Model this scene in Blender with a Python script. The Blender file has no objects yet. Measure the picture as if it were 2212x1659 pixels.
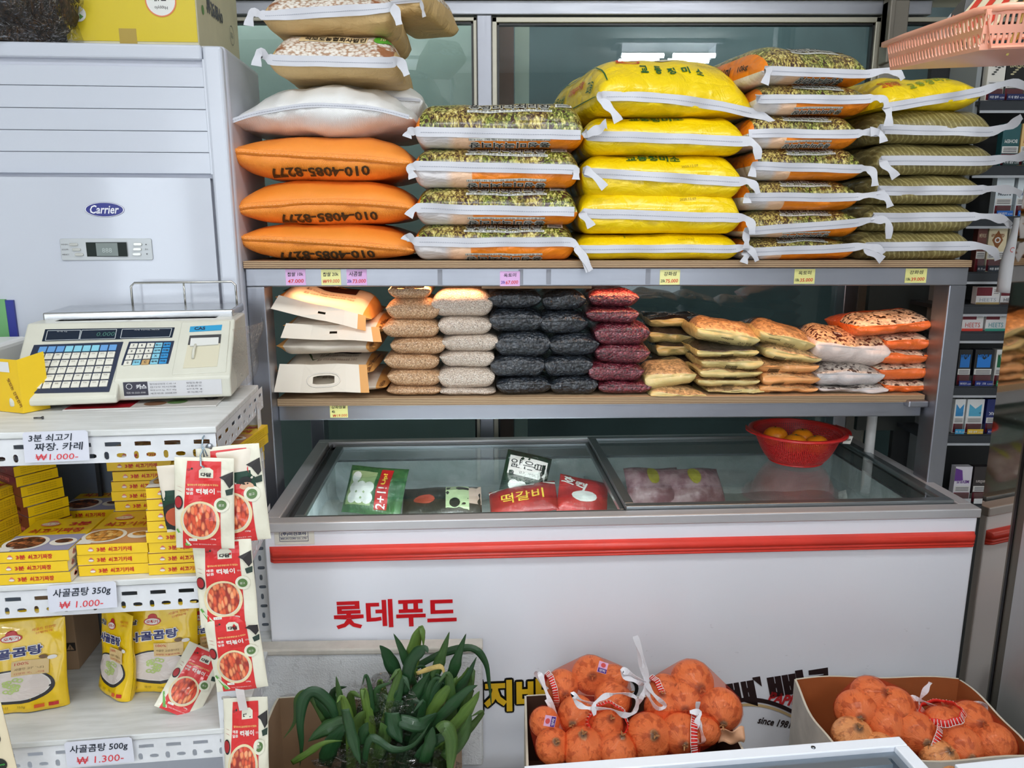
import bpy, bmesh, math, random
from mathutils import Vector, Matrix, Euler, noise as mn
V = Vector
PI = math.pi
R = math.radians
C = bpy.context.scene.collection
rnd = random.Random(7)
sc = bpy.context.scene

# ---------------------------------------------------------------- camera, light, exposure
FPX, PITCH, CAMZ = 1650.0, R(11.8), 1.55
cd = bpy.data.cameras.new('camera'); cam = bpy.data.objects.new('camera', cd); C.objects.link(cam)
cam.location = (0, 0, CAMZ); cam.rotation_euler = (PI/2 - PITCH, 0, 0)
cd.sensor_width = 36; cd.lens = FPX/2212*36; cd.clip_start = .02
sc.camera = cam
sc.view_settings.view_transform = 'Standard'; sc.view_settings.look = 'None'
sc.view_settings.gamma = 1; sc.view_settings.use_curve_mapping = False
sc.view_settings.exposure = 0.0
w = bpy.data.worlds.new('World'); sc.world = w; w.use_nodes = True
bg = w.node_tree.nodes['Background']; bg.inputs[0].default_value = (.83, .91, 1, 1); bg.inputs[1].default_value = 3.4
def area(name, loc, rot, sx, sy, power, col=(1, 1, 1)):
    l = bpy.data.lights.new(name, 'AREA'); l.shape = 'RECTANGLE'; l.size = sx; l.size_y = sy; l.energy = power; l.color = col
    o = bpy.data.objects.new(name, l); o.location = loc; o.rotation_euler = rot; C.objects.link(o); return o
area('ceiling_light', (.5, .5, 2.93), (0, 0, 0), 1.5, .5, 26, (.95, .98, 1))
area('ceiling_light', (-.9, .4, 2.93), (0, 0, 0), 1.0, .5, 9, (.95, .98, 1))
area('passage_fill', (.8, 3.3, 2.8), (0, 0, 0), 2.0, .3, 34, (.9, 1, 1))  # added fill, not a known lamp; lifts the view through the middle pane
area('passage_fill', (-.75, 2.75, 2.7), (0, 0, 0), 1.4, .2, 15, (1, 1, 1))  # added fill close behind the left pane, brightens the pale wall
area('warm_strip_lamp', (.24, 1.988, 1.392), (R(20), 0, 0), 1.6, .02, 1.9, (1, .46, .2))
CS, SN = math.cos(PITCH), math.sin(PITCH)
def ray(px, py):
    a = (px-1106)/FPX; b = -(py-829.5)/FPX
    return V((a, CS + b*SN, -SN + b*CS))
def at(px, py, Y, rot=0.0):           # pixel -> point on the upright plane y = Y + x tan(rot)
    d = ray(px, py); t = Y/(d.y - d.x*math.tan(rot)); return V((0, 0, CAMZ)) + d*t
def atz(px, py, z):
    d = ray(px, py); t = (z-CAMZ)/d.z; return V((0, 0, CAMZ)) + d*t

# ---------------------------------------------------------------- materials
def lin(c):
    return tuple(((x/255)/12.92 if x/255 <= .04045 else ((x/255+.055)/1.055)**2.4) for x in c[:3]) + (1,)
class NT:
    def __init__(s, name):
        s.mat = bpy.data.materials.new(name); s.mat.use_nodes = True
        s.t = s.mat.node_tree; s.b = s.t.nodes['Principled BSDF']; s.tc = None
    def add(s, ty, props=None, **inp):
        n = s.t.nodes.new('ShaderNode'+ty)
        for k, v in (props or {}).items(): setattr(n, k, v)
        for k, v in inp.items():
            key = int(k[1:]) if k[0] == 'i' and k[1:].isdigit() else k.replace('_', ' ')
            s.put(n.inputs[key], v)
        return n
    def put(s, sock, v):
        if isinstance(v, bpy.types.NodeSocket): s.t.links.new(v, sock)
        elif isinstance(v, bpy.types.Node): s.t.links.new(v.outputs[0], sock)
        elif isinstance(v, tuple) and len(v) == 3 and sock.type == 'RGBA': sock.default_value = lin(v)
        else: sock.default_value = v
    def m(s, op, a, b=0.0, c=0.0):
        return s.add('Math', {'operation': op}, i0=a, i1=b, i2=c).outputs[0]
    def coord(s, kind='Object'):
        if not s.tc: s.tc = s.t.nodes.new('ShaderNodeTexCoord')
        return s.tc.outputs[kind]
    def sep(s, v):
        n = s.add('SeparateXYZ', i0=v); return n.outputs[0], n.outputs[1], n.outputs[2]
    def map(s, v, sc=(1, 1, 1), rot=(0, 0, 0), loc=(0, 0, 0)):
        return s.add('Mapping', Vector=v, Scale=sc, Rotation=rot, Location=loc).outputs[0]
    def noise(s, v, scale=5, detail=3, rough=.5, dist=0):
        return s.add('TexNoise', Vector=v, Scale=scale, Detail=detail, Roughness=rough, Distortion=dist).outputs[0]
    def vor(s, v, scale=5, feat='F1', out=0, rand=1.0):
        n = s.add('TexVoronoi', {'feature': feat}, Vector=v, Scale=scale, Randomness=rand); return n.outputs[out]
    def ramp(s, f, stops, interp='LINEAR'):
        n = s.add('ValToRGB', Fac=f); n.color_ramp.interpolation = interp; e = n.color_ramp.elements
        while len(e) < len(stops): e.new(.5)
        for x, (p, c) in zip(e, stops): x.position = p; x.color = lin(c) if len(c) == 3 else c
        return n.outputs[0]
    def mix(s, f, a, b):
        n = s.t.nodes.new('ShaderNodeMix'); n.data_type = 'RGBA'
        s.put(n.inputs[0], f); s.put(n.inputs[6], a); s.put(n.inputs[7], b); return n.outputs[2]
    def gt(s, a, b): return s.m('GREATER_THAN', a, b)
    def rng(s, a, lo, hi): return s.m('MULTIPLY', s.gt(a, lo), s.m('LESS_THAN', a, hi))
    def bump(s, h, strength=.3, dist=.002, normal=None):
        n = s.add('Bump', Height=h, Strength=strength, Distance=dist)
        if normal is not None: s.put(n.inputs['Normal'], normal)
        return n.outputs[0]
    def fin(s, col=None, rough=None, metal=None, nrm=None, **kw):
        for k, v in (('Base Color', col), ('Roughness', rough), ('Metallic', metal), ('Normal', nrm)):
            if v is not None: s.put(s.b.inputs[k], v)
        for k, v in kw.items(): s.put(s.b.inputs[k.replace('_', ' ')], v)
        return s.mat
MC = {}
def P(col, r=.5, metal=0.0, coat=0.0, var=0.0, vs=6, bs=0, bst=.2, bd=.002, name=None, stretch=(1, 1, 1), alpha=None, trans=0, spec=None):
    """plain paint-like material with a little tone variation and fine relief"""
    key = (col, r, metal, coat, var, vs, bs, bst, bd, stretch, alpha, trans, spec)
    if key in MC: return MC[key]
    n = NT(name or 'mat_%d' % len(MC)); c = col
    if var or bs: co = n.map(n.coord('Object'), stretch)
    if var:
        f = n.noise(co, vs, 4, .6)
        d = tuple(max(0, x*(1-var)) for x in col); l = tuple(min(255, x*(1+var*.5)) for x in col)
        c = n.ramp(f, [(.3, d), (.7, l)])
    nr = n.bump(n.noise(co, bs, 3), bst, bd) if bs else None
    m = n.fin(c, r, metal, nr)
    if coat: n.b.inputs['Coat Weight'].default_value = coat; n.b.inputs['Coat Roughness'].default_value = .08
    if alpha is not None: n.b.inputs['Alpha'].default_value = alpha
    if trans: n.b.inputs['Transmission Weight'].default_value = trans; n.b.inputs['IOR'].default_value = 1.3
    if spec is not None: n.b.inputs['Specular IOR Level'].default_value = spec
    MC[key] = m; return m

# ---------------------------------------------------------------- objects
def T(name, label, cat, loc=(0, 0, 0), rz=0.0, group=None, rx=0.0, ry=0.0):
    o = bpy.data.objects.new(name, None); C.objects.link(o); o.empty_display_size = .05
    o.location = loc; o.rotation_euler = (rx, ry, rz); o['label'] = label; o['category'] = cat
    if group: o['group'] = group
    return o
def tag(o, label, cat, group=None, kind=None):
    o['label'] = label; o['category'] = cat
    if group: o['group'] = group
    if kind: o['kind'] = kind
    return o
def dup(root, loc, rz=None, label=None, group=None, rx=None):
    def cp(o, par):
        c = o.copy(); C.objects.link(c)
        if par: c.parent = par
        for k in KIDS.get(o.name, []): cp(k, c)
        return c
    r = cp(root, None); r.location = loc
    e = list(r.rotation_euler)
    if rz is not None: e[2] = rz
    if rx is not None: e[0] = rx
    r.rotation_euler = e
    if label: r['label'] = label
    if group: r['group'] = group
    return r
KIDS = {}
TXT = {}
def glyphs(s, bold=0.0):
    if '₩' in s: bold = 0.0
    k = (s, bold)
    if k not in TXT:
        c = bpy.data.curves.new('t', 'FONT'); c.body = s; c.resolution_u = 2; c.offset = bold
        o = bpy.data.objects.new('t', c); m = o.to_mesh()
        if len(s) < 14:
            bm = bmesh.new(); bm.from_mesh(m)
            for _ in range(3):
                e = [x for x in bm.edges if x.calc_length() > .2]
                if not e: break
                bmesh.ops.subdivide_edges(bm, edges=e, cuts=1); bmesh.ops.triangulate(bm, faces=[f for f in bm.faces if len(f.verts) > 3])
            bm.to_mesh(m); bm.free()
        vs = [(v.co.x, v.co.y) for v in m.vertices]; fs = [tuple(p.vertices) for p in m.polygons]
        o.to_mesh_clear(); bpy.data.objects.remove(o); bpy.data.curves.remove(c)
        if not vs: vs, fs = [(0, 0), (0, 1), (1, 0)], []
        x0 = min(v[0] for v in vs); x1 = max(v[0] for v in vs); y0 = min(v[1] for v in vs); y1 = max(v[1] for v in vs)
        TXT[k] = ([(a-(x0+x1)/2, b-(y0+y1)/2) for a, b in vs], fs, x1-x0, y1-y0)
    return TXT[k]
def flat(o, ux, uy, off=0.0):         # warp: text plane through o spanned by ux, uy
    ux = V(ux); uy = V(uy); n = ux.cross(uy).normalized()*off; o = V(o)
    return lambda x, y: o + ux*x + uy*y + n
FRONT = lambda y=0.0: (lambda a, b: V((a, y, b)))     # upright plane facing -y
class MB:
    def __init__(s): s.v = []; s.f = []; s.mi = []; s.uv = []; s.hasuv = False
    def face(s, idx, mat=0, uv=None):
        s.f.append(tuple(idx)); s.mi.append(mat)
        if uv is not None: s.hasuv = True
        s.uv.append(uv)
    def add(s, vs, fs, mat=0):
        b = len(s.v); s.v += [V(v) for v in vs]
        for f in fs: s.face([b+i for i in f], mat)
        return s
    def box(s, a, b, mat=0, M=None, taper=1.0):
        x0, y0, z0 = a; x1, y1, z1 = b; cx, cy = (x0+x1)/2, (y0+y1)/2; t = taper
        vs = [(x0, y0, z0), (x1, y0, z0), (x1, y1, z0), (x0, y1, z0)]
        vs += [(cx+(x-cx)*t, cy+(y-cy)*t, z1) for x, y, z in vs]
        if M: vs = [M @ V(v) for v in vs]
        return s.add(vs, [(0, 3, 2, 1), (4, 5, 6, 7), (0, 1, 5, 4), (1, 2, 6, 5), (2, 3, 7, 6), (3, 0, 4, 7)], mat)
    def prism(s, pts, warp, d, mat=0):  # polygon pts (x,y) through warp(x,y), extruded by vector d
        n = len(pts); a = [warp(*p) for p in pts]; d = V(d)
        s.add(a + [p + d for p in a], [tuple(range(n)), tuple(range(2*n-1, n-1, -1))] + [(i, i+n, (i+1) % n+n, (i+1) % n) for i in range(n)], mat); return s
    def poly(s, pts, mat=0): return s.add(pts, [tuple(range(len(pts)))], mat)
    def grid(s, fn, nu, nv, cu=False, mat=0, uvf=None):
        b = len(s.v); U = nu if cu else nu+1
        for j in range(nv+1):
            for i in range(U): s.v.append(V(fn(i/nu, j/nv)))
        for j in range(nv):
            for i in range(nu):
                i2 = (i+1) % U if cu else i+1
                uv = [(i/nu, j/nv), ((i+1)/nu, j/nv), ((i+1)/nu, (j+1)/nv), (i/nu, (j+1)/nv)]
                if uvf: uv = [uvf(*q) for q in uv]
                s.face((b+j*U+i, b+j*U+i2, b+(j+1)*U+i2, b+(j+1)*U+i), mat, uv)
        return s
    def tube(s, pts, r, n=8, mat=0, closed=False, cap=True):
        pts = [V(p) for p in pts]; L = len(pts); b = len(s.v); rr = r if callable(r) else (lambda t: r)
        prev = None
        for i, p in enumerate(pts):
            d = (pts[(i+1) % L] - pts[i-1]) if (closed or 0 < i < L-1) else (pts[1]-pts[0] if i == 0 else pts[-1]-pts[-2])
            d = d.normalized() if d.length else V((0, 0, 1))
            a = prev - d*prev.dot(d) if prev else d.orthogonal()
            if a.length < .05: a = d.orthogonal()
            a.normalize(); prev = a; c = d.cross(a); q = rr(i/max(1, L-1))
            for k in range(n):
                t = 2*PI*k/n; s.v.append(p + a*math.cos(t)*q + c*math.sin(t)*q)
        for i in range(L if closed else L-1):
            j = (i+1) % L
            for k in range(n): s.face((b+i*n+k, b+i*n+(k+1) % n, b+j*n+(k+1) % n, b+j*n+k), mat)
        if cap and not closed:
            s.face([b+k for k in range(n)][::-1], mat); s.face([b+(L-1)*n+k for k in range(n)], mat)
        return s
    def ribbon(s, pts, wv, th=.0006, mat=0):   # strip along pts, wv(i) half-width vectors
        pts = [V(p) for p in pts]; L = len(pts); b = len(s.v)
        for i, p in enumerate(pts):
            w_ = V(wv(i) if callable(wv) else wv)
            d = pts[min(i+1, L-1)]-pts[max(i-1, 0)]; n_ = d.cross(w_)
            n_ = n_.normalized()*th if n_.length else V((0, th, 0))
            s.v += [p-w_+n_, p+w_+n_, p+w_-n_, p-w_-n_]
        for i in range(L-1):
            a = b+4*i; c = a+4
            for k in range(4): s.face((a+k, a+(k+1) % 4, c+(k+1) % 4, c+k), mat)
        s.face((b, b+3, b+2, b+1), mat); e = b+4*(L-1); s.face((e, e+1, e+2, e+3), mat)
        return s
    def lathe(s, prof, n=24, o=(0, 0, 0), mat=0, sx=1, sy=1, M=None):
        o = V(o); f = lambda u, v: o + V((prof[round(v*(len(prof)-1))][0]*math.cos(2*PI*u)*sx, prof[round(v*(len(prof)-1))][0]*math.sin(2*PI*u)*sy, prof[round(v*(len(prof)-1))][1]))
        g = (lambda u, v: M @ f(u, v)) if M else f
        return s.grid(g, n, len(prof)-1, cu=True, mat=mat)
    def disc(s, warp, cx, cy, rx, ry=None, n=24, mat=0, r0=0.0):
        ry = ry or rx
        if not r0 and rx < .011: s.add([warp(cx+rx*math.cos(2*PI*k/n), cy+ry*math.sin(2*PI*k/n)) for k in range(n)], [tuple(range(n))], mat)
        elif not r0:
            q = 4; vs = [warp(cx, cy)]+[warp(cx+rx*j/q*math.cos(2*PI*k/n), cy+ry*j/q*math.sin(2*PI*k/n)) for j in range(1, q+1) for k in range(n)]
            s.add(vs, [(0, 1+k, 1+(k+1) % n) for k in range(n)] + [(1+j*n+k, 1+(j+1)*n+k, 1+(j+1)*n+(k+1) % n, 1+j*n+(k+1) % n) for j in range(q-1) for k in range(n)], mat)
        else:
            vs = [warp(cx+q*rx*math.cos(2*PI*k/n), cy+q*ry*math.sin(2*PI*k/n)) for q in (1, r0) for k in range(n)]
            s.add(vs, [(k, (k+1) % n, n+(k+1) % n, n+k) for k in range(n)], mat)
        return s
    def rect(s, warp, x0, y0, x1, y1, mat=0, nu=1, nv=1):
        return s.grid(lambda u, v: warp(x0+(x1-x0)*u, y0+(y1-y0)*v), nu, nv, mat=mat)
    def text(s, t, warp, cx, cy, h, w=None, rot=0.0, bold=.012, mat=0, shear=0.0, arc=0.0):
        vs, fs, W, H = glyphs(t, bold); k = h/H; kx = w/W if w else k; c_, s_ = math.cos(rot), math.sin(rot)
        out = []
        for x, y in vs:
            X = x*kx + y*k*shear; Y = y*k + arc*(1-(2*x/W)**2)*h
            out.append(warp(cx + X*c_ - Y*s_, cy + X*s_ + Y*c_))
        return s.add(out, fs, mat)
    def halo(s, t, warp, cx, cy, h, w, d, rot=0.0, bold=.02, mat=1):
        for k in range(8): s.text(t, warp, cx+d*math.cos(k*PI/4), cy+d*math.sin(k*PI/4), h, w, rot, bold, mat)
        return s
    def build(s, name, mats, parent=None, smooth=False, bevel=0.0, seg=2, sub=0, solid=0.0, shade_angle=None):
        me = bpy.data.meshes.new(name); me.from_pydata([tuple(v) for v in s.v], [], s.f)
        if not isinstance(mats, (list, tuple)): mats = [mats]
        for m in mats: me.materials.append(m)
        if len(mats) > 1: me.polygons.foreach_set('material_index', s.mi)
        if s.hasuv:
            uvl = me.uv_layers.new(name='UVMap'); i = 0
            for f, uv in zip(s.f, s.uv):
                for k in range(len(f)):
                    uvl.data[i].uv = uv[k] if uv else (0, 0); i += 1
        if smooth: me.polygons.foreach_set('use_smooth', [True]*len(me.polygons))
        me.update()
        if smooth == 'auto': me.set_sharp_from_angle(angle=R(shade_angle or 40))
        o = bpy.data.objects.new(name, me); C.objects.link(o)
        if name in ('yellow_lettering', 'side_lettering', 'printed_badge', 'printed_lettering'): o['kind'] = 'stuff'
        if name == 'flank_lettering': o['kind'] = 'stuff'
        if parent: o.parent = parent; KIDS.setdefault(parent.name, []).append(o)
        if solid:
            m = o.modifiers.new('solid', 'SOLIDIFY'); m.thickness = solid; m.offset = 0
        if bevel:
            m = o.modifiers.new('bevel', 'BEVEL'); m.width = bevel; m.segments = seg; m.limit_method = 'ANGLE'; m.angle_limit = R(40)
        if sub:
            m = o.modifiers.new('sub', 'SUBSURF'); m.levels = sub; m.render_levels = sub
        return o
def rrect(x0, y0, x1, y1, r, n=4):
    out = []
    for cx, cy, a in ((x1-r, y0+r, -90), (x1-r, y1-r, 0), (x0+r, y1-r, 90), (x0+r, y0+r, 180)):
        for k in range(n+1):
            t = R(a+90*k/n); out.append((cx+r*math.cos(t), cy+r*math.sin(t)))
    return out
def slotplate(mb, warp, x0, y0, x1, y1, cells, d, mat=0):
    """steel strip with real punched slots; cells = (x0,y0,x1,y1, cx,cy,rx,ry) or without hole; d = thickness vector"""
    d = V(d)
    for c in cells:
        a0, b0, a1, b1 = c[:4]
        if len(c) == 4: mb.add([warp(a0, b0), warp(a1, b0), warp(a1, b1), warp(a0, b1)], [(0, 1, 2, 3)], mat); continue
        cx, cy, rx, ry = c[4:]
        corners = [math.atan2(y-cy, x-cx) for x, y in ((a0, b0), (a1, b0), (a1, b1), (a0, b1))]
        ang = sorted(set([round(t, 5) for t in corners] + [round(-PI+2*PI*(k+.5)/12, 5) for k in range(12)]))
        outer = []; inner = []
        for t in ang:
            ct, st = math.cos(t), math.sin(t)
            q = min([((a1-cx)/ct if ct > 1e-6 else 9), ((a0-cx)/ct if ct < -1e-6 else 9), ((b1-cy)/st if st > 1e-6 else 9), ((b0-cy)/st if st < -1e-6 else 9)])
            outer.append(warp(cx+ct*q, cy+st*q))
            p = (abs(ct/rx)**4 + abs(st/ry)**4)**-.25; inner.append((cx+ct*p, cy+st*p))
        n = len(ang); inn = [warp(*p) for p in inner]
        mb.add(outer+inn+[p+d for p in inn], [(k, (k+1) % n, n+(k+1) % n, n+k) for k in range(n)] + [(n+k, n+(k+1) % n, 2*n+(k+1) % n, 2*n+k) for k in range(n)], mat)
def struct(o): o['kind'] = 'structure'; return o
# ---------------------------------------------------------------- common materials
def brushed(name, c1, c2, r=.3, st=(1.5, 40, 40), metal=.9):
    n = NT(name); co = n.map(n.coord(), st)
    f = n.noise(co, 3, 4, .6); g = n.noise(n.coord(), 3, 4, .6)
    col = n.mix(g, c1, c2)
    rr = n.m('ADD', n.m('MULTIPLY', f, .2), r)
    return n.fin(col, rr, metal, n.bump(f, .12, .001))
STEEL = brushed('brushed_steel', (146, 149, 157), (178, 180, 188), .3)
STEELV = brushed('brushed_steel_upright', (134, 136, 144), (166, 168, 176), .28, (40, 40, 1.5))
ALU = brushed('satin_aluminium', (190, 190, 193), (214, 214, 217), .3, (2, 30, 30), .5)
DSTEEL = brushed('dark_steel', (112, 106, 98), (142, 136, 126), .4, (1.5, 40, 40), .3)
WHITE = P((226, 228, 235), .28, coat=.3, var=.02, vs=3)
WPLAS = P((200, 205, 216), .22, coat=.4)
PAINTW = P((226, 228, 232), .38, var=.05, vs=14)
BLACK = P((14, 14, 16), .35)
DARK = P((26, 28, 30), .5)
def glass(name, tint, gl=1.0, lo=0.0):
    m = bpy.data.materials.new(name); m.use_nodes = True; t = m.node_tree; t.nodes.clear()
    o = t.nodes.new('ShaderNodeOutputMaterial'); mx = t.nodes.new('ShaderNodeMixShader'); f = t.nodes.new('ShaderNodeFresnel')
    ge = t.nodes.new('ShaderNodeNewGeometry'); mm = t.nodes.new('ShaderNodeMapRange'); mm.inputs[3].default_value = 1.5; mm.inputs[4].default_value = 1/1.5
    t.links.new(ge.outputs['Backfacing'], mm.inputs[0]); t.links.new(mm.outputs[0], f.inputs[0]); tr = t.nodes.new('ShaderNodeBsdfTransparent'); tr.inputs[0].default_value = lin(tint)
    g = t.nodes.new('ShaderNodeBsdfGlossy'); g.inputs['Roughness'].default_value = lo; g.inputs[0].default_value = (gl, gl, gl, 1)
    t.links.new(f.outputs[0], mx.inputs[0]); t.links.new(tr.outputs[0], mx.inputs[1]); t.links.new(g.outputs[0], mx.inputs[2]); t.links.new(mx.outputs[0], o.inputs[0])
    return m
GLASS = glass('window_glass', (214, 224, 223)); FGLASS = glass('freezer_glass', (246, 250, 249), 1.0)
CLEAR = glass('clear_film', (240, 242, 242), 1.0, .08)

# ---------------------------------------------------------------- the setting
struct(MB().box((-2.6, -3, -.05), (3.2, 3.9, 0)).build('floor', P((206, 202, 194), .35, var=.06, vs=2)))
struct(MB().box((-2.6, -2.6, 2.95), (3.2, 3.9, 3.05)).build('ceiling', P((225, 225, 222), .8)))
struct(MB().box((-2.7, -2.6, 0), (-2.6, 3.9, 3.0)).build('wall_left', P((205, 207, 205), .8)))
struct(MB().box((3.2, -2.6, 0), (3.3, 3.9, 3.0)).build('wall_right', P((170, 170, 168), .8)))
m = MB()  # unseen rear wall; piers and openings shaped to give glossy reflections contrast
for a_, b_ in ((-2.6, -1.9), (-1.0, -.55), (.35, .8), (1.7, 3.2)): m.box((a_, -2.6, 0), (b_, -2.5, 2.95))
for a_, b_ in ((-1.9, -1.0), (-.55, .35), (.8, 1.7)): m.box((a_, -2.6, 0), (b_, -2.5, .35)); m.box((a_, -2.6, 2.4), (b_, -2.5, 2.95))
struct(m.build('wall_rear', P((150, 146, 138), .8)))
struct(MB().box((-2.6, 3.8, 0), (3.2, 3.9, 3.0)).build('wall_back', P((74, 86, 90), .8, var=.2, vs=2)))
YW = 2.58
def wx(px, py, Y=YW): return at(px, py, Y).x
def wz(py, Y=YW): return at(1106, py, Y).z
zt0, zt1 = wz(37), wz(6)
hb = struct(MB().box((-1.6, YW-.03, zt0), (1.3, YW+.05, zt1)).build('trim_1', STEEL, bevel=.003)); hb['label'] = 'brushed steel header rail above the window'
struct(MB().box((-1.6, YW-.06, zt1+.002), (3.0, YW+.06, 2.95)).build('trim_2', P((188, 184, 168), .6)))
def upright(n, px0, px1, mat, z1=zt0, py=100, y0=YW-.03):
    struct(MB().box((wx(px0, py), y0, 0), (wx(px1, py), YW+.05, z1)).build(n, mat, bevel=.003))
upright('trim_3', 1031, 1063, STEELV)
upright('trim_4', 1893, 1932, brushed('worn_steel_post', (128, 122, 112), (176, 172, 164), .4, (40, 40, 2), .25), zt1)
struct(MB().box((wx(1893, 60), YW-.07, zt0-.1), (wx(1938, 60), YW-.03, zt1-.01)).box((wx(1893, 60), YW-.085, zt0-.15), (wx(1905, 60), YW-.03, zt1)).build('trim_5', DSTEEL, bevel=.004))
def window(n, px0, px1, fw, glassmat):
    e = bpy.data.objects.new(n, None); C.objects.link(e); e['kind'] = 'structure'; x0, x1 = wx(px0, 100), wx(px1, 100); z0, z1 = .1, zt0-.004
    FR = P((176, 172, 158), .4, .5); m = MB()
    m.box((x0, YW-.02, z0), (x0+fw, YW+.02, z1)); m.box((x1-fw, YW-.02, z0), (x1, YW+.02, z1))
    m.box((x0, YW-.02, z1-fw), (x1, YW+.02, z1)); m.box((x0, YW-.02, z0), (x1, YW+.02, z0+fw)); m.build('window_frame', FR, e, bevel=.002)
    g = MB(); k = .006
    for a, b in (((x0+fw, z0+fw), (x0+fw+k, z1-fw)), ((x1-fw-k, z0+fw), (x1-fw, z1-fw)), ((x0+fw, z1-fw-k), (x1-fw, z1-fw))):
        g.box((a[0], YW-.012, a[1]), (b[0], YW+.012, b[1]))
    g.build('gasket', BLACK, e)
    MB().box((x0+fw, YW-.002, z0+fw), (x1-fw, YW+.002, z1-fw)).build('pane', glassmat, e)
window('window_1', 380, 1031, .012, GLASS)
window('window_2', 1063, 1893, .016, GLASS)
window('window_3', 1932, 2500, .014, GLASS)
# the passage behind the glass
struct(MB().box((-1.7, 2.9, 0), (wx(1075, 100, 2.9), 2.94, 2.7)).build('wall_passage', P((176, 190, 188), .7, var=.1, vs=2)))
struct(MB().box((wx(1078, 100, 3.0), 2.98, 0), (wx(1110, 100, 3.0), 3.06, 2.7)).build('pillar_brown', P((140, 96, 90), .6)))
struct(MB().box((wx(1112, 100, 3.0), 2.97, 0), (wx(1143, 100, 3.0), 3.06, 2.7)).build('pillar_pale', P((206, 210, 206), .6, var=.1, vs=5)))

# ---------------------------------------------------------------- ceiling lights (seen mirrored in the window)
em = None
def tubes(x, y, z, lbl):
    global em
    t = T('ceiling_light', lbl, 'light', (x, y, 2.95), 0, 'twin tube ceiling lights')
    MB().box((-.42, -.16, -.03), (.42, .16, 0)).build('housing', WHITE, t, bevel=.004)
    if not em:
        n = NT('lit_tube'); n.b.inputs['Emission Color'].default_value = (.95, .98, 1, 1); n.b.inputs['Emission Strength'].default_value = 70; em = n.mat
    for xx in (-.2, .2):
        for yy in (-.1, .1): MB().tube([(xx-.165+.33*k/8, yy, z-2.95) for k in range(9)], .018, 10).build('tube', em, t, True)
    MB().box((-.38, -.11, z-2.95), (-.365, .11, -.03)).box((.365, -.11, z-2.95), (.38, .11, -.03)).build('tube_holder', WHITE, t)
tubes(1.22, -1.3, 2.84, 'twin tube ceiling light mirrored in the right window'); tubes(-.9, -1.9, 2.5, 'low hung twin tube light mirrored in the left window')

# ---------------------------------------------------------------- glass-topped chest freezer
FR = R(3.1); FA = at(568, 1128, 1.7, FR); FB = at(2115, 1098, 1.7, FR)
FW = math.hypot(FB.x-FA.x, FB.y-FA.y); FH = (FA.z+FB.z)/2; FD = .70
fz = T('chest_freezer', 'long white chest freezer with sliding glass lids and red bumper strip', 'freezer', (FA.x, FA.y, 0), FR)
fzM = Matrix.Translation((FA.x, FA.y, 0)) @ Matrix.Rotation(FR, 4, 'Z'); fzI = fzM.inverted()
print('FREEZER', FW, FH, FA, FB)
def fpx(px, py):  # pixel on freezer front -> local
    p = fzI @ at(px, py, 1.7, FR); return p.x, p.z
n = NT('freezer_paint'); co = n.coord(); x, y, z = n.sep(co)
sc1 = n.noise(n.map(co, (6, 6, 16)), 3, 5, .7); zone = n.m('MULTIPLY', n.gt(z, FH-.44), n.m('LESS_THAN', z, FH-.29))
sm = n.m('MULTIPLY', n.m('MULTIPLY', n.gt(sc1, .66), zone), n.gt(x, .6))
FPAINT = n.fin(n.mix(n.m('MULTIPLY', sm, .25), (234, 236, 244), (160, 162, 170)), .3, 0, Coat_Weight=.25)
b = MB(); t_ = .035
b.box((0, 0, .08), (FW, t_, FH-.024)); b.box((0, FD-t_, .08), (FW, FD, FH-.03)); b.box((0, t_, .08), (t_, FD-t_, FH-.03)); b.box((FW-t_, t_, .08), (FW, FD-t_, FH-.03)); b.box((t_, t_, .08), (FW-t_, FD-t_, .2))
b.build('body', FPAINT, fz, bevel=.004)
MB().box((.03, .02, 0), (FW-.03, FD-.02, .08)).build('plinth', DARK, fz)
b = MB(); rw = .032
b.box((-.004, -.006, FH-.024), (FW+.004, rw, FH)); b.box((-.004, FD-rw, FH-.03), (FW+.004, FD, FH)); b.box((-.004, rw, FH-.03), (rw, FD-rw, FH)); b.box((FW-rw, rw, FH-.03), (FW+.004, FD-rw, FH))
b.build('rim', ALU, fz, bevel=.003)
b = MB()
for xx in (rw+.002, FW-rw-.022): b.box((xx, rw, FH-.05), (xx+.02, FD-rw, FH-.018)); b.box((xx+.008, rw, FH-.02), (xx+.011, FD-rw, FH-.008))
b.box((rw, FD-rw-.03, FH-.05), (FW-rw, FD-rw, FH-.018)); b.box((rw, rw, FH-.05), (FW-rw, rw+.012, FH-.018))
b.build('lid_track', P((120, 122, 124), .35, .8), fz)
def lid(x0, x1, z, lbl):
    fw = .024; y0, y1 = rw+.004, FD-rw-.006; m = MB()
    m.box((x0, y0, z-.014), (x1, y0+fw, z)); m.box((x0, y1-fw, z-.014), (x1, y1, z)); m.box((x0, y0+fw, z-.014), (x0+fw, y1-fw, z)); m.box((x1-fw, y0+fw, z-.014), (x1, y1-fw, z))
    l = m.build('sliding_lid', P((148, 156, 160), .3, .85), fz, bevel=.002); l['label'] = lbl
    MB().box((x0+fw, y0+fw, z-.009), (x1-fw, y1-fw, z-.005)).build('pane', FGLASS, l)
lid(.058, .872, FH-.008, 'left glass lid'); lid(.858, FW-.04, FH+.008, 'right glass lid')
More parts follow.
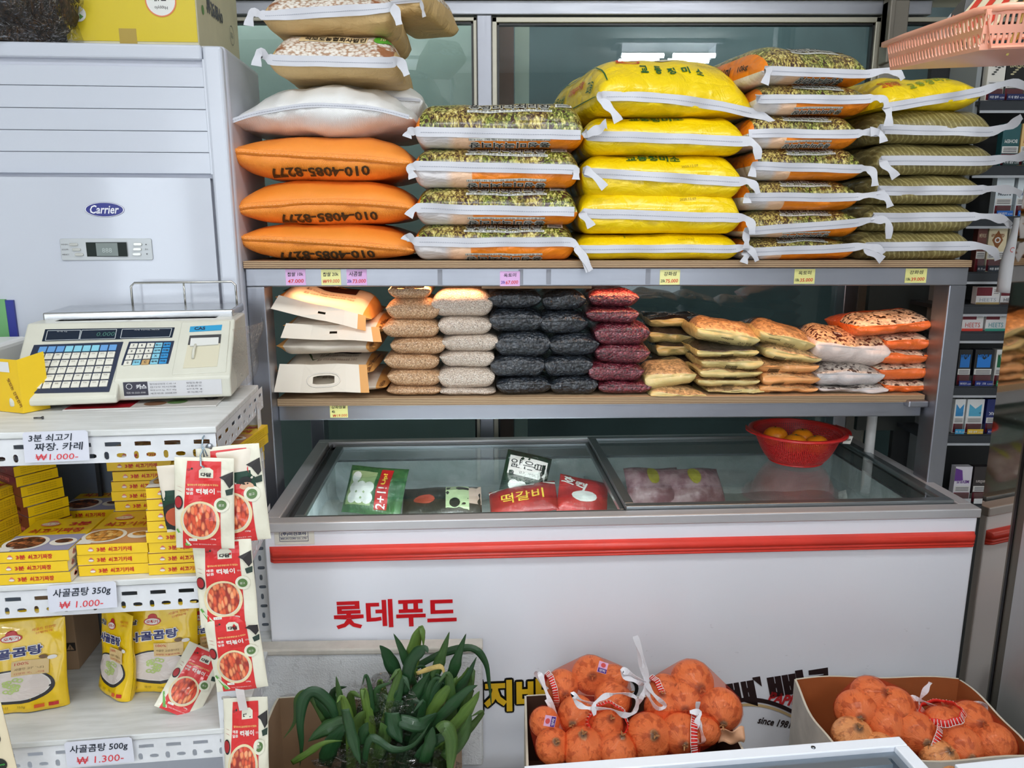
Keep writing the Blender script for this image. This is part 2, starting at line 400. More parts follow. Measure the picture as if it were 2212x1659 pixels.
# liner and frost
n = NT('frost'); co = n.coord(); f = n.noise(co, 9, 6, .6, .5); g2 = n.noise(co, 60, 3)
FROST = n.fin(n.ramp(f, [(.25, (176, 190, 190)), (.6, (226, 234, 236)), (.8, (240, 244, 246))]), .6, 0, n.bump(n.m('ADD', f, n.m('MULTIPLY', g2, .3)), .8, .012))
m = MB(); L0, L1, W0, W1 = .05, FW-.05, .055, FD-.055
def wallgrid(o, u, v, nrm, a=.018):
    o, u, v, nrm = V(o), V(u), V(v), V(nrm)
    m.grid(lambda s, t: o+u*s+v*t+nrm*(abs(mn.noise((o+u*s+v*t)*9))*a*3*min(1, (1-t)*5) + (0.02 if t < .8 else 0.0)), 60, 20)
wallgrid((L0, W1, .25), (L1-L0, 0, 0), (0, 0, FH-.31), (0, -1, 0)); wallgrid((L0, W0, .25), (L1-L0, 0, 0), (0, 0, FH-.31), (0, 1, 0))
wallgrid((L0, W0, .25), (0, W1-W0, 0), (0, 0, FH-.31), (1, 0, 0)); wallgrid((L1, W0, .25), (0, W1-W0, 0), (0, 0, FH-.31), (-1, 0, 0))
m.grid(lambda s, t: V((L0+(L1-L0)*s, W0+(W1-W0)*t, .69+.03*mn.noise(V((s*9, t*5, 1))))), 50, 20)
m.build('frosted_liner', FROST, fz, True)
MB().box((.845, W0, .3), (.86, W1, FH-.12)).build('divider', P((190, 198, 200), .5), fz)
# bumper
z1 = fpx(583, 1181)[1]; z0 = fpx(583, 1214)[1]; xa = fpx(583, 1197)[0]; xb = fpx(2104, 1165)[0]; H = z1-z0
prof = [(0, z1), (-.010, z1-.003), (-.017, z1-H*.2), (-.017, z1-H*.52), (-.010, z1-H*.57), (-.015, z1-H*.63), (-.015, z1-H*.74), (-.009, z1-H*.78), (-.013, z1-H*.84), (-.013, z1-H*.94), (-.006, z0), (0, z0)]
RED = P((226, 62, 48), .38, coat=.2, var=.06, vs=9)
m = MB(); nb = [(x_, 1 - (0 if 0 < k < 13 else .0)) for k, x_ in enumerate([xa+(xb-xa)*k/12 for k in range(13)])]
m.grid(lambda u, v: V(([xa, xa+.004, xa+.012, xb-.012, xb-.004, xb][round(u*5)], prof[round(v*11)][0]*[.0, .6, 1, 1, .6, 0][round(u*5)], prof[round(v*11)][1])), 5, 11)
m.build('bumper_strip', RED, fz, True)
# lettering on the front
w_ = FRONT(-.0015); D = MB()
def ftext(s, px0, px1, py0, py1, mat, bold=.02, rot=0, shear=0.0, mb=None, wp=None):
    xa_, za = fpx(px0, (py0+py1)/2); xb_, _ = fpx(px1, (py0+py1)/2); _, z1_ = fpx((px0+px1)/2, py0); _, z0_ = fpx((px0+px1)/2, py1)
    (mb or D).text(s, wp or w_, (xa_+xb_)/2, (z0_+z1_)/2, z1_-z0_, abs(xb_-xa_), rot, bold, mat, shear)
ftext('롯데푸드', 721, 986, 1293, 1354, 0, .028, R(.6))
D.build('maker_lettering', P((206, 24, 34), .3), fz)
D = MB()
for kx, kz in ((-3, -3), (3, -3), (-3, 3), (3, 3), (0, 4), (0, -4), (4, 0), (-4, 0)):
    ftext('돼지바', 978+kx, 1180+kx, 1468+kz, 1536+kz, 0, .05, R(.8))
ftext('돼지바', 978, 1180, 1468, 1536, 1, .045, R(.8), wp=FRONT(-.003))
x_, z_ = fpx(1350, 1488); D.disc(FRONT(-.0016), x_, z_, .034, .034, 24, 0, .74); D.disc(FRONT(-.0016), x_-.012, z_-.004, .012)
D.build('yellow_lettering', [BLACK, P((222, 178, 30), .35)], fz)
D = MB(); KB = P((38, 20, 22), .4); D2 = FRONT(-.0018)
ftext('빠삐', 1572, 1738, 1458, 1522, 0, .045, R(8), -.1); ftext('코', 1742, 1795, 1444, 1494, 0, .045, R(8))
ftext('PAPICO', 1660, 1752, 1500, 1524, 1, .05, R(-12), .15); ftext('since 1981', 1637, 1709, 1552, 1568, 0, .03, R(-12), .1)
def arc(off, wd, mat, dy):
    pts = []
    for k in range(13):
        u = k/12; px = 1596+150*u; py = 1512 + off + 46*(u**1.6) - 8*math.sin(u*PI); pts.append(fpx(px, py))
    D.add([V((p[0], dy, p[1]+s*wd)) for s in (1, -1) for p in pts], [(k, k+1, 14+k, 13+k) for k in range(12)], mat)
arc(0, .006, 0, -.0016); arc(11, .004, 2, -.0014)
D.build('snack_lettering', [KB, P((200, 40, 44), .4), P((206, 178, 130), .4)], fz)
D = MB(); x0_, z1_ = fpx(592, 1144); x1_, z0_ = fpx(680, 1175); sw = FRONT(-.001)
D.rect(sw, x0_, z0_, x1_, z1_, 0); a0, c1 = fpx(603, 1146); a1, c0 = fpx(667, 1168)
for q in (((a0, c1-.001), (a1, c1)), ((a0, c0), (a1, c0+.001)), ((a0, c0), (a0+.001, c1)), ((a1-.001, c0), (a1, c1)), ((a0, (c0*.62+c1*.38)), (a1, (c0*.62+c1*.38)+.0008))):
    D.rect(FRONT(-.0018), q[0][0], q[0][1], q[1][0], q[1][1], 1)
ftext('(주)미건코아', 607, 662, 1149, 1157, 1, .03, wp=FRONT(-.0018)); ftext('MIKUN CORE CO., LTD', 607, 663, 1161, 1165, 1, .02, wp=FRONT(-.0018))
D.build('maker_sticker', [P((222, 220, 208), .4), P((40, 48, 96), .4)], fz)

# ---------------------------------------------------------------- welded steel stand over the freezer
SR = R(1.6); SY = 1.92
st = T('steel_shelf_stand', 'welded brushed steel stand carrying two plywood shelves over the freezer', 'shelf', (0, SY, 0), SR)
stM = Matrix.Translation((0, SY, 0)) @ Matrix.Rotation(SR, 4, 'Z'); stI = stM.inverted()
def spx(px, py, y=0.0):
    """pixel -> stand-local point on the plane y"""
    o = stI @ V((0, 0, CAMZ)); d = stI.to_3x3() @ ray(px, py); t = (y-o.y)/d.y; return o + d*t
XL, XR = spx(530, 600).x, spx(2091, 600).x; ZT1 = spx(1300, 578).z; ZT0 = spx(1300, 618).z; SD = .62
ZL1 = spx(1300, 871, .055).z; ZL0 = spx(1300, 904, .055).z; pw = .045
print('STAND', XL, XR, ZT1, ZT0, ZL1, ZL0)
for x_, y_ in ((XL, 0), (XR-pw, 0), (XL, SD-.045), (XR-pw, SD-.045)):
    MB().box((x_, y_, 0), (x_+pw, y_+.07, ZT0)).build('post', STEELV, st, bevel=.003)
MB().box((XL, 0, ZT0), (XR, .05, ZT1)).build('front_beam', STEEL, st, bevel=.003)
MB().box((XL, SD-.02, ZT0), (XR, SD+.025, ZT1)).build('rear_beam', STEEL, st, bevel=.003)
for x_ in (XL, XR-pw): MB().box((x_, .05, ZT0), (x_+pw, SD-.02, ZT1)).build('side_beam', STEEL, st)
MB().box((XL+pw, .055, ZL0), (XR-.05, .105, ZL1)).build('lower_front_beam', STEEL, st, bevel=.003)
MB().box((XL+pw, SD-.05, ZL0), (XR-.05, SD, ZL1)).build('lower_rear_beam', STEEL, st, bevel=.003)
MB().box((XR-.1, .105, ZL0), (XR-.045, SD-.05, ZL1)).build('side_beam', STEEL, st)
MB().box((XR-.1, .03, ZL1-.012), (XR-.045, .08, ZL1+.006)).build('bracket', STEEL, st, bevel=.004)
n = NT('plywood'); x, y, z = n.sep(n.coord())
lay = n.add('TexWave', {'wave_type': 'BANDS', 'bands_direction': 'Z'}, Vector=n.coord(), Scale=70, Distortion=.4).outputs[0]
PLY = n.fin(n.mix(lay, (112, 82, 58), (196, 168, 132)), .7, 0, n.bump(lay, .3, .001))
ZS = ZT1 + .017
MB().box((XL+.001, -.012, ZT1), (XR-.002, SD, ZS)).build('plywood_board', PLY, st)
ZP = ZL1 + .019
MB().box((XL+pw+.001, .045, ZL1), (XR-.05, SD-.07, ZP)).build('plywood_board', PLY, st)
MB().box((spx(1040, 622).x, .052, ZT0-.01), (spx(1284, 622).x, .2, ZT0)).build('wooden_batten', P((176, 140, 104), .6, var=.1, vs=20), st)
for k in range(5):   # sticky tape residue patches on the beam
    px = (945, 1120, 1180, 1395, 1730)[k]; a = spx(px, 588); MB().box((a.x, -.0006, ZT0+.004), (a.x+.012, 0, ZT1-.004)).build('tape_mark', P((140, 142, 150), .5, .3), st)
pp = T('white_pipe', 'white round pipe standing behind the right end of the lower shelf', 'pipe', tuple(atz(1982, 1003, FH))[:2]+(0,))
pp.location = stM @ V((XR-.075, .26, 0))
MB().tube([(0, 0, .0+k*.1) for k in range(11)], .014, 16).build('pipe_body', P((205, 205, 203), .4), pp, True)
# ---------------------------------------------------------------- standing air conditioner
AR = R(4.5); AY = 1.86
ac = T('air_conditioner', 'tall white floor standing air conditioner beside the steel stand', 'air conditioner', (-.657, AY, 0), AR)
acM = Matrix.Translation((-.657, AY, 0)) @ Matrix.Rotation(AR, 4, 'Z'); acI = acM.inverted()
def apx(px, py, y=0.0):
    o = acI @ V((0, 0, CAMZ)); d = acI.to_3x3() @ ray(px, py); t = (y-o.y)/d.y; return o + d*t
AH = apx(484, 95).z; vz1 = apx(443, 138).z; vz0 = apx(458, 377).z; vx = apx(451, 260).x; AXL = -.95
print('AC', AH, vz1, vz0, vx)
MB().box((AXL, .012, 0), (0, .33, AH)).build('cabinet', P((196, 199, 210), .35), ac, bevel=.012, seg=3)
m = MB(); m.box((-.048, -.004, .02), (-.004, .02, AH-.004)); m.build('side_pillar', WPLAS, ac, bevel=.008, seg=3)
MB().box((AXL, -.002, vz1+.008), (-.05, .02, AH-.002)).build('top_panel', WPLAS, ac, bevel=.006, seg=3)
MB().box((AXL, .0135, vz0-.012), (vx+.004, .018, vz1+.012)).build('vent_recess', BLACK, ac)
ys = [139, 189, 237, 284, 330, 376]
for k in range(5):
    a, b_ = apx(451, ys[k]).z, apx(451, ys[k+1]).z
    MB().box((AXL+.01, .0, b_+.0006), (vx-.001, .012, a-.0004 - (.006 if k == 0 else 0))).build('louvre', WPLAS, ac, bevel=.0015)
MB().box((vx+.005, -.002, vz0-.0), (-.05, .02, vz1+.01)).build('vent_jamb', WPLAS, ac, bevel=.001)
XD = AXL/2
def door(x, z=0): u = (x-XD)/(-AXL/2); return -.003-.028*max(0, 1-u*u)
m = MB(); m.grid(lambda u, v: V((AXL+.002+(-.05-AXL-.002)*u, door(AXL+(-.05-AXL)*u), .02+(vz0-.009-.02)*v)), 40, 4); m.grid(lambda u, v: V((AXL+.002+(-.05-AXL-.002)*u, door(AXL+(-.05-AXL)*u)*(1-v)+.014*v, vz0-.009)), 40, 1)
m.build('front_door', P((200, 205, 216), .14, coat=.6), ac, True)
def dw(dy): return lambda x, z: V((x, door(x)-dy, z))
c0 = apx(229, 453, -.02); D = MB(); hw = (apx(271, 453, -.02).x-apx(187, 453, -.02).x)/2; hh = (apx(229, 437, -.02).z-apx(229, 469, -.02).z)/2
D.disc(dw(.001), c0.x, c0.z, hw, hh, 40, 0); D.disc(dw(.0016), c0.x, c0.z, hw*.985, hh*.96, 40, 1, .95); D.disc(dw(.0014), c0.x, c0.z, hw*.93, hh*.9, 40, 0)
D.text('Carrier', dw(.002), c0.x, c0.z+.0005, hh*1.15, hw*1.45, 0, .018, 1, .22)
D.build('badge', [P((38, 44, 128), .3), P((228, 230, 236), .4)], ac)
p0 = apx(140, 562, -.02); p1 = apx(328, 515, -.02); cp = MB(); cx, cz = (p0.x+p1.x)/2, (p0.z+p1.z)/2; hw, hh = (p1.x-p0.x)/2, (p1.z-p0.z)/2
cp.prism(rrect(cx-hw, cz-hh, cx+hw, cz+hh, .004), dw(.0), (0, -.004, 0)); pan = cp.build('control_panel', P((188, 192, 194), .35, .3), ac, bevel=.001)
s = MB(); s.box((cx-hw*.44, door(cx)-.0048, cz-hh*.66), (cx+hw*.46, door(cx)-.004, cz+hh*.66)); s.build('display', P((38, 46, 44), .15), pan)
s = MB(); s.box((cx-hw*.22, door(cx)-.0054, cz-hh*.6), (cx+hw*.26, door(cx)-.0048, cz+hh*.6)); s.build('display_window', P((132, 142, 140), .2), pan)
D = MB(); D.text('888', dw(.0062), cx+.002, cz-.002, hh*.42, None, 0, 0, 0); D.build('digits', P((178, 188, 186), .4), pan)
for k in range(3):
    for sx, o_ in ((-1, .012), (1, .0)):
        bx = cx + sx*hw*.70 + (k*.005 if sx < 0 else -k*.002); bz = cz + hh*(.46-.46*k)
        e = MB(); e.prism(rrect(bx-.0095, bz-.0032, bx+.0095, bz+.0032, .003), dw(.004), (0, -.003, 0)); e.build('button', P((205, 206, 200), .25, .6), pan, bevel=.0008)
        D = MB()
        if sx < 0: D.text(('운전/정지', '운전선택', '바람세기')[k], dw(.0046), cx-hw*.9, bz, .0035, .014, 0, 0, 0)
        else: D.text(('▲', '온도', '▼')[k], dw(.0046), cx+hw*.88, bz, .0035, None, 0, 0, 0)
        D.build('caption', P((60, 60, 62), .5), pan)

# yellow box on top of the air conditioner
q = at(430, 70, 1.95); bx0 = at(127, 60, 1.90); bxw = q.x-bx0.x
bt = T('cardboard_box', 'yellow and white shipping box lying on top of the air conditioner', 'box', (q.x, 1.945, AH), R(3.5))
BW, BD, BH = bxw, .35, .235
n = NT('yellow_card'); x, y, z = n.sep(n.coord()); f = n.noise(n.coord(), 8, 4)
YC = n.fin(n.mix(n.m('MULTIPLY', n.gt(f, .62), .4), (214, 190, 34), (196, 170, 40)), .45, 0, Coat_Weight=.5)
MB().box((-BW, 0, 0), (0, BD, BH)).build('carton', P((214, 208, 176), .6, var=.05), bt, bevel=.004)
MB().box((-BW+.002, -.0015, .022), (-.002, .0, BH-.01)).build('printed_front', YC, bt)
D = MB(); w_ = FRONT(-.0025); D.disc(w_, -.08, .112, .036, .036, 32, 1); D.disc(FRONT(-.0028), -.08, .112, .033, .033, 32, 0); w_ = FRONT(-.0032)
D.text('Happylo', w_, -.08, .097, .009, .03, PI, 0, 2); D.text('조생', w_, -.08, .117, .014, .028, PI, .03, 2); D.disc(FRONT(-.003), -.08, .140, .014, .007, 16, 3)
D.disc(w_, -BW+.035, .08, .017, .017, 20, 0); D.disc(FRONT(-.0038), -BW+.028, .084, .006, .01, 3, 4); D.disc(FRONT(-.0038), -BW+.04, .074, .006, .008, 3, 3)
D.build('printed_badge', [P((224, 224, 220), .5), P((222, 128, 84), .5), BLACK, P((96, 150, 70), .5), P((40, 70, 150), .5)], bt)
D = MB(); w2 = lambda a, b_: V((.0012, a, b_))
D.text('아침햇살', w2, .14, .125, .035, .13, PI, .05, 0); D.disc(w2, .045, .105, .009, .011, 12, 1); D.disc(w2, .28, .1, .02, .025, 20, 0, .94); D.text('청결', w2, .28, .1, .014, .02, PI, 0, 0)
D.build('side_lettering', [BLACK, P((90, 140, 60), .5)], bt)
MB().box((-BW/2-.03, -.002, 0), (-BW/2+.01, -.0005, .05)).build('tape', P((176, 150, 70), .3, coat=.5), bt)

# dark bag of dried goods in clear plastic, top left
db = T('dried_goods_bag', 'clear plastic bag of dark dried goods on the air conditioner', 'bag', tuple(at(5, 80, 1.9))[:2]+(AH,))
n = NT('dried_goods'); co = n.coord(); v = n.noise(n.map(co, (3, 3, 1)), 26, 5, .7, 1.5)
DG = n.fin(n.ramp(v, [(.35, (14, 10, 8)), (.5, (46, 32, 22)), (.62, (96, 66, 34)), (.74, (160, 122, 62))]), .5, 0, n.bump(v, 1, .01))
def blob(a, b_, c_, am, fr, seed=0):
    def f(u, t):
        th = PI*t; d = V((math.sin(th)*math.cos(2*PI*u), math.sin(th)*math.sin(2*PI*u), math.cos(th)))
        k = 1 + am*mn.noise(d*fr + V((seed, 0, 0))); return V((d.x*a*k, d.y*b_*k, max(-c_*.8, d.z*c_*k)+c_*.8))
    return f
MB().grid(blob(.17, .14, .13, .25, 2.5), 36, 24, cu=True).build('contents', DG, db, True)
n = NT('crinkled_film'); co = n.coord(); f = n.noise(n.map(co, (1, 1, 1), (.5, .7, .2)), 12, 4, .6, 2)
fm = NT('film'); 
m_ = glass('crinkled_film_clear', (235, 235, 235), 1.0, .12); bn = m_.node_tree.nodes.new('ShaderNodeBump'); nz = m_.node_tree.nodes.new('ShaderNodeTexNoise'); nz.inputs['Scale'].default_value = 14; nz.inputs['Distortion'].default_value = 1.5
bn.inputs['Strength'].default_value = 1; bn.inputs['Distance'].default_value = .03
for nd in m_.node_tree.nodes:
    if nd.type in ('BSDF_GLOSSY', 'FRESNEL'): m_.node_tree.links.new(bn.outputs[0], nd.inputs['Normal'])
m_.node_tree.links.new(nz.outputs[0], bn.inputs['Height']); CRINK = m_
MB().grid(blob(.185, .155, .15, .3, 3.1), 40, 26, cu=True).build('plastic_film', CRINK, db, True)
# ---------------------------------------------------------------- rice sacks on the top shelf
def crinkle(n, sc1=14, st=.5, d=.006, extra=None):
    st = min(1, st*2); d *= 1.6
    co = n.coord(); a = n.vor(n.map(co, (1, 1, 1.6)), sc1, 'DISTANCE_TO_EDGE'); b = n.noise(co, sc1*2, 4, .6, 1.2)
    h = n.m('ADD', n.m('MULTIPLY', n.m('MINIMUM', a, .25), 1.2), n.m('MULTIPLY', b, .5))
    return n.bump(h, st, d)
def weave(n, st=.35):
    x, y, z = n.sep(n.coord()); k = 1500
    a = n.m('SINE', n.m('MULTIPLY', x, k)); b = n.m('SINE', n.m('MULTIPLY', n.m('ADD', z, n.m('MULTIPLY', y, .5)), k))
    w = n.m('MULTIPLY', a, b); c = n.noise(n.coord(), 9, 4, .6, .6)
    return n.m('ADD', n.m('MULTIPLY', w, .12), c), w
def sack_mats():
    D = {}
    for nm, c1, c2 in (('orange', (250, 134, 34), (255, 158, 70)), ('white', (222, 221, 220), (242, 242, 240))):
        n = NT(nm+'_woven'); h, w = weave(n); f = n.noise(n.coord(), 7, 3)
        D[nm] = n.fin(n.mix(n.m('MULTIPLY', n.m('ADD', w, 1), .22), n.mix(f, c1, c2), tuple(min(255, x*1.18+16) for x in c1)), .42, 0, n.bump(h, .5, .006), Coat_Weight=.12)
    n = NT('yellow_paper'); f = n.noise(n.coord(), 5, 3)
    D['yellow'] = n.fin(n.mix(f, (240, 204, 0), (250, 218, 14)), .33, 0, crinkle(n, 9, .35, .01), Coat_Weight=.3)
    # photographic print of rice ears: streaks of straw, green and brown
    def field(n, sc1):
        co = n.coord(); q = n.noise(co, 14, 2); v = n.map(co, (1, 1, .28), (0, .45, 0)); a = n.noise(v, sc1*2.6, 3, .7, .7); b = n.noise(n.map(co, (1, 1, .3), (0, -.6, 0)), sc1*3.2, 3, .65, .6)
        c1 = n.ramp(a, [(.40, (50, 28, 28)), (.48, (104, 76, 46)), (.53, (164, 144, 70)), (.6, (218, 202, 116)), (.7, (244, 234, 180))])
        c2 = n.ramp(b, [(.42, (62, 34, 34)), (.5, (92, 100, 40)), (.55, (140, 156, 58)), (.61, (206, 196, 116)), (.7, (240, 228, 170))])
        return n.mix(n.ramp(q, [(.42, (0, 0, 0)), (.56, (255, 255, 255))]), c1, c2)
    for nm, s1 in (('photo', 44), ('photo_small', 60)):
        n = NT(nm+'_print'); u, v, _ = n.sep(n.coord('UV')); up = n.gt(v, .5)
        pe = n.ramp(u, [(0, (224, 222, 224)), (.19, (222, 216, 216)), (.24, (246, 208, 178)), (.352, (246, 200, 160)), (.356, (246, 138, 22)), (1, (244, 136, 20))])
        pic = n.mix(n.m('LESS_THAN', u, .03 if nm == 'photo' else .06), field(n, s1), (240, 132, 26))
        D[nm] = n.fin(n.mix(up, pe, pic), .3, 0, crinkle(n, 11, .35, .008), Coat_Weight=.3)
    n = NT('khaki_paper'); x, y, z = n.sep(n.coord())
    a = n.add('TexWave', {'bands_direction': 'X'}, Vector=n.map(n.coord(), (1, 1, 1), (0, .45, 0)), Scale=27, Distortion=4, Detail=3, Detail_Scale=1.5).outputs[0]
    ln = n.ramp(a, [(.7, (132, 120, 72)), (.9, (166, 155, 104))])
    D['khaki'] = n.fin(ln, .36, 0, crinkle(n, 12, .4, .008), Coat_Weight=.3)
    n = NT('kraft_paper'); u, v, _ = n.sep(n.coord('UV')); co = n.coord()
    g = n.vor(n.map(co, (1, 1, 1.5)), 120, 'F1'); h = n.noise(n.map(co, (1, 1, 2.5), (0, .4, 0)), 10, 3, .6, 1)
    gr = n.ramp(g, [(0, (244, 240, 234)), (.5, (226, 216, 204)), (.75, (176, 140, 112))])
    pic = n.mix(n.ramp(h, [(.55, (0, 0, 0)), (.62, (255, 255, 255))]), gr, (150, 96, 62))
    kr = n.mix(n.noise(co, 4, 3), (212, 178, 120), (226, 194, 140))
    D['kraft'] = n.fin(n.mix(n.m('MULTIPLY', n.gt(v, .56), n.rng(u, .05, .97)), kr, pic), .55, 0, crinkle(n, 9, .4, .01))
    return D
SM = sack_mats()
TAPE = P((206, 207, 214), .55, bs=300, bst=.25, bd=.001); STITCH = P((150, 154, 168), .6); INK = P((34, 32, 28), .5); GRN = P((24, 92, 46), .4); REDI = P((206, 66, 30), .4)
LBL = P((224, 224, 216), .5)
def G(d, a, n, q):
    u = min(max(d/a, 0), 1); return (1-(1-u)**n)**q
SACKS = []
class Sack:
    def __init__(s, kind, xl, xr, yt, yb, sl, sr, label, group, Y=SY, L=.55, rz=SR, tw=20, tl=(), tr=(), a=.08, n=2.2, q=.52, sb=.045, wr=1.0, base=None, tilt=0, mid=0.0, seed=0, dome=.0, name='rice_sack', left_gusset=0, cat='sack'):
        s.seed = seed = seed or (xl*7+yb) % 97
        yc = (sl+sr)/2; pl = at(xl, yc, Y, SR); pr = at(xr, yc, Y, SR); s.W = (pr-pl).length
        cx = (xl+xr)/2; zt = at(cx, yt, Y+.06, SR).z; zb = base if base is not None else at(cx, yb, Y+.06, SR).z
        if base is None:
            for q_ in SACKS:
                if abs(q_[0]-cx) < 60 and abs(q_[1]-zb) < .022 and kind != 'x': zb = q_[1]-.002
        SACKS.append((cx, zt))
        s.z0 = zb; s.H = zt-zb; o = (pl+pr)/2
        s.L, s.a, s.n, s.q, s.sb, s.wr, s.mid, s.dome = L, a, n, q, sb, wr, mid, dome
        s.zl = at(xl, sl, Y, SR).z-zb; s.zr = at(xr, sr, Y, SR).z-zb
        s.t = T(name, label, cat, (o.x, o.y, zb), rz, group, 0, tilt); s.Y = Y
        s.mat = SM[kind]; s.kind = kind
        inv = (Matrix.Translation(s.t.location) @ Euler((0, tilt, rz)).to_matrix().to_4x4()).inverted(); s.inv = inv
        nu, nv = 44, 30
        m = MB(); W, L = s.W, s.L
        X = lambda u: -W/2*math.cos(PI*u); Yv = lambda v: L*(1-math.cos(PI*v))/2
        for side in (1, -1):
            m.grid(lambda u, v: s.S(X(u if side > 0 else 1-u), Yv(v), side), nu, nv, uvf=lambda u, v: ((X(u if side > 0 else 1-u)/W+.5), .5+.5*side*s.g(X(u), Yv(v), side)))
        body = m.build('body', s.mat, s.t, True); s.body = body
        if kind == 'orange': s.hem(); 
        else: s.tape(tw, tl, tr)
    def zs(s, x):
        u = x/s.W+.5; return s.zl+(s.zr-s.zl)*u + s.mid*(1-(2*u-1)**2)
    def pr(s, side): return (s.a, s.sb, s.q) if side > 0 else (s.a*(.62 if s.kind != 'orange' else .8), s.sb*(.7 if s.kind not in ('orange', 'white') else 1), s.q*.74)
    def gx(s, x, side=1): a, sb, q = s.pr(side); return G(s.W/2-abs(x), sb, s.n, q)
    def g(s, x, y, side=1): a, sb, q = s.pr(side); return s.gx(x, side)*G(min(y, s.L-y), a, s.n, q)
    def S(s, x, y, side):
        g = s.g(x, y, side); zs = s.zs(x); z = zs + ((s.H-zs) if side > 0 else -zs)*g
        if side > 0: z += s.dome*(1-(2*x/s.W)**2)*G(y, s.L*.6, 2, 1)
        f = s.wr; p = V((x*9+s.seed, y*9, z*9+side*3)); e = min(1, 4*g*(1.25-g))
        k = mn.noise(p)*.006*f*e + mn.noise(p*2.6)*.003*f*e
        r = 1-abs(mn.noise(V((x*22+s.seed, y*6, side))))*2.2
        near = math.exp(-y/(s.a*.8)); dy = -r*.004*f*near*e
        return V((x + k*.5*e, y + dy + k*.6, max(.0005, z + k*(1 if side > 0 else .5))))
    def F(s, off=.0015):           # (x, height in the front view) -> surface
        def w(x, z):
            zs = s.zs(x); side = 1 if z > zs else -1; den = (s.H-zs) if side > 0 else -zs
            a, sb, q = s.pr(side); g = min(.985, max(0, (z-zs)/(den*s.gx(x, side)+1e-6))); y = a*(1-(1-g**(1/q))**(1/s.n))
            p = s.S(x, y, side); return p + V((0, -off*1.2, off*.7*side))
        return w
    def Lf(s, off=.002):            # (depth, height) on the left flank
        def w(y, z):
            x0 = -s.W/2; zs = s.zs(x0); side = 1 if z > zs else -1; den = (s.H-zs) if side > 0 else -zs; a, sb, q = s.pr(side)
            g = min(.97, max(0, (z-zs)/den)); x = x0+sb*(1-(1-g**(1/q))**(1/s.n)); return s.S(x, y, side)+V((-off*1.5, 0, off*side))
        return w
    def halo(s, mb, st_, x0, x1, z0, z1, rot, d=.0009, off=.0018):
        for k in range(8): mb.text(st_, s.F(off), (x0+x1)/2*s.W+d*math.cos(k*PI/4), (z0+z1)/2*s.H+d*math.sin(k*PI/4), (z1-z0)*s.H, (x1-x0)*s.W, rot, .03, 1)
    def lx(s, px, py):               # pixel -> sack-local x,z at its front plane
        o = s.inv @ V((0, 0, CAMZ)); d = s.inv.to_3x3() @ ray(px, py); t = (.02-o.y)/d.y; p = o+d*t; return p.x, p.z
    def txt(s, mb, st_, x0, x1, z0, z1, mat=0, rot=0, bold=.03, off=.0016, shear=0):
        mb.text(st_, s.F(off), (x0+x1)/2*s.W, (z0+z1)/2*s.H, (z1-z0)*s.H, (x1-x0)*s.W, rot, bold, mat, shear)
    def tape(s, tw, tl, tr):
        h = tw*1.9/1650/2; w_ = s.F(.003); pts = []; N = 34
        for k in range(N+1):
            x = -s.W/2*.985+s.W*.97*k/N; p = s.S(x, 0, 1)
            pts.append(V((p.x, min(p.y, 0)-.006-.005*mn.noise(V((x*16, s.seed, 0))), s.zs(x)-.0+.0025*mn.noise(V((x*9, s.seed, 4))))))
        def tail(a, q, sg):
            o = []; prev = a
            for i, (px, py) in enumerate(q):
                x, z = s.lx(px, py); tgt = V((x, -.012-.010*(i+1), z))
                for k in range(1, 6):
                    f = k/5; o.append(prev.lerp(tgt, f) + V((0, -.004*math.sin(f*PI), .004*math.sin(f*PI))))
                prev = tgt
            return o
        lt = tail(pts[0], tl, -1); rt = tail(pts[-1], tr, 1); allp = lt[::-1]+pts+rt; n1 = len(lt); L = len(allp)
        # smooth the turns
        for _ in range(2):
            allp = [allp[0]]+[(allp[i-1]+allp[i]*2+allp[i+1])/4 if (i <= n1+1 or i >= n1+N-1) else allp[i] for i in range(1, L-1)]+[allp[-1]]
        def wv(i):
            d = allp[min(i+1, L-1)]-allp[max(0, i-1)]; a = V((-d.z, 0, d.x)).normalized()
            if a.z < 0 and n1 <= i <= n1+N: a = -a
            fold = .8*mn.noise(V((allp[i].x*11, s.seed, 2))); k = 1.0
            if i < n1 or i > n1+N: k = .8+.2*math.cos(i)
            return (a + V((0, fold, 0))).normalized()*h*k
        m = MB(); m.ribbon(allp, wv, .0006); t = m.build('closure_tape', TAPE, s.t, 'auto', shade_angle=25)
        m = MB()
        for i in range(n1+1, n1+N):
            a, b = allp[i], allp[i+1] if i+1 < L else allp[i]
            for f0, f1 in ((.05, .42), (.55, .92)):
                p, q = a.lerp(b, f0)+V((0, -.0016, -h*.1)), a.lerp(b, f1)+V((0, -.0016, -h*.1)); m.add([p-V((0, 0, .0005)), q-V((0, 0, .0005)), q+V((0, 0, .0005)), p+V((0, 0, .0005))], [(0, 1, 2, 3)])
        o = m.build('stitching', STITCH, t); o['kind'] = 'stuff'
    def hem(s):
        m = MB(); N = 44; P_ = []
        for k in range(N+1):
            x = -s.W/2+s.W*k/N; w = .007*min(1, (s.W/2-abs(x))/.03+.25)
            P_.append((V((x, -.003-.004*abs(mn.noise(V((x*12, s.seed, 1)))), s.zs(x)+.002*mn.noise(V((x*14, s.seed, 9))))), w))
        m.ribbon([p for p, _ in P_], lambda i: V((0, -.35, .94))*P_[i][1], .0009)
        m.build('hem', s.mat, s.t, True)
        m = MB()
        for i in range(2, N-2):
            a, b = P_[i][0], P_[i+1][0]; p = a.lerp(b, .1)+V((0, -.003, -.001)); q = a.lerp(b, .8)+V((0, -.003, -.001))
            m.add([p, q, q+V((0, 0, .0012)), p+V((0, 0, .0012))], [(0, 1, 2, 3)])
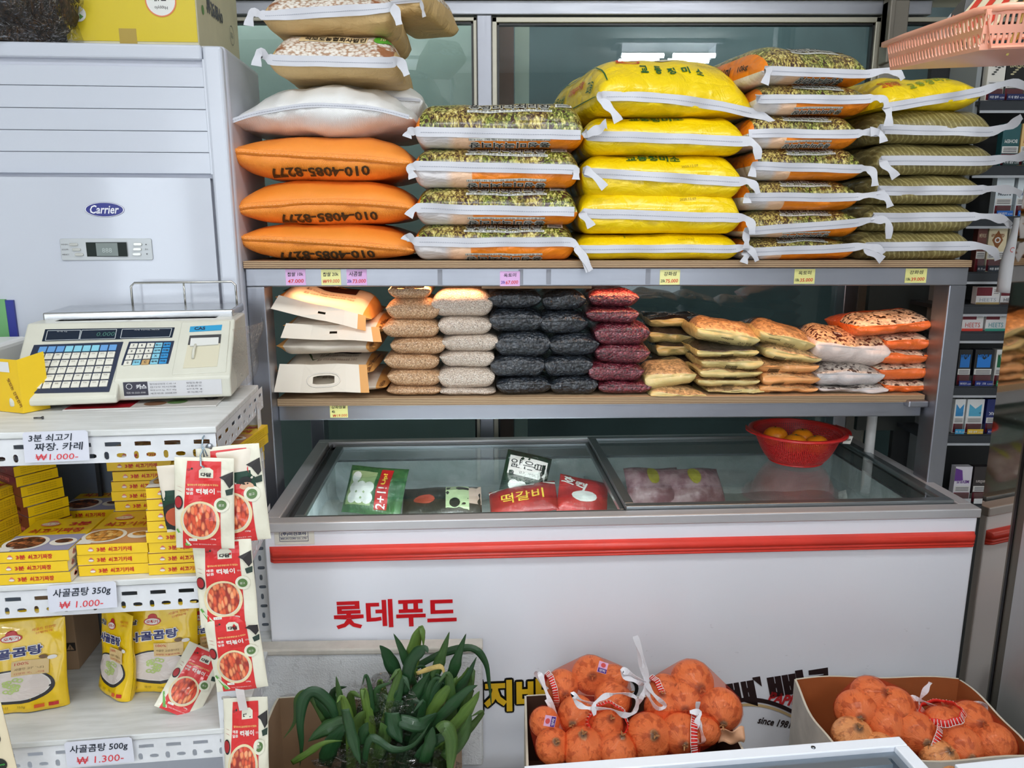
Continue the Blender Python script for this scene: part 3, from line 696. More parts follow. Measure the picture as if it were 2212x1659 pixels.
        o = m.build('stitching', P((255, 176, 110), .5), s.t); o['kind'] = 'stuff'
        m = MB(); x, z = -s.W/2, s.zs(-s.W/2)
        m.tube([(x, 0, z), (x-.008, -.006, z+.004), (x-.016, -.012, z-.008), (x-.012, -.014, z-.022), (x-.016, -.014, z-.032)], .0014, 5); m.build('thread_end', P((206, 200, 200), .6), s.t, True)
# left stack
A = []
A.append(Sack('orange', 512, 894, 484, 563, 514, 541, 'orange woven sack, lowest of its stack, standing on the plywood', 'orange woven sacks', sb=.15, q=.56, n=2.0, a=.10, base=ZS, L=.5, mid=.004))
A.append(Sack('orange', 502, 895, 388, 485, 452, 450, 'orange woven sack, middle one of three', 'orange woven sacks', sb=.15, q=.56, n=2.0, a=.11, L=.5, mid=.016))
A.append(Sack('orange', 487, 890, 293, 389, 327, 352, 'orange woven sack directly under the white woven sack', 'orange woven sacks', sb=.15, q=.56, n=2.0, a=.11, L=.5, mid=.002))
for s, (x0, x1, y) in zip(A, ((601, 812, 548), (605, 817, 467), (582, 800, 369))):
    m = MB(); a, z = s.lx(x0, y+2); b, z2 = s.lx(x1, y); m.text('010-4085-8277', s.F(.003), (a+b)/2, (z+z2)/2, .021, b-a, PI-math.atan2(z2-z, b-a)*0+R(1.5), .03, 0); m.build('phone_number', P((58, 40, 18), .6), s.t)
Sack('white', 690, 914, 172, 296, 225, 218, 'grey white woven sack lobe behind the big white one', None, Y=SY+.22, sb=.14, q=.6, n=2.0, a=.12, tw=7, wr=1.6, L=.3, mid=.01)
s = Sack('white', 488, 893, 168, 304, 268, 256, 'big white woven sack bulging above the orange sacks', None, sb=.24, q=.62, n=2.0, a=.2, tw=9, mid=.036, wr=3.0, L=.5)
m = MB(); x0, z0 = s.lx(754, 303); x1, z1 = s.lx(806, 296)
for q in ((x0, z0, x1, z0+.0015), (x0, z1, x1, z1+.0015), (x0, z0, x0+.0015, z1), (x1-.0015, z0, x1, z1), ((x0+x1)/2, z0, (x0+x1)/2+.0015, z1)): m.rect(s.F(.0015), *q, nu=6)
m.text('농협', s.F(.0015), x0*.3+x1*.7, (z0+z1)/2, .006, .016, PI, .02); m.build('printed_marks', INK, s.t)
def kraft_print(s, full=True):
    m = MB()
    if full:
        m.rect(s.F(.0012), -.28*s.W, .74*s.H, .26*s.W, .90*s.H, 1, 16, 4); s.txt(m, '석모도농협회사법인', -.24, .25, .76, .87, 0, 0, .03, .002)
    x, z = .38*s.W, .84*s.H; m.disc(s.F(.0013), x, z, .022, .012, 20, 2); m.text('10', s.F(.0022), x, z, .010, None, 0, .03, 1)
    m.build('printed_label', [INK, P((226, 202, 156), .5), P((90, 176, 50), .5)], s.t)
s = Sack('kraft', 580, 858, 73, 187, 131, 137, 'kraft paper rice sack lying on the white woven sack', 'kraft paper rice sacks', tw=21, tl=((572, 122), (568, 152)), tr=((868, 140), (884, 172)), sb=.05, a=.12, L=.42, q=.55); kraft_print(s)
s = Sack('kraft', 564, 850, -18, 80, 36, 18, 'kraft paper rice sack, topmost in the left stack', 'kraft paper rice sacks', tw=21, tl=((556, 40), (552, 68)), tr=((856, 28), (868, 66)), sb=.05, a=.12, L=.42, q=.55); kraft_print(s, False)
s = Sack('kraft', 800, 916, -40, 42, 6, 6, 'kraft paper sack end poking out behind the topmost sack', 'kraft paper rice sacks', Y=SY+.2, rz=R(-14), tw=9, tr=((926, 30), (932, 48)), sb=.03, a=.06, L=.3)
# second stack: photo printed 20 kg sacks
def photo_print(s, under=True, w=(.32, .80), top=.88, th=.26, bc=True):
    m = MB(); u0, u1 = w; zs = (s.zl+s.zr)/2/s.H; t1 = top
    m.rect(s.F(.0011), (u0-.01-.5)*s.W, (t1-.115)*s.H, (u1+.01-.5)*s.W, (t1-.055)*s.H, 1, 14, 2)
    s.halo(m, '풍성미곡처리장', u0-.5, u1-.5, t1-.04, t1+.05, 0)
    s.txt(m, '풍성미곡처리장', u0-.5, u1-.5, t1-.04, t1+.05, 0, 0, .02, .0034)
    s.txt(m, '전남 영광군 백수읍 백수로 90-13 TEL 061-352-4181', u0-.5, u1-.5, t1-.11, t1-.06, 0, 0, .0, .0024)
    if under:
        m.rect(s.F(.0011), (u0-.5)*s.W, .155*s.H, (u1-.5)*s.W, .215*s.H, 1, 14, 2)
        s.txt(m, '전남 영광군 백수읍 백수로 90-13 TEL 061-352-4181', u0-.5, u1-.5, .16, .21, 0, PI, .0, .0024)
        s.halo(m, '풍성미곡처리장', u0-.5, u1-.5, .03, .13, PI); s.txt(m, '풍성미곡처리장', u0-.5, u1-.5, .03, .13, 0, PI, .02, .0034)
    if bc:
        m.rect(s.F(.0012), .33*s.W, .88*s.H, .43*s.W, .95*s.H, 1, 4, 2)
        for k in range(9): m.rect(s.F(.002), (.34+.009*k)*s.W, .89*s.H, (.34+.009*k+.005)*s.W, .935*s.H, 0, 1, 2)
    m.build('printed_label', [INK, LBL], s.t)
gB = 'photo printed twenty kilo rice sacks'
for a in ((893, 1242, 484, 569, 523, 523, 'photo printed rice sack resting on the plywood next to the orange sacks', dict(base=ZS, tl=((884, 512), (880, 518)), tr=((1250, 545), (1270, 583)))),
          (897, 1248, 405, 488, 450, 458, 'photo printed rice sack, second from below, beside the middle orange sack', dict(tl=((886, 468),))),
          (893, 1252, 322, 417, 358, 367, 'photo printed rice sack, second from the top, beside the third orange sack', dict(tl=((889, 372), (897, 388)), tr=((1240, 390),))),
          (895, 1262, 227, 329, 285, 292, 'photo printed rice sack, uppermost of the stack beside the white sack', dict(tl=((890, 292), (884, 302)), dome=.006))):
    s = Sack('photo', *a[:6], a[6], gB, sb=.045, **a[7]); photo_print(s)
# third stack: yellow 20 kg sacks
def yellow_print(s, date=True, full=False, w=(.28, .62), zz=(.84, .96)):
    m = MB()
    if full:
        for k, ch in enumerate('교동정미소'): s.txt(m, ch, -.22+k*.077*1.15, -.17+k*.077*1.15, .68-.012*k, .8-.012*k, 0, 0, .03)
        m.disc(s.F(.0012), -.02*s.W, .94*s.H, .022, .006, 16, 1)
        s.txt(m, '고향의맛', -.36, -.22, .86, .93, 2, R(12), .02); m.disc(s.F(), -.27*s.W, .88*s.H, .03, .008, 20, 2, .8)
        s.txt(m, '생산자 도정일자', .18, .36, .84, .88, 3, -.05, 0)
    else: s.txt(m, '교동정미소', w[0]-.5, w[1]-.5, zz[0], zz[1], 0, 0, .03)
    if date: s.txt(m, '2020.12.07', .12, .22, .70, .755, 3, 0, 0)
    m.build('printed_lettering', [GRN, P((222, 214, 190), .5), REDI, P((150, 130, 30), .6)], s.t)
gC = 'yellow twenty kilo rice sacks'
for i, a in enumerate(((1245, 1598, 503, 568, 538, 537, 'yellow rice sack at the bottom, resting on the plywood', dict(base=ZS, tw=17, tl=((1243, 540), (1268, 583)), tr=((1606, 535), (1620, 562)))),
          (1253, 1602, 402, 508, 460, 472, 'yellow rice sack, second from the bottom of its stack', dict(tw=20, tl=((1256, 468), (1272, 490)), tr=((1608, 478), (1610, 505)))),
          (1257, 1605, 336, 432, 372, 394, 'yellow rice sack in the middle, with a tape tail hanging on its front', dict(tw=20, tl=((1264, 372), (1300, 408)), tr=((1612, 398), (1622, 420)))),
          (1263, 1612, 253, 345, 293, 306, 'yellow rice sack just below the bulging uppermost yellow one', dict(tw=21, tl=((1262, 298), (1290, 286), (1302, 275)), tr=((1620, 318), (1622, 348)))))):
    s = Sack('yellow', *a[:6], a[6], gC, sb=.055, **a[7]); yellow_print(s, i != 3) if i else yellow_print(s, True, w=(.3, .31))
s = Sack('yellow', 1288, 1640, 124, 262, 214, 242, 'big bulging yellow rice sack on top of the yellow stack', gC, sb=.075, a=.17, q=.5, tw=20, rz=R(11), tl=((1282, 222), (1300, 240), (1318, 270)), tr=((1650, 268), (1655, 298)), wr=1.5, mid=.012, dome=.012, L=.58); yellow_print(s, False, True)
m = MB(); sl = lambda a, b: s.S(-s.W/2*.985, a, -1)*1 + V((-.004, 0, b))
Lw = s.Lf(); fl = lambda c: (lambda a, b: Lw(c-a, b))
m.text('20kg±50g', fl(.22), 0, .085, .020, .13, 0, .02, 1); m.text('교동섬쌀', fl(.40), 0, .075, .032, .14, 0, .02, 0); m.text('교동', fl(.09), 0, .07, .03, .05, 0, .02, 0)
for z0 in (.036, .118): m.rect(lambda a, b: Lw(a, b), .02, z0, .5, z0+.003, 0, 20, 1)
m.build('side_lettering', [GRN, REDI], s.t)
# fourth stack: photo printed 10 kg sacks
gD = 'photo printed ten kilo rice sacks'
Y4 = SY
for i, a in enumerate(((1602, 1848, 511, 563, 545, 534, 'small photo printed rice sack, lowest, flattened onto the plywood', dict(base=ZS, tl=((1600, 552), (1592, 566)), tr=((1870, 534), (1886, 546)))),
          (1605, 1856, 453, 524, 500, 481, 'small photo printed rice sack, second from the plywood, seam rising to the right', dict(tl=((1600, 520), (1597, 535)), tr=((1878, 476), (1896, 480), (1892, 515)))),
          (1606, 1856, 390, 458, 426, 426, 'small photo printed rice sack, third from the plywood', dict(tl=((1602, 440),), tr=((1890, 424), (1900, 448)))),
          (1622, 1864, 322, 394, 358, 366, 'small photo printed rice sack, fourth from the plywood', dict(tl=((1612, 384),), tr=((1866, 372), (1868, 404)))),
          (1614, 1856, 250, 325, 289, 290, 'small photo printed rice sack with a tape tail reaching the khaki sacks', dict(tr=((1880, 292), (1886, 312)))),
          (1632, 1884, 186, 251, 215, 215, 'small photo printed rice sack, second from the top', dict(tl=((1628, 212),), tr=((1890, 222), (1892, 240)))),
          (1634, 1894, 103, 187, 158, 157, 'small photo printed rice sack topping its stack, seam tails spread wide', dict(tl=((1640, 158), (1626, 190)), tr=((1904, 160), (1918, 180)), a=.13, dome=.008, rz=R(13))))):
    s = Sack('photo_small', *a[:6], a[6], gD, sb=.05, tw=18, L=.44, **a[7]); photo_print(s, i in (1, 4, 5, 6), w=(.34, .76), bc=(i == 6))
m = MB(); Lw = s.Lf(); m.text('추청미', lambda a, b: Lw(.20-a, b), 0, s.H*.45, .03, .09, 0, .03, 0); m.text('10kg', lambda a, b: Lw(.09-a, b), 0, s.H*.45, .018, .05, 0, .02, 0); m.build('flank_lettering', INK, s.t)
# fifth stack: khaki sacks and a tilted yellow one
gE = 'khaki ten kilo rice sacks'
for a in ((1862, 2096, 498, 562, 533, 531, 'khaki rice sack, lowest of five, resting on the plywood', dict(base=ZS, tl=((1858, 545), (1884, 560)), tr=((2118, 538), (2126, 560)))),
          (1876, 2106, 440, 500, 470, 468, 'khaki rice sack, second from the plywood', dict(tl=((1872, 474),), tr=((2138, 474), (2150, 486), (2138, 488)))),
          (1890, 2122, 378, 440, 412, 411, 'khaki rice sack, third from the plywood', dict(tl=((1886, 420),), tr=((2150, 412), (2176, 422)))),
          (1895, 2150, 311, 379, 347, 348, 'khaki rice sack, fourth from the plywood', dict(tl=((1892, 362), (1912, 386)), tr=((2176, 346), (2192, 336)))),
          (1894, 2146, 240, 313, 279, 286, 'khaki rice sack directly under the tilted yellow sack', dict(tl=((1884, 296), (1858, 290)), tr=((2160, 278), (2176, 258)), dome=.004))):
    s = Sack('khaki', *a[:6], a[6], gE, sb=.035, tw=20, L=.44, **a[7])
s = Sack('yellow', 1900, 2128, 162, 246, 236, 196, 'small yellow rice sack tilted on top of the khaki stack', None, sb=.06, tw=19, a=.14, q=.5, rz=R(6), wr=1.4, tl=((1896, 244), (1892, 278)), tr=((2160, 184), (2192, 208)), L=.42)
m = MB()
for k, ch in enumerate('교동정미소'): s.txt(m, ch, -.2+k*.095, -.13+k*.095, .58+.045*k, .74+.045*k, 0, R(6), .02)
s.txt(m, '고향의맛', -.42, -.26, .62, .76, 1, R(10), .02); m.build('printed_lettering', [P((120, 150, 30), .4), REDI], s.t)
# price notes taped on the stand
def note(px0, px1, py0, py1, col, lines, label, y=-.0012, tilt=0):
    a = spx(px0, py0, y); b = spx(px1, py1, y); cx, cz = (a.x+b.x)/2, (a.z+b.z)/2; w_, h_ = b.x-a.x, a.z-b.z
    o = stM @ V((cx, y, cz)); t = T('price_note', label, 'price note', o, SR, 'handwritten price notes on the stand')
    MB().box((-w_/2, 0, -h_/2), (w_/2, .0006, h_/2)).build('paper', P(col, .45, coat=.4), t)
    m = MB()
    for (s_, x, z, ww, hh, k) in lines: m.text(s_, FRONT(-.0006), x*w_, z*h_, hh*h_, ww*w_, R(2), .012, k, .12)
    m.build('handwriting', [P((30, 28, 36), .5), P((214, 40, 30), .5), P((60, 40, 160), .5)], t)
PK, YL = (222, 172, 222), (236, 232, 150)
def L2(a, k, p, kc=0): return [(a, 0, .24, .62, .26, 0), (k, -.34, -.24, .22, .2, kc), (p, .1, -.24, .62, .24, 1)]
note(616, 661, 582, 616, PK, [('찹쌀 10k', 0, .2, .8, .26, 0), ('47.000', 0, -.24, .8, .24, 1)], 'pink price note reading 47.000, leftmost on the top beam')
note(693, 737, 582, 616, YL, [('찹쌀 20k', 0, .2, .8, .26, 0), ('₩99.000', 0, -.24, .85, .24, 1)], 'yellow price note reading 99.000 under the orange sacks')
note(748, 793, 582, 616, PK, [('사곰쌀', -.05, .22, .66, .3, 0), ('20k', -.36, -.24, .22, .2, 2), ('73.000', .12, -.24, .66, .24, 1)], 'pink price note reading 73.000 under the orange sacks')
note(1080, 1123, 586, 618, PK, L2('옥토미', '20k', '67.000', 2), 'pink price note reading 67.000 under the photo printed sacks')
note(1426, 1468, 583, 615, YL, L2('강화섬', '20k', '75.000'), 'yellow price note reading 75.000 under the yellow sacks')
note(1717, 1759, 581, 613, YL, L2('옥토미', '10k.', '35.000'), 'yellow price note reading 35.000 under the small photo printed sacks')
note(1957, 2000, 580, 611, YL, L2('강화섬', '10k.', '39.000'), 'yellow price note reading 39.000 under the khaki sacks')
note(712, 752, 873, 902, YL, [('강화섬쌀', 0, .3, .8, .26, 0), ('4k', -.3, -.05, .2, .2, 0), ('₩19.000', .05, -.34, .8, .2, 1)], 'yellow price note on the lower beam', y=.0538)
# ---------------------------------------------------------------- bagged grain on the lower shelf
def film_coat(n, w=.9, sc_=26, st=1.0, d=.012, ang=.5, str_=(1, 1, .35)):
    co = n.coord(); q = n.noise(n.map(co, str_, (0, ang, 0)), sc_, 3, .55, 1.2)
    n.b.inputs['Coat Weight'].default_value = w; n.b.inputs['Coat Roughness'].default_value = .05
    n.put(n.b.inputs['Coat Normal'], n.bump(n.m('ABSOLUTE', n.m('SUBTRACT', q, .5)), st, d))
def grain(name, stops, scale, depth, rough=.5, stretch=(1, 1, 1.3), drk=.6):
    n = NT(name); co = n.map(n.coord(), stretch); r = n.add('TexVoronoi', Vector=co, Scale=scale)
    hue = n.add('SeparateColor', i0=r.outputs[1]).outputs[0]; d = r.outputs[0]
    c = n.ramp(hue, stops); c2 = n.mix(n.ramp(d, [(.45, (0, 0, 0)), (.85, (255, 255, 255))]), c, tuple(x*drk for x in stops[0][1]))
    n.fin(c2, rough, 0, n.bump(n.m('SUBTRACT', 1, d), 1, depth)); return n
GM = {}
for nm, st_, s_, d_, r_ in (('brown', [(0, (186, 138, 96)), (.5, (214, 170, 126)), (1, (240, 208, 170))], 330, .0012, .5), ('pale', [(0, (206, 184, 164)), (.5, (226, 208, 190)), (1, (246, 236, 224))], 360, .0015, .5),
                            ('black', [(0, (22, 27, 34)), (1, (46, 54, 64))], 105, .004, .4), ('red', [(0, (86, 22, 36)), (.9, (128, 38, 54)), (1, (168, 90, 100))], 170, .003, .4)):
    n = grain(nm+'_grain', st_, s_, d_, r_, drk=.6 if nm in ('black', 'red') else .8); film_coat(n, 1 if nm in ('black', 'red') else .7, 34, 1, .02, .45); GM[nm] = n.mat
def packmat(name, edge, top, label=None, spots=None):
    n = NT(name); u, v, _ = n.sep(n.coord('UV')); x, y, z = n.sep(n.coord()); co = n.coord()
    r = n.add('TexVoronoi', Vector=co, Scale=150); h = n.add('SeparateColor', i0=r.outputs[1]).outputs[0]
    g = n.ramp(h, [(0, tuple(c*.72 for c in top)), (.6, top), (1, tuple(min(255, c*1.15) for c in top))])
    if spots: g = n.mix(n.gt(h, .8), g, spots)
    if label: g = n.mix(n.m('MULTIPLY', n.gt(y, label[1]), 1), g, label[0])
    c = n.mix(n.gt(v, .6), n.mix(n.noise(co, 14, 3), edge, tuple(min(255, c*1.1+8) for c in edge)), g)
    n.fin(c, .4, 0, n.bump(n.noise(co, 30, 3, .6, 1), .5, .006)); film_coat(n, .8, 26, 1, .016, .3); return n.mat
GM['gold'] = packmat('gold_edge_pack', (204, 184, 120), (196, 158, 112), ((40, 26, 22), .095))
GM['goldb'] = packmat('dark_gold_pack', (196, 178, 112), (56, 48, 44), ((26, 22, 24), .08))
GM['amber'] = packmat('amber_edge_pack', (226, 160, 96), (214, 164, 112), ((40, 26, 22), .09))
GM['whitep'] = packmat('white_edge_pack', (224, 208, 200), (238, 202, 160), ((46, 20, 20), .13), (84, 40, 34))
GM['whiteq'] = packmat('clear_edge_pack', (196, 192, 192), (200, 190, 180), None, (60, 40, 36))
GM['orangep'] = packmat('orange_edge_pack', (240, 106, 34), (238, 214, 188), ((240, 110, 40), .1), (66, 44, 36))
n = NT('cream_bag'); u, v, _ = n.sep(n.coord('UV'))
GM['cream'] = n.fin(n.mix(n.m('MAXIMUM', n.gt(u, .9), n.m('LESS_THAN', u, .07)), n.mix(n.noise(n.coord(), 4, 2), (238, 226, 208), (244, 234, 220)), (232, 168, 92)), .5, 0, crinkle(n, 8, .25, .006))
SM.update(GM)
Sack.tape_ = Sack.tape
class Pack(Sack):
    def tape(s, tw, tl, tr): pass
PY = SY+.065
def packs(kind, rows, lab, group, name='grain_bag', cat='bag', **kw):
    """rows bottom to top: (xl, xr, yt, yb[, tilt]); each lies on the one below"""
    base = ZP; out = []
    for i, r in enumerate(rows):
        xl, xr, yt, yb = r[:4]; ex = dict(kw); ex.update(r[5] if len(r) > 5 else {})
        k = ex.pop('kind', kind)
        Yq = ex.pop('Y', PY); mid = yt*.42+yb*.58; zt = at((xl+xr)/2, yt, Yq+.05).z; b_ = base
        if ex.pop('free', 0): b_ = at((xl+xr)/2, yb, Yq).z
        o = Pack(k, xl, xr, yt, yb, mid, mid, lab(i, len(rows)), group, Y=Yq, base=b_, name=name, cat=cat, tilt=(r[4] if len(r) > 4 else 0), **ex)
        base = o.z0+o.H-.004; out.append(o)
    return out
ORD = ['lowest', 'second from the bottom', 'third from the bottom', 'fourth from the bottom', 'fifth from the bottom', 'sixth from the bottom', 'seventh from the bottom']
def labf(desc): return lambda i, n_: '%s, %s' % (desc, 'topmost of its pile' if i == n_-1 else ORD[i])
kw = dict(L=.2, a=.05, sb=.045, n=2.0, q=.55, wr=.8, seed=0)
packs('brown', [(835, 952, 825, 856), (836, 953, 790, 827), (829, 948, 756, 794), (843, 963, 722, 758), (826, 948, 683, 727), (833, 950, 640, 685), (838, 930, 608, 640)], labf('clear bag of brown rice beside the white handle bags'), 'clear bags of brown rice', **kw)
packs('pale', [(950, 1071, 829, 857), (946, 1069, 784, 832), (949, 1068, 750, 786), (955, 1076, 716, 750), (946, 1062, 677, 717), (932, 1064, 622, 678)], labf('clear bag of pale barley'), 'clear bags of pale barley', **kw)
kw['wr'] = 1.1
packs('black', [(1072, 1192, 804, 852), (1059, 1178, 762, 806), (1070, 1190, 709, 764), (1057, 1173, 659, 711), (1053, 1170, 622, 661)], labf('clear bag of black beans beside the barley'), 'clear bags of black beans', **kw)
packs('black', [(1190, 1292, 803, 851), (1176, 1281, 760, 805), (1187, 1295, 713, 763), (1163, 1271, 663, 718), (1172, 1266, 622, 663)], labf('clear bag of black beans beside the red beans'), 'clear bags of black beans', **kw)
packs('red', [(1293, 1408, 814, 851), (1272, 1392, 775, 817), (1286, 1405, 736, 777), (1284, 1405, 690, 738), (1266, 1381, 656, 691), (1272, 1381, 622, 657)], labf('clear bag of dark red beans'), 'clear bags of red beans', **kw)
kw = dict(L=.2, a=.07, sb=.035, n=2.2, q=.6, wr=1.6)
p = packs('gold', [(1530, 1652, 824, 862), (1508, 1642, 808, 832), (1512, 1648, 788, 815), (1515, 1650, 764, 796), (1505, 1640, 738, 776, 0, dict(kind='goldb')), (1500, 1640, 690, 745, R(10), dict(a=.13))], labf('gold edged grain pack next to the dark sealed pile'), 'gold edged grain packs', name='grain_pack', **kw)
q = packs('amber', [(1642, 1768, 822, 852), (1648, 1775, 798, 828), (1636, 1770, 772, 803), (1650, 1775, 745, 782, R(8), dict(kind='gold')), (1632, 1760, 700, 752, R(14), dict(kind='gold', a=.13))], labf('amber edged grain pack in the middle of the mixed grain packs'), 'amber edged grain packs', name='grain_pack', **kw)
r_ = packs('whiteq', [(1770, 1920, 824, 854), (1765, 1912, 784, 828), (1757, 1922, 706, 786, R(5), dict(kind='whitep', a=.17, L=.22))], labf('white edged mixed bean pack'), 'white edged bean packs', name='bean_pack', **kw)
s_ = packs('orangep', [(1912, 2012, 812, 856), (1900, 2012, 778, 814), (1905, 2014, 748, 780), (1915, 2016, 720, 750), (1852, 2016, 676, 724, R(-4), dict(a=.13))], labf('orange edged mixed grain pack at the right end of the shelf'), 'orange edged grain packs', name='grain_pack', **kw)
for grp, ink in ((p, INK), (q, INK)):
    for o in grp:
        m = MB(); a, b_ = o.W, o.H; rr = o.F(.0014); x0 = (-.1 if grp is p else -.32)*a; z0 = .12*b_
        for k in range(9): m.rect(rr, x0+k*.022*a, z0, x0+(k*.022+.012)*a, z0+.26*b_, 0, 1, 1)
        m.text('국산 잡곡', rr, x0+.38*a, z0+.12*b_, .14*b_, .2*a, 0, 0, 0); m.build('barcode_print', ink, o.t)
for o, t_, c in ((p[-1], '오곡', (228, 220, 205)), (q[-1], '오곡', (228, 220, 205)), (r_[-1], '혼합곡', (240, 235, 225))):
    m = MB(); ww = lambda x, y, o=o: o.S(x, min(o.L*.96, max(.01, y)), 1)+V((0, 0, .0016)); m.text(t_, ww, -.1*o.W, .155, .028, .45*o.W, 0, .02, 0); 
    if o is r_[-1]:
        m.disc(ww, -.03, .045, .014, .014, 18, 1); m.text('모둠', lambda x, y: ww(x, y)+V((0, 0, .0012)), -.03, .045, .009, .02, 0, .02, 0)
        for k in range(6): m.disc(ww, .035+.009*(k % 3), .07+.012*(k//3), .009, .004, 5, 2)
    m.build('front_print', [P(c, .5), P((70, 30, 28), .5), P((96, 120, 60), .5)], o.t)
# dark sealed pile and the small gold packs in front of it
z_ = [(1405, 1528, 833, 870, R(1), dict(Y=SY+.05)), (1396, 1508, 784, 836, R(-6), dict(kind='gold', a=.1, Y=SY+.07))]
packs('gold', z_, labf('small crumpled gold edged pack beside the red beans'), 'small crumpled gold packs', name='grain_pack', **kw)
kd = dict(kw); kd.update(Y=SY+.22, wr=2.2)
packs('goldb', [(1405, 1520, 790, 830), (1410, 1525, 765, 795), (1418, 1530, 735, 768), (1402, 1515, 700, 738), (1404, 1535, 680, 702)], labf('dark grain pack with sealed brown edge behind the gold packs'), 'dark sealed grain packs', name='grain_pack', **kd)
# white handle bags of rice
kc = dict(L=.32, a=.24, sb=.045, n=1.8, q=.8, wr=1.2)
hb_ = packs('cream', [(600, 835, 806, 857), (598, 806, 766, 828), (596, 812, 716, 770), (610, 832, 676, 730, R(2)), (588, 800, 616, 700, R(13), dict(L=.3))], labf('cream handle bag of rice with orange sides'), 'cream handle bags of rice', name='rice_bag', **kc)
for i, o in enumerate(hb_):
    W = o.W; m = MB(); y1 = -.012
    fl = .062 if i in (1,) else .03
    zf = o.zl if i != 1 else o.H*.62
    wf = lambda a, b_, o=o, zf=zf: V((a*(1-.08*(b_-z0)/(z1-z0)), -.006-.5*(zf-b_)-.004*math.sin(a*30), b_+.002*math.sin(a*40)))
    x0, x1 = -W/2, W/2*(.95); z0, z1 = zf-fl, zf+.006; hx, hz = .0, (z0+z1)/2 - (.004 if i == 1 else 0)
    hr = (.033, .0105) if i == 1 else (.026, .0028)
    cells = [(x0, z0, hx-.06, z1), (hx-.06, z0, hx+.06, z1, hx, hz, *hr), (hx+.06, z0, x1-.022, z1)]
    if i in (1, 3, 4):
        slotplate(m, wf, x0, z0, x1, z1, cells, (0, .001, 0), 0); m.add([wf(x1-.022, z0), wf(x1, z0), wf(x1, z1), wf(x1-.022, z1)], [(0, 1, 2, 3)], 1); fo = m.build('handle_flange', [P((240, 230, 214), .5), P((232, 168, 92), .5)], o.t)
        fo.modifiers.new('solid', 'SOLIDIFY').thickness = .0008
    if i == 1:
        m = MB(); pts = [(hx+.045*math.cos(t)*abs(math.cos(t))**-.4 if abs(math.cos(t)) > .05 else hx, hz+.017*math.sin(t)) for t in [2*PI*k/28 for k in range(28)]]
        m.tube([wf(*q_)+V((0, -.001, 0)) for q_ in pts], .0022, 6, closed=True); m.build('handle_ring', P((240, 232, 220), .4), o.t, True)
    m = MB(); ft = o.F(.0015) if i != 1 else o.F(.0015); z = .78
    if i != 4:
        m.rect(o.F(.0012), .0*W, .90*o.H, .3*W, .985*o.H, 2, 6, 2)
        m.poly([ft(-.3*W, .9*o.H), ft(-.18*W, .74*o.H), ft(-.06*W, .84*o.H), ft(-.02*W, .96*o.H), ft(-.2*W, .97*o.H)], 1)
        for k in range(2): m.text('강화도 청정지역에서 재배한 맛있는 섬쌀', ft, .08*W, (.84-.1*k)*o.H, .05*o.H, .42*W, PI, 0, 0)
        m.text('교동', ft, .45*W, .5*o.H, .01, .016, PI/2, .02, 0)
    else:
        tp = lambda x, y, o=o: o.S(x, y, 1)+V((0, -.0006, .0015))
        m.rect(tp, -.1, .10, .06, .24, 2, 8, 6); m.text('강화섬쌀', tp, -.02, .15, .03, .1, 0, .04, 3)
        for k in range(2): m.text('강화도 청정지역에서 재배한 맛있는 섬쌀', tp, -.0, .075-.018*k, .009, .13, PI, 0, 0)
        m.poly([tp(-.14, .12), tp(-.12, .07), tp(-.09, .085), tp(-.085, .12)], 1)
    m.build('printed_lettering', [P((120, 78, 50), .5), P((66, 96, 40), .5), P((70, 30, 22), .5), P((226, 190, 120), .5)], o.t)

# ---------------------------------------------------------------- flexible pouches
class Pouch:
    def __init__(s, name, label, cat, loc, rot, w, h, t, mat, group=None, wr=1.0, stand=False, top=1.0, seed=None, ry=None, flat=False):
        s.w, s.h, s.th, s.wr, s.stand, s.top = w, h, t, wr, stand, top; s.seed = rnd.random()*50 if seed is None else seed
        s.t = T(name, label, cat, loc, 0, group); s.t.rotation_euler = rot
        m = MB(); nu, nv = 22, 30
        Q = lambda u: (1-math.cos(PI*u))/2
        m.grid(lambda u, v: s.S((Q(u)-.5)*w, Q(v)*h, 1), nu, nv); m.grid(lambda u, v: s.S((.5-Q(u))*w, Q(v)*h, -1), nu, nv)
        m.build('pouch_body', mat, s.t, True)
    def S(s, x, z, side):
        u = 2*x/s.w; v = z/s.h; e = (1-abs(u)**3)
        if s.stand: g = e**.5*max(0, (1-v))**.6*(1 if v > .04 else (.75+6*v)) + .0
        else: g = max(0, e)**.6*max(0, 1-abs(2*v-1)**3)**.6
        xx = x*(1-(1-s.top)*v)
        rim = min(1, 8*min(1-abs(u), v if not s.stand else 1, 1-v))
        k = mn.noise(V((x*22+s.seed, z*22, side)))*.003*s.wr + mn.noise(V((x*60+s.seed, z*50, side)))*.0012*s.wr
        sheet = mn.noise(V((x*12+s.seed, z*9, 0)))*.006*s.wr
        return V((xx, -side*(s.th*g*.5+.0003) - side*k*rim*(1 if s.th > .004 else .2) + sheet, z))
    def F(s, off=.0012): return lambda x, z: s.S(max(-s.w*.499, min(s.w*.499, x)), max(0, min(s.h, z)), 1)+V((0, -off, 0))
def upfrom(px, py, Y): return at(px, py, Y)
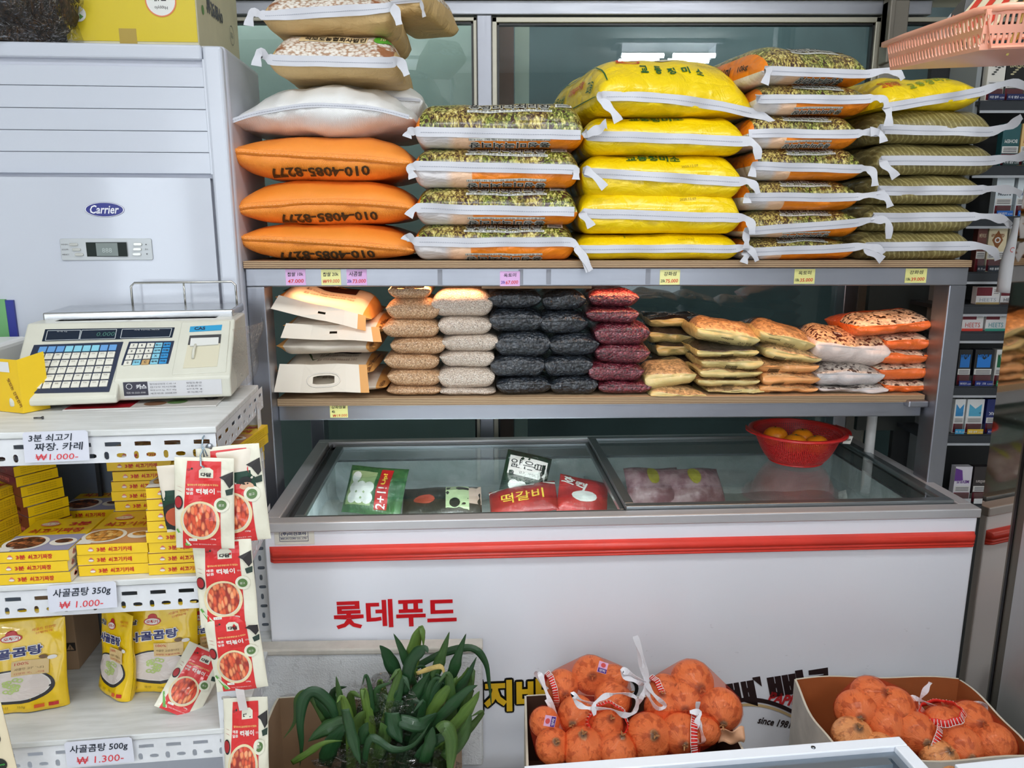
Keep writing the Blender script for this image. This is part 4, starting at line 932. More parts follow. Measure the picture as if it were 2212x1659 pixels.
# frozen packs in the freezer
def pkmat(name, c, c2=None):
    n = NT(name); f = n.noise(n.coord(), 22, 4, .7); n.fin(n.mix(n.ramp(f, [(.42, (0, 0, 0)), (.6, (255, 255, 255))]), c, c2 or tuple(x*.8 for x in c)), .35, 0, n.bump(n.noise(n.coord(), 30, 3), .5, .006)); film_coat(n, .8, 20, 1, .02, .2); return n.mat
def inf(px, py, z=.76): return atz(px, py, z)
def fpk(px, py, w, h, rot, m, label, deco, mats, th=.035, zz=.765):
    p = inf(px, py, zz); o = Pouch('frozen_pack', label, 'frozen food', p, rot, w, h, th, m, 'frozen food packs in the freezer', 2.0); mb = MB(); deco(mb, o); mb.build('printed_front', mats, o.t); return o
WHT = P((228, 228, 222), .4); GRD = P((28, 72, 44), .4); REDP = P((188, 32, 36), .35); YEP = P((236, 200, 70), .4)
def d1(m, o):
    F = o.F(); m.rect(F, -.075, .02, .0, .12, 1, 6, 8)
    for k in range(7): m.disc(o.F(.002), -.055+.022*(k % 3), .04+.03*(k//3), .015, .017, 12, 0)
    m.rect(F, .01, .0, .045, .13, 2, 3, 8); m.text('2+1!', o.F(.002), .027, .045, .026, .06, PI/2, .01, 0); m.text('Up!', o.F(.002), .027, .10, .016, .035, PI/2, .04, 3)
fpk(800, 1112, .17, .14, (R(-38), 0, R(-12)), pkmat('green_pack', (34, 84, 44), (60, 110, 60)), 'green dumpling pack with red 2+1 band, frozen, at the freezer left', d1, [WHT, P((150, 170, 120), .4), REDP, YEP])
def d2(m, o):
    F = o.F(); m.rect(F, .01, .0, .075, .11, 1, 4, 6); m.disc(o.F(.002), .035, .03, .015, .015, 16, 2); m.rect(F, .075, .03, .16, .1, 0, 4, 5); m.disc(F, -.05, .05, .03, .016, 12, 3)
fpk(955, 1114, .22, .10, (R(-60), 0, R(4)), pkmat('dark_pack', (30, 34, 30), (56, 50, 44)), 'dark frozen pack with a pale green belt label', d2, [P((214, 186, 170), .5), P((190, 208, 160), .4), P((24, 30, 26), .4), P((170, 70, 50), .5)])
def d3(m, o):
    F = o.F(); m.rect(F, -.055, .085, .055, .14, 0, 5, 5); m.text('얇은피', o.F(.002), 0, .118, .026, .1, 0, .0, 1); m.text('고기만두', o.F(.002), 0, .094, .008, .05, 0, .0, 1)
    for k in range(5): m.disc(o.F(.002), -.03+.022*(k % 3), .03+.026*(k//3), .016, .015, 12, 0)
fpk(1120, 1095, .13, .155, (R(-25), R(14), R(0)), pkmat('forest_pack', (24, 60, 40), (36, 40, 40)), 'dark green dumpling pack standing upright in the freezer', d3, [WHT, P((24, 30, 28), .4)], .04)
def d4(m, o):
    m.text('떡갈비', o.F(.002), .0, .05, .03, .12, 0, .01, 1); m.rect(o.F(), -.1, .088, .1, .094, 0, 6, 1)
fpk(1135, 1114, .19, .10, (R(-55), R(-10), R(0)), pkmat('red_pack', (176, 36, 34), (150, 24, 30)), 'red meat patty pack with yellow lettering in the freezer', d4, [WHT, YEP], .04)
def d5(m, o): m.text('호떡', o.F(.002), -.03, .09, .026, .07, R(-20), .03, 0); m.disc(o.F(), .0, .05, .035, .018, 14, 0)
fpk(1255, 1114, .14, .12, (R(-50), R(12), R(0)), pkmat('crimson_pack', (190, 44, 44), (160, 30, 34)), 'crimson frozen pack with a torn corner beside the lid divider', d5, [WHT], .04)
MEAT = pkmat('meat_pack', (196, 160, 166), (150, 100, 112))
for k, (px, py) in enumerate(((1420, 1090), (1510, 1092))):
    o = Pouch('frozen_pack', ('pale pink frozen meat pack under the right lid, nearer the divider', 'pale pink frozen meat pack under the right lid, below the red basket')[k], 'frozen food', inf(px, py, .765), (R(-55), 0, R(3)), .16, .13, .05, MEAT, 'frozen food packs in the freezer', 2)
    m = MB(); m.disc(o.F(.0015), 0, .09, .018, .034, 12, 0); m.build('yellow_piece', P((190, 180, 60), .5), o.t)
area('freezer_fill', (0, 0, 0), (0, 0, 0), .75, .03, 4.5, (.9, .97, 1)).matrix_world = fzM @ Matrix.Translation((FW*.27, .05, FH-.06)) @ Matrix.Rotation(R(60), 4, 'X')  # added fill under the rim, brightens the frost in the left half

# ---------------------------------------------------------------- red basket with oranges
bc = atz(1715, 992, FH+.008); 
bk = T('plastic_basket', 'red round plastic colander basket standing on the freezer glass', 'basket', (bc.x, bc.y-.01, FH+.0085), 0)
RB = .122; RH = .088; RP = P((198, 36, 36), .3, coat=.3); n = NT('perforated_red'); u, v, _ = n.sep(n.coord('UV'))
gx_ = n.m('SINE', n.m('MULTIPLY', u, 2*PI*130)); gy_ = n.m('SINE', n.m('MULTIPLY', v, 2*PI*18)); hole = n.m('MULTIPLY', n.gt(gx_, .1), n.gt(gy_, .1)); band = n.rng(v, .12, .9)
n.fin(n.mix(n.noise(n.coord(), 20), (192, 32, 32), (208, 44, 42)), .35, 0, n.bump(hole, .6, .002)); n.put(n.b.inputs['Alpha'], n.m('SUBTRACT', 1, n.m('MULTIPLY', n.m('MULTIPLY', hole, band), .85)))
def bw(u, v): r = .072+(RB-.072)*(v**.6); z = .004+RH*v; return V((r*math.cos(2*PI*u), r*math.sin(2*PI*u), z))
MB().grid(bw, 72, 14, cu=True, uvf=lambda u, v: (u, v)).build('basket_wall', n.mat, bk, True)
m = MB(); m.lathe([(0, .004), (.04, .004), (.072, .004), (.074, .0), (.077, .003), (.072, .006)], 40); m.build('basket_base', RP, bk, True)
m = MB(); m.lathe([(RB-.002, RH), (RB+.004, RH+.005), (RB+.014, RH+.004), (RB+.015, RH-.002), (RB+.004, RH-.003), (RB-.002, RH)], 56); m.build('basket_rim', RP, bk, True)
for s_ in (-1, 1): m = MB(); m.grid(lambda u, v: V((s_*(RB+.010+.014*v*math.sin(u*PI)), (u-.5)*.11, RH+.002)), 12, 2); m.build('grip', RP, bk, solid=.004)
m = MB(); m.box((-.012, -.0006, -.018), (.016, .0006, .006)); tg = m.build('price_tag', P((226, 224, 216), .5), bk); tg.location = (RB+.0, -.055, RH-.006); tg.rotation_euler = (R(12), R(8), R(20))
m = MB(); m.text('1,000', FRONT(-.0012), .002, -.006, .008, .018, .1, .02); o = m.build('price_figures', P((90, 70, 60), .5), tg)
n = NT('orange_peel'); ORG = n.fin(n.mix(n.noise(n.coord(), 30, 3), (246, 140, 14), (252, 160, 30)), .35, 0, n.bump(n.noise(n.coord(), 260, 2), .3, .001))
def orange_mb(r):
    m = MB(); m.grid(lambda u, v: V((r*math.sin(PI*v)*math.cos(2*PI*u)*1.02, r*math.sin(PI*v)*math.sin(2*PI*u)*1.02, r*.86*math.cos(PI*v)*(1-.12*math.exp(-(v/.08)**2)))), 28, 18, cu=True); return m
for k, (dx, dy, dz, r, lb) in enumerate(((-.05, .035, .062, .034, 'orange at the back left of the red basket'), (.028, .032, .058, .031, 'orange at the back right of the red basket'), (-.016, -.032, .058, .033, 'orange at the front left of the red basket'), (.045, -.03, .054, .033, 'orange at the front right of the red basket'))):
    t = T('orange', lb, 'fruit', bk.location+V((dx, dy, dz)), k*1.3, 'oranges in the red basket', R(8*k-10))
    orange_mb(r).build('peel', ORG, t, True); m = MB(); m.lathe([(0, .003), (.002, .003), (.003, 0)], 5, (0, 0, r*.76)); m.build('stem_scar', P((70, 90, 40), .7), t, True)
# the cluster below lifts them
m = MB(); 

# ---------------------------------------------------------------- right side: mirrored door leaf, cigarette rack, pink basket
ca, sa = math.cos(R(282.5)), math.sin(R(282.5)); cor = (FB.x+.012, FB.y+.01)
dl = T('glass_door_leaf', 'narrow mirror-like tinted door panel beside the freezer corner', 'door', (cor[0], cor[1], 0), R(282.5))
n = NT('mirror_tint'); f = n.noise(n.map(n.coord(), (6, 6, 2)), 5, 5, .7)
MIR = n.fin((184, 176, 166), n.m('ADD', n.m('MULTIPLY', f, .06), .02), 1.0)
MB().box((0, .0, .02), (.104, .012, 2.4)).build('mirror_panel', MIR, dl)
MB().box((.104, -.02, 0), (.150, .03, 2.42)).build('door_stile', brushed('dull_bronze', (104, 102, 94), (128, 124, 114), .4, (40, 40, 2)), dl, bevel=.002)
MB().box((.112, -.023, 0), (.118, -.019, 2.42)).build('rubber_seal', BLACK, dl)
MB().box((.150, -.035, 0), (.36, .03, 2.42)).build('outer_frame', brushed('pale_frame', (176, 180, 180), (196, 198, 198), .4, (40, 40, 2)), dl, bevel=.002)
# rack of cigarette packs
RY = 2.28; ck = T('cigarette_rack', 'tall black display rack of cigarette packs behind the khaki sacks', 'rack', (at(2010, 600, RY).x, RY, 0), 0)
def rk(px, py, y=0): p = at(px, py, RY+y); return p.x-ck.location.x, p.z
RW = 1.0
MB().box((-.17 if 0 else .0, .12, 0), (RW, .14, rk(2110, 108)[1])).build('back_board', P((34, 36, 38), .5), ck)
MB().box((.055, -.02, 0), (.068, .12, rk(2110, 108)[1])).build('side_panel', P((150, 156, 158), .4), ck)
MB().box((-.13, .1, .9), (.06, .12, rk(2000, 160)[1])).build('side_board', P((34, 40, 38), .4), ck)
rows = [(222, 130), (360, 270), (468, 385), (586, 492), (655, 618), (712, 662), (828, 752), (930, 858), (1078, 1002)]
PKW = .058
packsd = {0: [('white', '에쎄', (236, 232, 224), (60, 60, 60)), ('black', 'BACK', (24, 24, 26), (200, 190, 150)), ('tan', 'ESSE', (232, 190, 120), (60, 50, 30))],
          1: [('teal', 'BOHEM', (40, 92, 96), (220, 226, 224)), ('cream', 'BOHEM', (234, 196, 130), (150, 70, 50))],
          2: [('blue white', 'RAISON', (226, 236, 242), (30, 40, 60)), ('blue white', 'RAISON', (226, 236, 242), (30, 60, 140))],
          3: [('brown', 'MEVIUS', (112, 60, 52), (200, 180, 150)), ('cream', '레종', (230, 216, 178), (140, 84, 40)), ('silver', 'TIME', (196, 190, 176), (40, 40, 40))],
          4: [('white', 'HEETS', (228, 228, 228), (150, 160, 170)), ('white', 'HEETS', (228, 228, 228), (60, 60, 70))],
          5: [('white', 'HEETS', (230, 230, 230), (196, 70, 60)), ('white', 'HEETS', (230, 230, 230), (70, 150, 160))],
          6: [('black', 'MEVIUS', (30, 32, 36), (40, 120, 200)), ('black', 'MEVIUS', (28, 32, 38), (40, 130, 220)), ('green', 'MEVIUS', (226, 230, 226), (20, 110, 70))],
          7: [('sky blue', 'MEVIUS', (236, 238, 238), (60, 150, 210)), ('sky blue', 'MEVIUS', (236, 238, 238), (90, 180, 214)), ('navy', 'LARK', (24, 40, 110), (226, 230, 240))],
          8: [('violet', 'MEVIUS', (232, 228, 236), (110, 60, 150)), ('black', 'SevenStars', (44, 36, 38), (206, 196, 190)), ('black', 'KENT', (40, 40, 44), (200, 200, 200))]}
tags = {0: [(36, 44, 90)]*3, 1: [(36, 60, 60)]*2, 2: [(36, 104, 190)]*2, 3: [(36, 44, 56)]*3, 4: [(170, 146, 92), (90, 70, 60)], 5: [(222, 70, 56), (60, 160, 140)], 6: [(30, 50, 130), (30, 50, 130), (30, 150, 90)], 7: [(50, 160, 210), (230, 190, 60), (24, 40, 110)], 8: [(200, 200, 204), (226, 226, 226), (226, 226, 226)]}
x0px = {0: (2113, 2152, 2196), 1: (2144, 2184), 2: (2131, 2176), 3: (2090, 2113, 2156), 4: (2094, 2146), 5: (2064, 2114), 6: (2052, 2086, 2131), 7: (2044, 2070, 2112), 8: (2044, 2084, 2126)}
x1px = {0: (2150, 2194, 2236), 1: (2181, 2222), 2: (2168, 2212), 3: (2110, 2152, 2176), 4: (2144, 2190), 5: (2109, 2158), 6: (2080, 2126, 2156), 7: (2066, 2106, 2146), 8: (2080, 2124, 2164)}
for i, (yb, yt) in enumerate(rows):
    zb = rk(2100, yb)[1]; zt = rk(2100, yt)[1]
    sh = MB(); sh.box((.0 if i > 3 else .06, -.04, zb-.012), (RW, .12, zb)); sh.box((.0 if i > 3 else .06, -.045, zb-.03), (RW, -.038, zb-.004)); shelf = sh.build('rack_shelf', P((62, 66, 72), .35, .3), ck)
    MB().box((.0 if i > 3 else .06, -.048, zb-.034), (RW, -.0455, zb-.027)).build('shelf_edge', P((186, 190, 196), .3), shelf)
    for k, (nm, tx, c, ic) in enumerate(packsd[i]):
        xa, _ = rk(x0px[i][k], yb); xb, _ = rk(x1px[i][k], yb); w_ = xb-xa; h_ = zt-zb; slide = i in (4, 5)
        where = ['top row', 'second row', 'third row', 'fourth row', 'fifth row', 'sixth row', 'seventh row', 'eighth row', 'lowest row'][i]
        pos = (['leftmost', 'the middle one', 'cut by the mirror'] if len(packsd[i]) == 3 else ['nearer the stand', 'nearer the mirror'])[k]
        t = T('cigarette_pack', '%s cigarette pack, %s of the black rack, %s' % (nm, where, pos), 'cigarettes', ck.location+V(((xa+xb)/2, -.03, zb+.0005)), 0, 'cigarette packs on the rack')
        ext = (110, 26, 40)
        MB().box((-w_/2, 0, 0), (w_/2, .024, h_)).build('carton', P(c, .3, coat=.4), t, bevel=.0008)
        m = MB(); F = FRONT(-.0005); F2 = FRONT(-.001)
        if slide:
            m.rect(F, -w_/2, h_*.48, w_*.15, h_*.97, 1); m.rect(F, w_*.18, h_*.5, w_*.47, h_*.95, 0); m.text(tx, F2, -.0, h_*.25, h_*.2, w_*.7, 0, 0, 2)
            for q_ in range(3): m.rect(F2, w_*.22, h_*(.6+.1*q_), w_*.43, h_*(.63+.1*q_), 3)
            m.rect(F2, -w_/2, -.004, w_/2, h_*.1, 4)
        else:
            m.rect(F, -w_*.46, h_*.3, w_*.46, h_*.46, 0)
            for q_ in range(3): m.rect(F2, -w_*.38, h_*(.33+.04*q_), w_*.38, h_*(.345+.04*q_), 3)
            m.rect(F, -w_*.46, h_*.02, w_*.46, h_*.28, 1); up = i in (1, 2, 7, 8); m.text(tx, F2, 0, h_*(.58 if up else .82), h_*.09, w_*.72, PI if up else 0, .02, 2)
            if (i, k) in ((6, 1), (7, 1), (6, 2), (7, 0), (6, 0)): m.poly([F(-w_*.36, h_*.5), F(w_*.36, h_*.5), F(w_*.36, h_*.86), F(0, h_*.72), F(-w_*.36, h_*.86)], 2)
            elif (i, k) == (3, 1): m.poly([F(-w_*.3, h_*.72), F(0, h_*.5), F(w_*.3, h_*.72), F(0, h_*.94)], 2); m.disc(F2, 0, h_*.72, w_*.16, None, 14, 0, .6)
            elif (i, k) == (8, 0): m.poly([F(-w_*.5, h_*.6), F(w_*.0, h_*.62), F(-w_*.1, h_*.9), F(-w_*.5, h_*.96)], 2)
            elif i == 0: [m.disc(F2, w_*(.1*q_-.2), h_*(.62+.05*q_), w_*.1, h_*.02, 8, 2) for q_ in range(5)]
        m.build('pack_print', [P((226, 224, 220), .4), P(ext, .4), P(ic, .4), P((60, 60, 64), .5), P(tags[i][k], .35)], t)
        if not slide:
            m = MB(); m.box((xa+.001, -.042, zb), (xb-.001, -.0405, zb+h_*.30)); m.build('clear_bin_front', CLEAR, shelf)
            m = MB(); m.box((xa+.002, -.0435, zb+.001), (xb-.002, -.0422, zb+h_*.15)); tgp = m.build('price_strip', P(tags[i][k], .35), shelf)
            m = MB(); m.text(('레종 블루', '더원', '에쎄 체인지', '라 크')[(i+k) % 4], lambda a, b: V((a, -.0441, b)), xa+w_*.36, zb+h_*.075, .007, w_*.5, 0, .01); m.text('4,500', lambda a, b: V((a, -.0441, b)), xa+w_*.8, zb+h_*.06, .005, w_*.26, 0, 0); m.build('price_lettering', P((230, 232, 236), .4), shelf)
# rolled paper hanging beside the rack
rp = T('paper_roll', 'white rolled paper sheet hanging in front of the cigarette rack', 'paper', at(2172, 500, 2.12), 0)
a = at(2200, 470, 2.12); b_ = at(2166, 632, 2.12); c0 = rp.location
m = MB(); m.tube([V(a).lerp(b_, k/10)-c0+V((.003*math.sin(k*.8), 0, 0)) for k in range(11)], lambda t: .010+.009*math.sin(t*1.8), 14); m.build('roll', P((226, 226, 230), .6), rp, True)
m = MB(); m.text('C', lambda x, y: V((x, -.02, y))+(V(a).lerp(b_, .42)-c0), -.012, 0, .014, .01, -.3, .0); m.build('red_mark', P((206, 60, 60), .5), rp)

# pink basket at the upper right
def pk_(px, py, Y): return at(px, py, Y)
PA = pk_(1915, 92, 1.60); PB = pk_(2132, 19, 1.14)
ang = math.atan2(PB.y-PA.y, PB.x-PA.x); Lp = math.hypot(PB.x-PA.x, PB.y-PA.y)
pb = T('pink_basket', 'pink slotted plastic basket tilted at the upper right', 'basket', (PA.x, PA.y, (PA.z)), ang)
rise = (PB.z-PA.z)/Lp; PM = P((228, 156, 128), .4, coat=.2); hgt = .075
hgt = PA.z-pk_(1940, 152, 1.60).z
n_sl = 30
def side(mb, o, ux, up, ins, L_, n_, h0):
    """slotted side wall from o along ux"""
    o, ux, up, ins = V(o), V(ux), V(up), V(ins); cw = L_/n_
    f = lambda a, b_: o+ux*a+up*b_+ins*(h0-b_)
    cells = []
    for k in range(n_):
        for r0, r1 in ((.06, .48), (.52, .94)): cells.append((k*cw, r0*h0, (k+1)*cw, r1*h0, (k+.5)*cw, (r0+r1)/2*h0, cw*.27, (r1-r0)*h0*.40))
    cells += [(0, 0, L_, .06*h0), (0, .48*h0, L_, .52*h0), (0, .94*h0, L_, h0)]
    slotplate(mb, f, 0, 0, L_, h0, cells, ins.normalized()*.002 if ins.length else (0, .002, 0))
upv = V((0, 0, 1)); ux = V((1, 0, rise)).normalized(); 
depth = .30; dv = V((-.0, 1, .0)); Ls = Lp*math.sqrt(1+rise*rise)
m = MB(); side(m, V((0, 0, -hgt)), ux, upv, dv*.25*0+V((.0, .22, 0)), Ls, 30, hgt); m.build('front_wall', PM, pb)
e2 = V((math.cos(R(-8)), math.sin(R(52))*0+.55, 0)); 
m = MB(); o2 = ux*Ls+V((0, 0, -hgt)); dirr = V((.04, 1, 0)).normalized(); side(m, o2, dirr, upv, V((-.22, 0, 0)), .30, 42, hgt); m.build('end_wall', PM, pb)
far = ux*Ls + dirr*.30
m = MB(); bo = [V((.0, .0, -hgt)), ux*Ls+V((0, 0, -hgt)), far+V((0, 0, -hgt)), far-ux*Ls+V((0, 0, -hgt))]; bo = [q_+V((0, .22*hgt, 0)) for q_ in bo]
m.add(bo+[q_+V((0, 0, .003)) for q_ in bo], [(0, 3, 2, 1), (4, 5, 6, 7), (0, 1, 5, 4), (1, 2, 6, 5), (2, 3, 7, 6), (3, 0, 4, 7)]); m.build('basket_floor', PM, pb)
m = MB(); rim_ = [V((-.02, -.0, 0)), ux*Ls*.25, ux*Ls*.5, ux*Ls*.75, ux*Ls*.95+V((0, -.004, 0)), ux*Ls*1.03+dirr*.02, ux*Ls+dirr*.1, far, far-ux*Ls*.5, far-ux*Ls, dirr*.15]
m.ribbon(rim_+[rim_[0]], lambda i: V((0, 0, .0045)), .004); m.build('basket_rim', PM, pb, True)
m = MB(); side(m, far-ux*Ls+V((0, 0, -hgt)), ux, upv, V((0, -.1, 0)), Ls, 20, hgt); m.build('back_wall', PM, pb)
# things in the pink basket
def inb(f, d, z): return Matrix.Translation(pb.location) @ Matrix.Rotation(ang, 4, 'Z') @ (ux*Ls*f + dirr*d + V((0, 0, z)))
t = T('red_striped_packet', 'cream packet with red stripes sticking out of the pink basket', 'packet', inb(.58, .04, -.02), ang); t.rotation_euler = (R(-30), R(28), ang)
MB().box((-.06, 0, 0), (.06, .004, .13)).build('packet_body', P((232, 222, 190), .4, coat=.4), t, bevel=.002)
for k in range(3):
    m = MB(); m.add([(-.045+k*.04, -.001, .005), (-.028+k*.04, -.001, .005), (-.038+k*.04, -.001, .12), (-.055+k*.04, -.001, .12)], [(0, 1, 2, 3)]); m.build('red_stripe', P((212, 58, 40), .4), t)
t = T('yellow_envelope', 'pale yellow folded paper standing in the pink basket', 'paper', inb(.82, .08, -.02), ang); t.rotation_euler = (R(-20), R(-35), ang)
MB().box((-.05, 0, 0), (.05, .003, .12)).build('paper_sheet', P((226, 210, 116), .6), t)
t = T('black_bag', 'crumpled black plastic bag lying in the pink basket', 'bag', inb(1.0, .14, -.05), ang)
MB().grid(blob(.1, .07, .06, .5, 3, 5), 24, 16, cu=True).build('bag_body', P((16, 16, 18), .2, coat=.5), t, True)
t = T('medicine_box', 'small black and white box leaning in the pink basket', 'box', inb(.40, .05, -.015), ang); t.rotation_euler = (R(-8), R(-14), ang)
MB().box((-.07, 0, 0), (-.015, .03, .055)).build('white_half', P((222, 222, 226), .4), t, bevel=.001); MB().box((-.0148, 0, 0), (.05, .03, .055)).build('black_half', P((34, 32, 34), .35), t, bevel=.001)
m = MB(); m.text('에스타', FRONT(-.001), -.03, .03, .01, .022, PI/2, .03, 0); m.disc(FRONT(-.001), .0, .03, .009, .013, 14, 1); m.build('box_print', [BLACK, P((222, 120, 90), .4)], t)
# ---------------------------------------------------------------- white slotted angle rack at the left
KR = R(6.6); KY = 1.414
kc0 = at(470, 985, KY, KR); rkM = Matrix.Translation((kc0.x, kc0.y, 0)) @ Matrix.Rotation(KR, 4, 'Z'); rkI = rkM.inverted()
def kpx(px, py, y=0.0):
    o = rkI @ V((0, 0, CAMZ)); d = rkI.to_3x3() @ ray(px, py); t = (y-o.y)/d.y; return o+d*t
def kz(px, py, z):
    return rkI @ atz(px, py, z)
def W3(p): return rkM @ V(p)
ra = T('angle_rack', 'white slotted steel angle rack with three shelves in the left foreground', 'rack', (kc0.x, kc0.y, 0), KR)
RWD, RDP = 1.0, .37
levels = [(kpx(240, 941).z, kpx(240, 999).z), (kpx(240, 1265).z, kpx(240, 1323).z), (kpx(240, 1600).z, kpx(240, 1652).z)]
print('RACK', kc0, levels)
def beam_cells(L_, z0, z1, mir=False):
    h = z1-z0; c = []; p = .0515; n_ = int(L_/p)+1
    for k in range(n_):
        a, b_ = -(k+1)*p, -k*p; m_ = (a+b_)/2
        c.append((a, z0+h*.5, b_, z1, m_, z0+h*.68, .0185, .0042)); c.append((a, z0, m_, z0+h*.5, (a+m_)/2, z0+h*.26, .0042, .0075)); c.append((m_, z0, b_, z0+h*.5, (m_+b_)/2, z0+h*.26, .0085, .0042))
    return c
for i, (z1, z0) in enumerate(levels):
    m = MB(); slotplate(m, lambda a, b_: V((a, -.001, b_)), 0, z0, 0, z1, beam_cells(RWD, z0, z1), (0, .0018, 0))
    m.box((-RWD, -.001, z1-.0018), (0, .03, z1)); m.build('front_beam', PAINTW, ra)
    m = MB(); slotplate(m, lambda a, b_: V((.001, -a, b_)), 0, z0, 0, z1, beam_cells(RDP, z0, z1), (-.0018, 0, 0)); m.build('side_beam', PAINTW, ra)
    n = NT('worn_white_board'); f = n.noise(n.map(n.coord(), (2, 14, 14)), 4, 5, .6)
    bm = MC.get('board') or n.fin(n.ramp(f, [(.35, (206, 208, 206)), (.6, (224, 226, 226))]), .45); MC['board'] = bm
    MB().box((-RWD, -.004, z1), (.002, RDP, z1+.012)).build('shelf_board', bm, ra, bevel=.002)
ZR = [z1+.0122 for z1, z0 in levels]
def post(x0, y0, sgn):
    m = MB(); p = .05; n_ = 27; z = 0.0; cells = []
    for k in range(n_):
        a = k*p; cells.append((0, a, .04, a+p*.5, .026, a+p*.25, .0035, .0075)); cells.append((0, a+p*.5, .04, a+p, .024, a+p*.75, .0085, .0042))
    top = levels[0][0]-.002; cells = [c for c in cells if c[3] < top]
    slotplate(m, lambda a, b_: V((x0-a, y0, b_)), 0, 0, 0, 0, cells, (0, .002, 0)); cells2 = [(0, k*.05, .04, (k+1)*.05, .02, k*.05+.025, .0045, .014) for k in range(27) if (k+1)*.05 < top]
    slotplate(m, lambda a, b_: V((x0, y0+a*sgn, b_)), 0, 0, 0, 0, cells2, (-.002, 0, 0)); m.build('rack_post', PAINTW, ra)
post(.003, -.003, 1); post(.003, RDP, -1); post(-RWD+.04, -.003, 1); post(-RWD+.04, RDP, -1)
for z1, z0 in levels:
    t = MB(); t.tube([(-.012, -.001, (z0+z1)/2), (-.012, -.008, (z0+z1)/2)], .006, 10); t.build('bolt', P((170, 176, 184), .3, .9), ra, True)
MB().box((-RWD, RDP+.004, levels[2][0]), (-.01, RDP+.006, levels[0][1])).build('back_sheet', P((112, 122, 136), .35, .3), ra)
MB().box((-.365, RDP-.02, levels[1][0]), (-.357, RDP-.01, levels[0][1])).build('back_rod', DARK, ra)
# price cards
def card(c4, lines, label, lv):
    pts = [kpx(x, y, -.012) for x, y in c4]; cx = sum(p.x for p in pts)/4; cz = sum(p.z for p in pts)/4
    t = T('price_card', label, 'price card', W3((cx, -.012, cz)), KR, 'handwritten price cards on the rack')
    q = [(p.x-cx, p.z-cz) for p in pts]; a, b_ = V((q[1][0]-q[0][0], 0, q[1][1]-q[0][1])), V((q[0][0]-q[3][0], 0, q[0][1]-q[3][1]))
    m = MB(); o = V((q[3][0], 0, q[3][1])); f = lambda u, v: o + a*u + b_*v
    m.prism([(0, 0), (1, 0), (1, .93), (.96, 1), (0.03, 1), (0, .93)], lambda u, v: f(u, v), (0, .001, 0)); m.build('card', P((218, 220, 232), .35, coat=.4), t)
    m = MB()
    for s_, u, v, hh, ww, k in lines: m.text(s_, lambda x, y: f(u, v)+a.normalized()*x+b_.normalized()*y+V((0, -.0008, 0)), 0, 0, hh*b_.length, ww*a.length, 0, .014, k, .15)
    m.build('handwriting', [P((26, 34, 50), .5), P((222, 50, 60), .5)], t)
card([(48, 934), (189, 929), (194, 994), (54, 1000)], [('3분 쇠고기', .42, .80, .24, .66, 0), ('짜장. 카레', .54, .50, .26, .74, 0), ('₩1.000-', .5, .17, .2, .66, 1)], 'white card reading 1.000 for instant curry on the upper beam', 0)
card([(101, 1266), (250, 1255), (256, 1315), (106, 1323)], [('사골곰탕 350g', .5, .68, .36, .84, 0), ('₩ 1.000-', .48, .24, .26, .64, 1)], 'white card reading 1.000 for 350g soup on the middle beam', 1)
card([(138, 1604), (284, 1592), (287, 1648), (146, 1658)], [('사골곰탕 500g', .5, .68, .36, .86, 0), ('₩ 1.300-', .5, .24, .28, .7, 1)], 'white card reading 1.300 for 500g soup on the lowest beam', 2)

# ---------------------------------------------------------------- instant curry boxes
BW_, BD_, BH_ = .128, .162, .0205
YB = P((240, 200, 20), .35, coat=.3); YBD = P((238, 196, 16), .35, coat=.3); MAR = P((104, 26, 40), .35, coat=.3); TRD = P((196, 40, 34), .4); PKR = P((226, 120, 110), .4); BRN = P((120, 50, 20), .4)
FOODJ = grain('jajang_food', [(0, (66, 30, 18)), (.6, (110, 56, 30)), (1, (190, 110, 60))], 130, .001).mat; FOODC = grain('curry_food', [(0, (190, 120, 40)), (.6, (214, 150, 66)), (1, (234, 190, 110))], 110, .001).mat
PMATS = [YB, TRD, P((232, 226, 214), .4), FOODJ, FOODC, P((150, 148, 176), .4), P((196, 140, 90), .4), PKR, MAR, P((150, 110, 20), .5)]
def logo(m, F, cx, cz, r, F2=None):
    F2 = F2 or F; m.disc(F, cx, cz-.15*r, r*1.1, r*.62, 16, 7); m.disc(F, cx, cz+.35*r, r*.62, r*.62, 14, 7); m.disc(F2, cx, cz-.15*r, r*.95, r*.46, 16, 2); m.text('오뚜기', F2, cx, cz-.15*r, r*.5, r*1.5, 0, .03, 1) if r > .005 else None
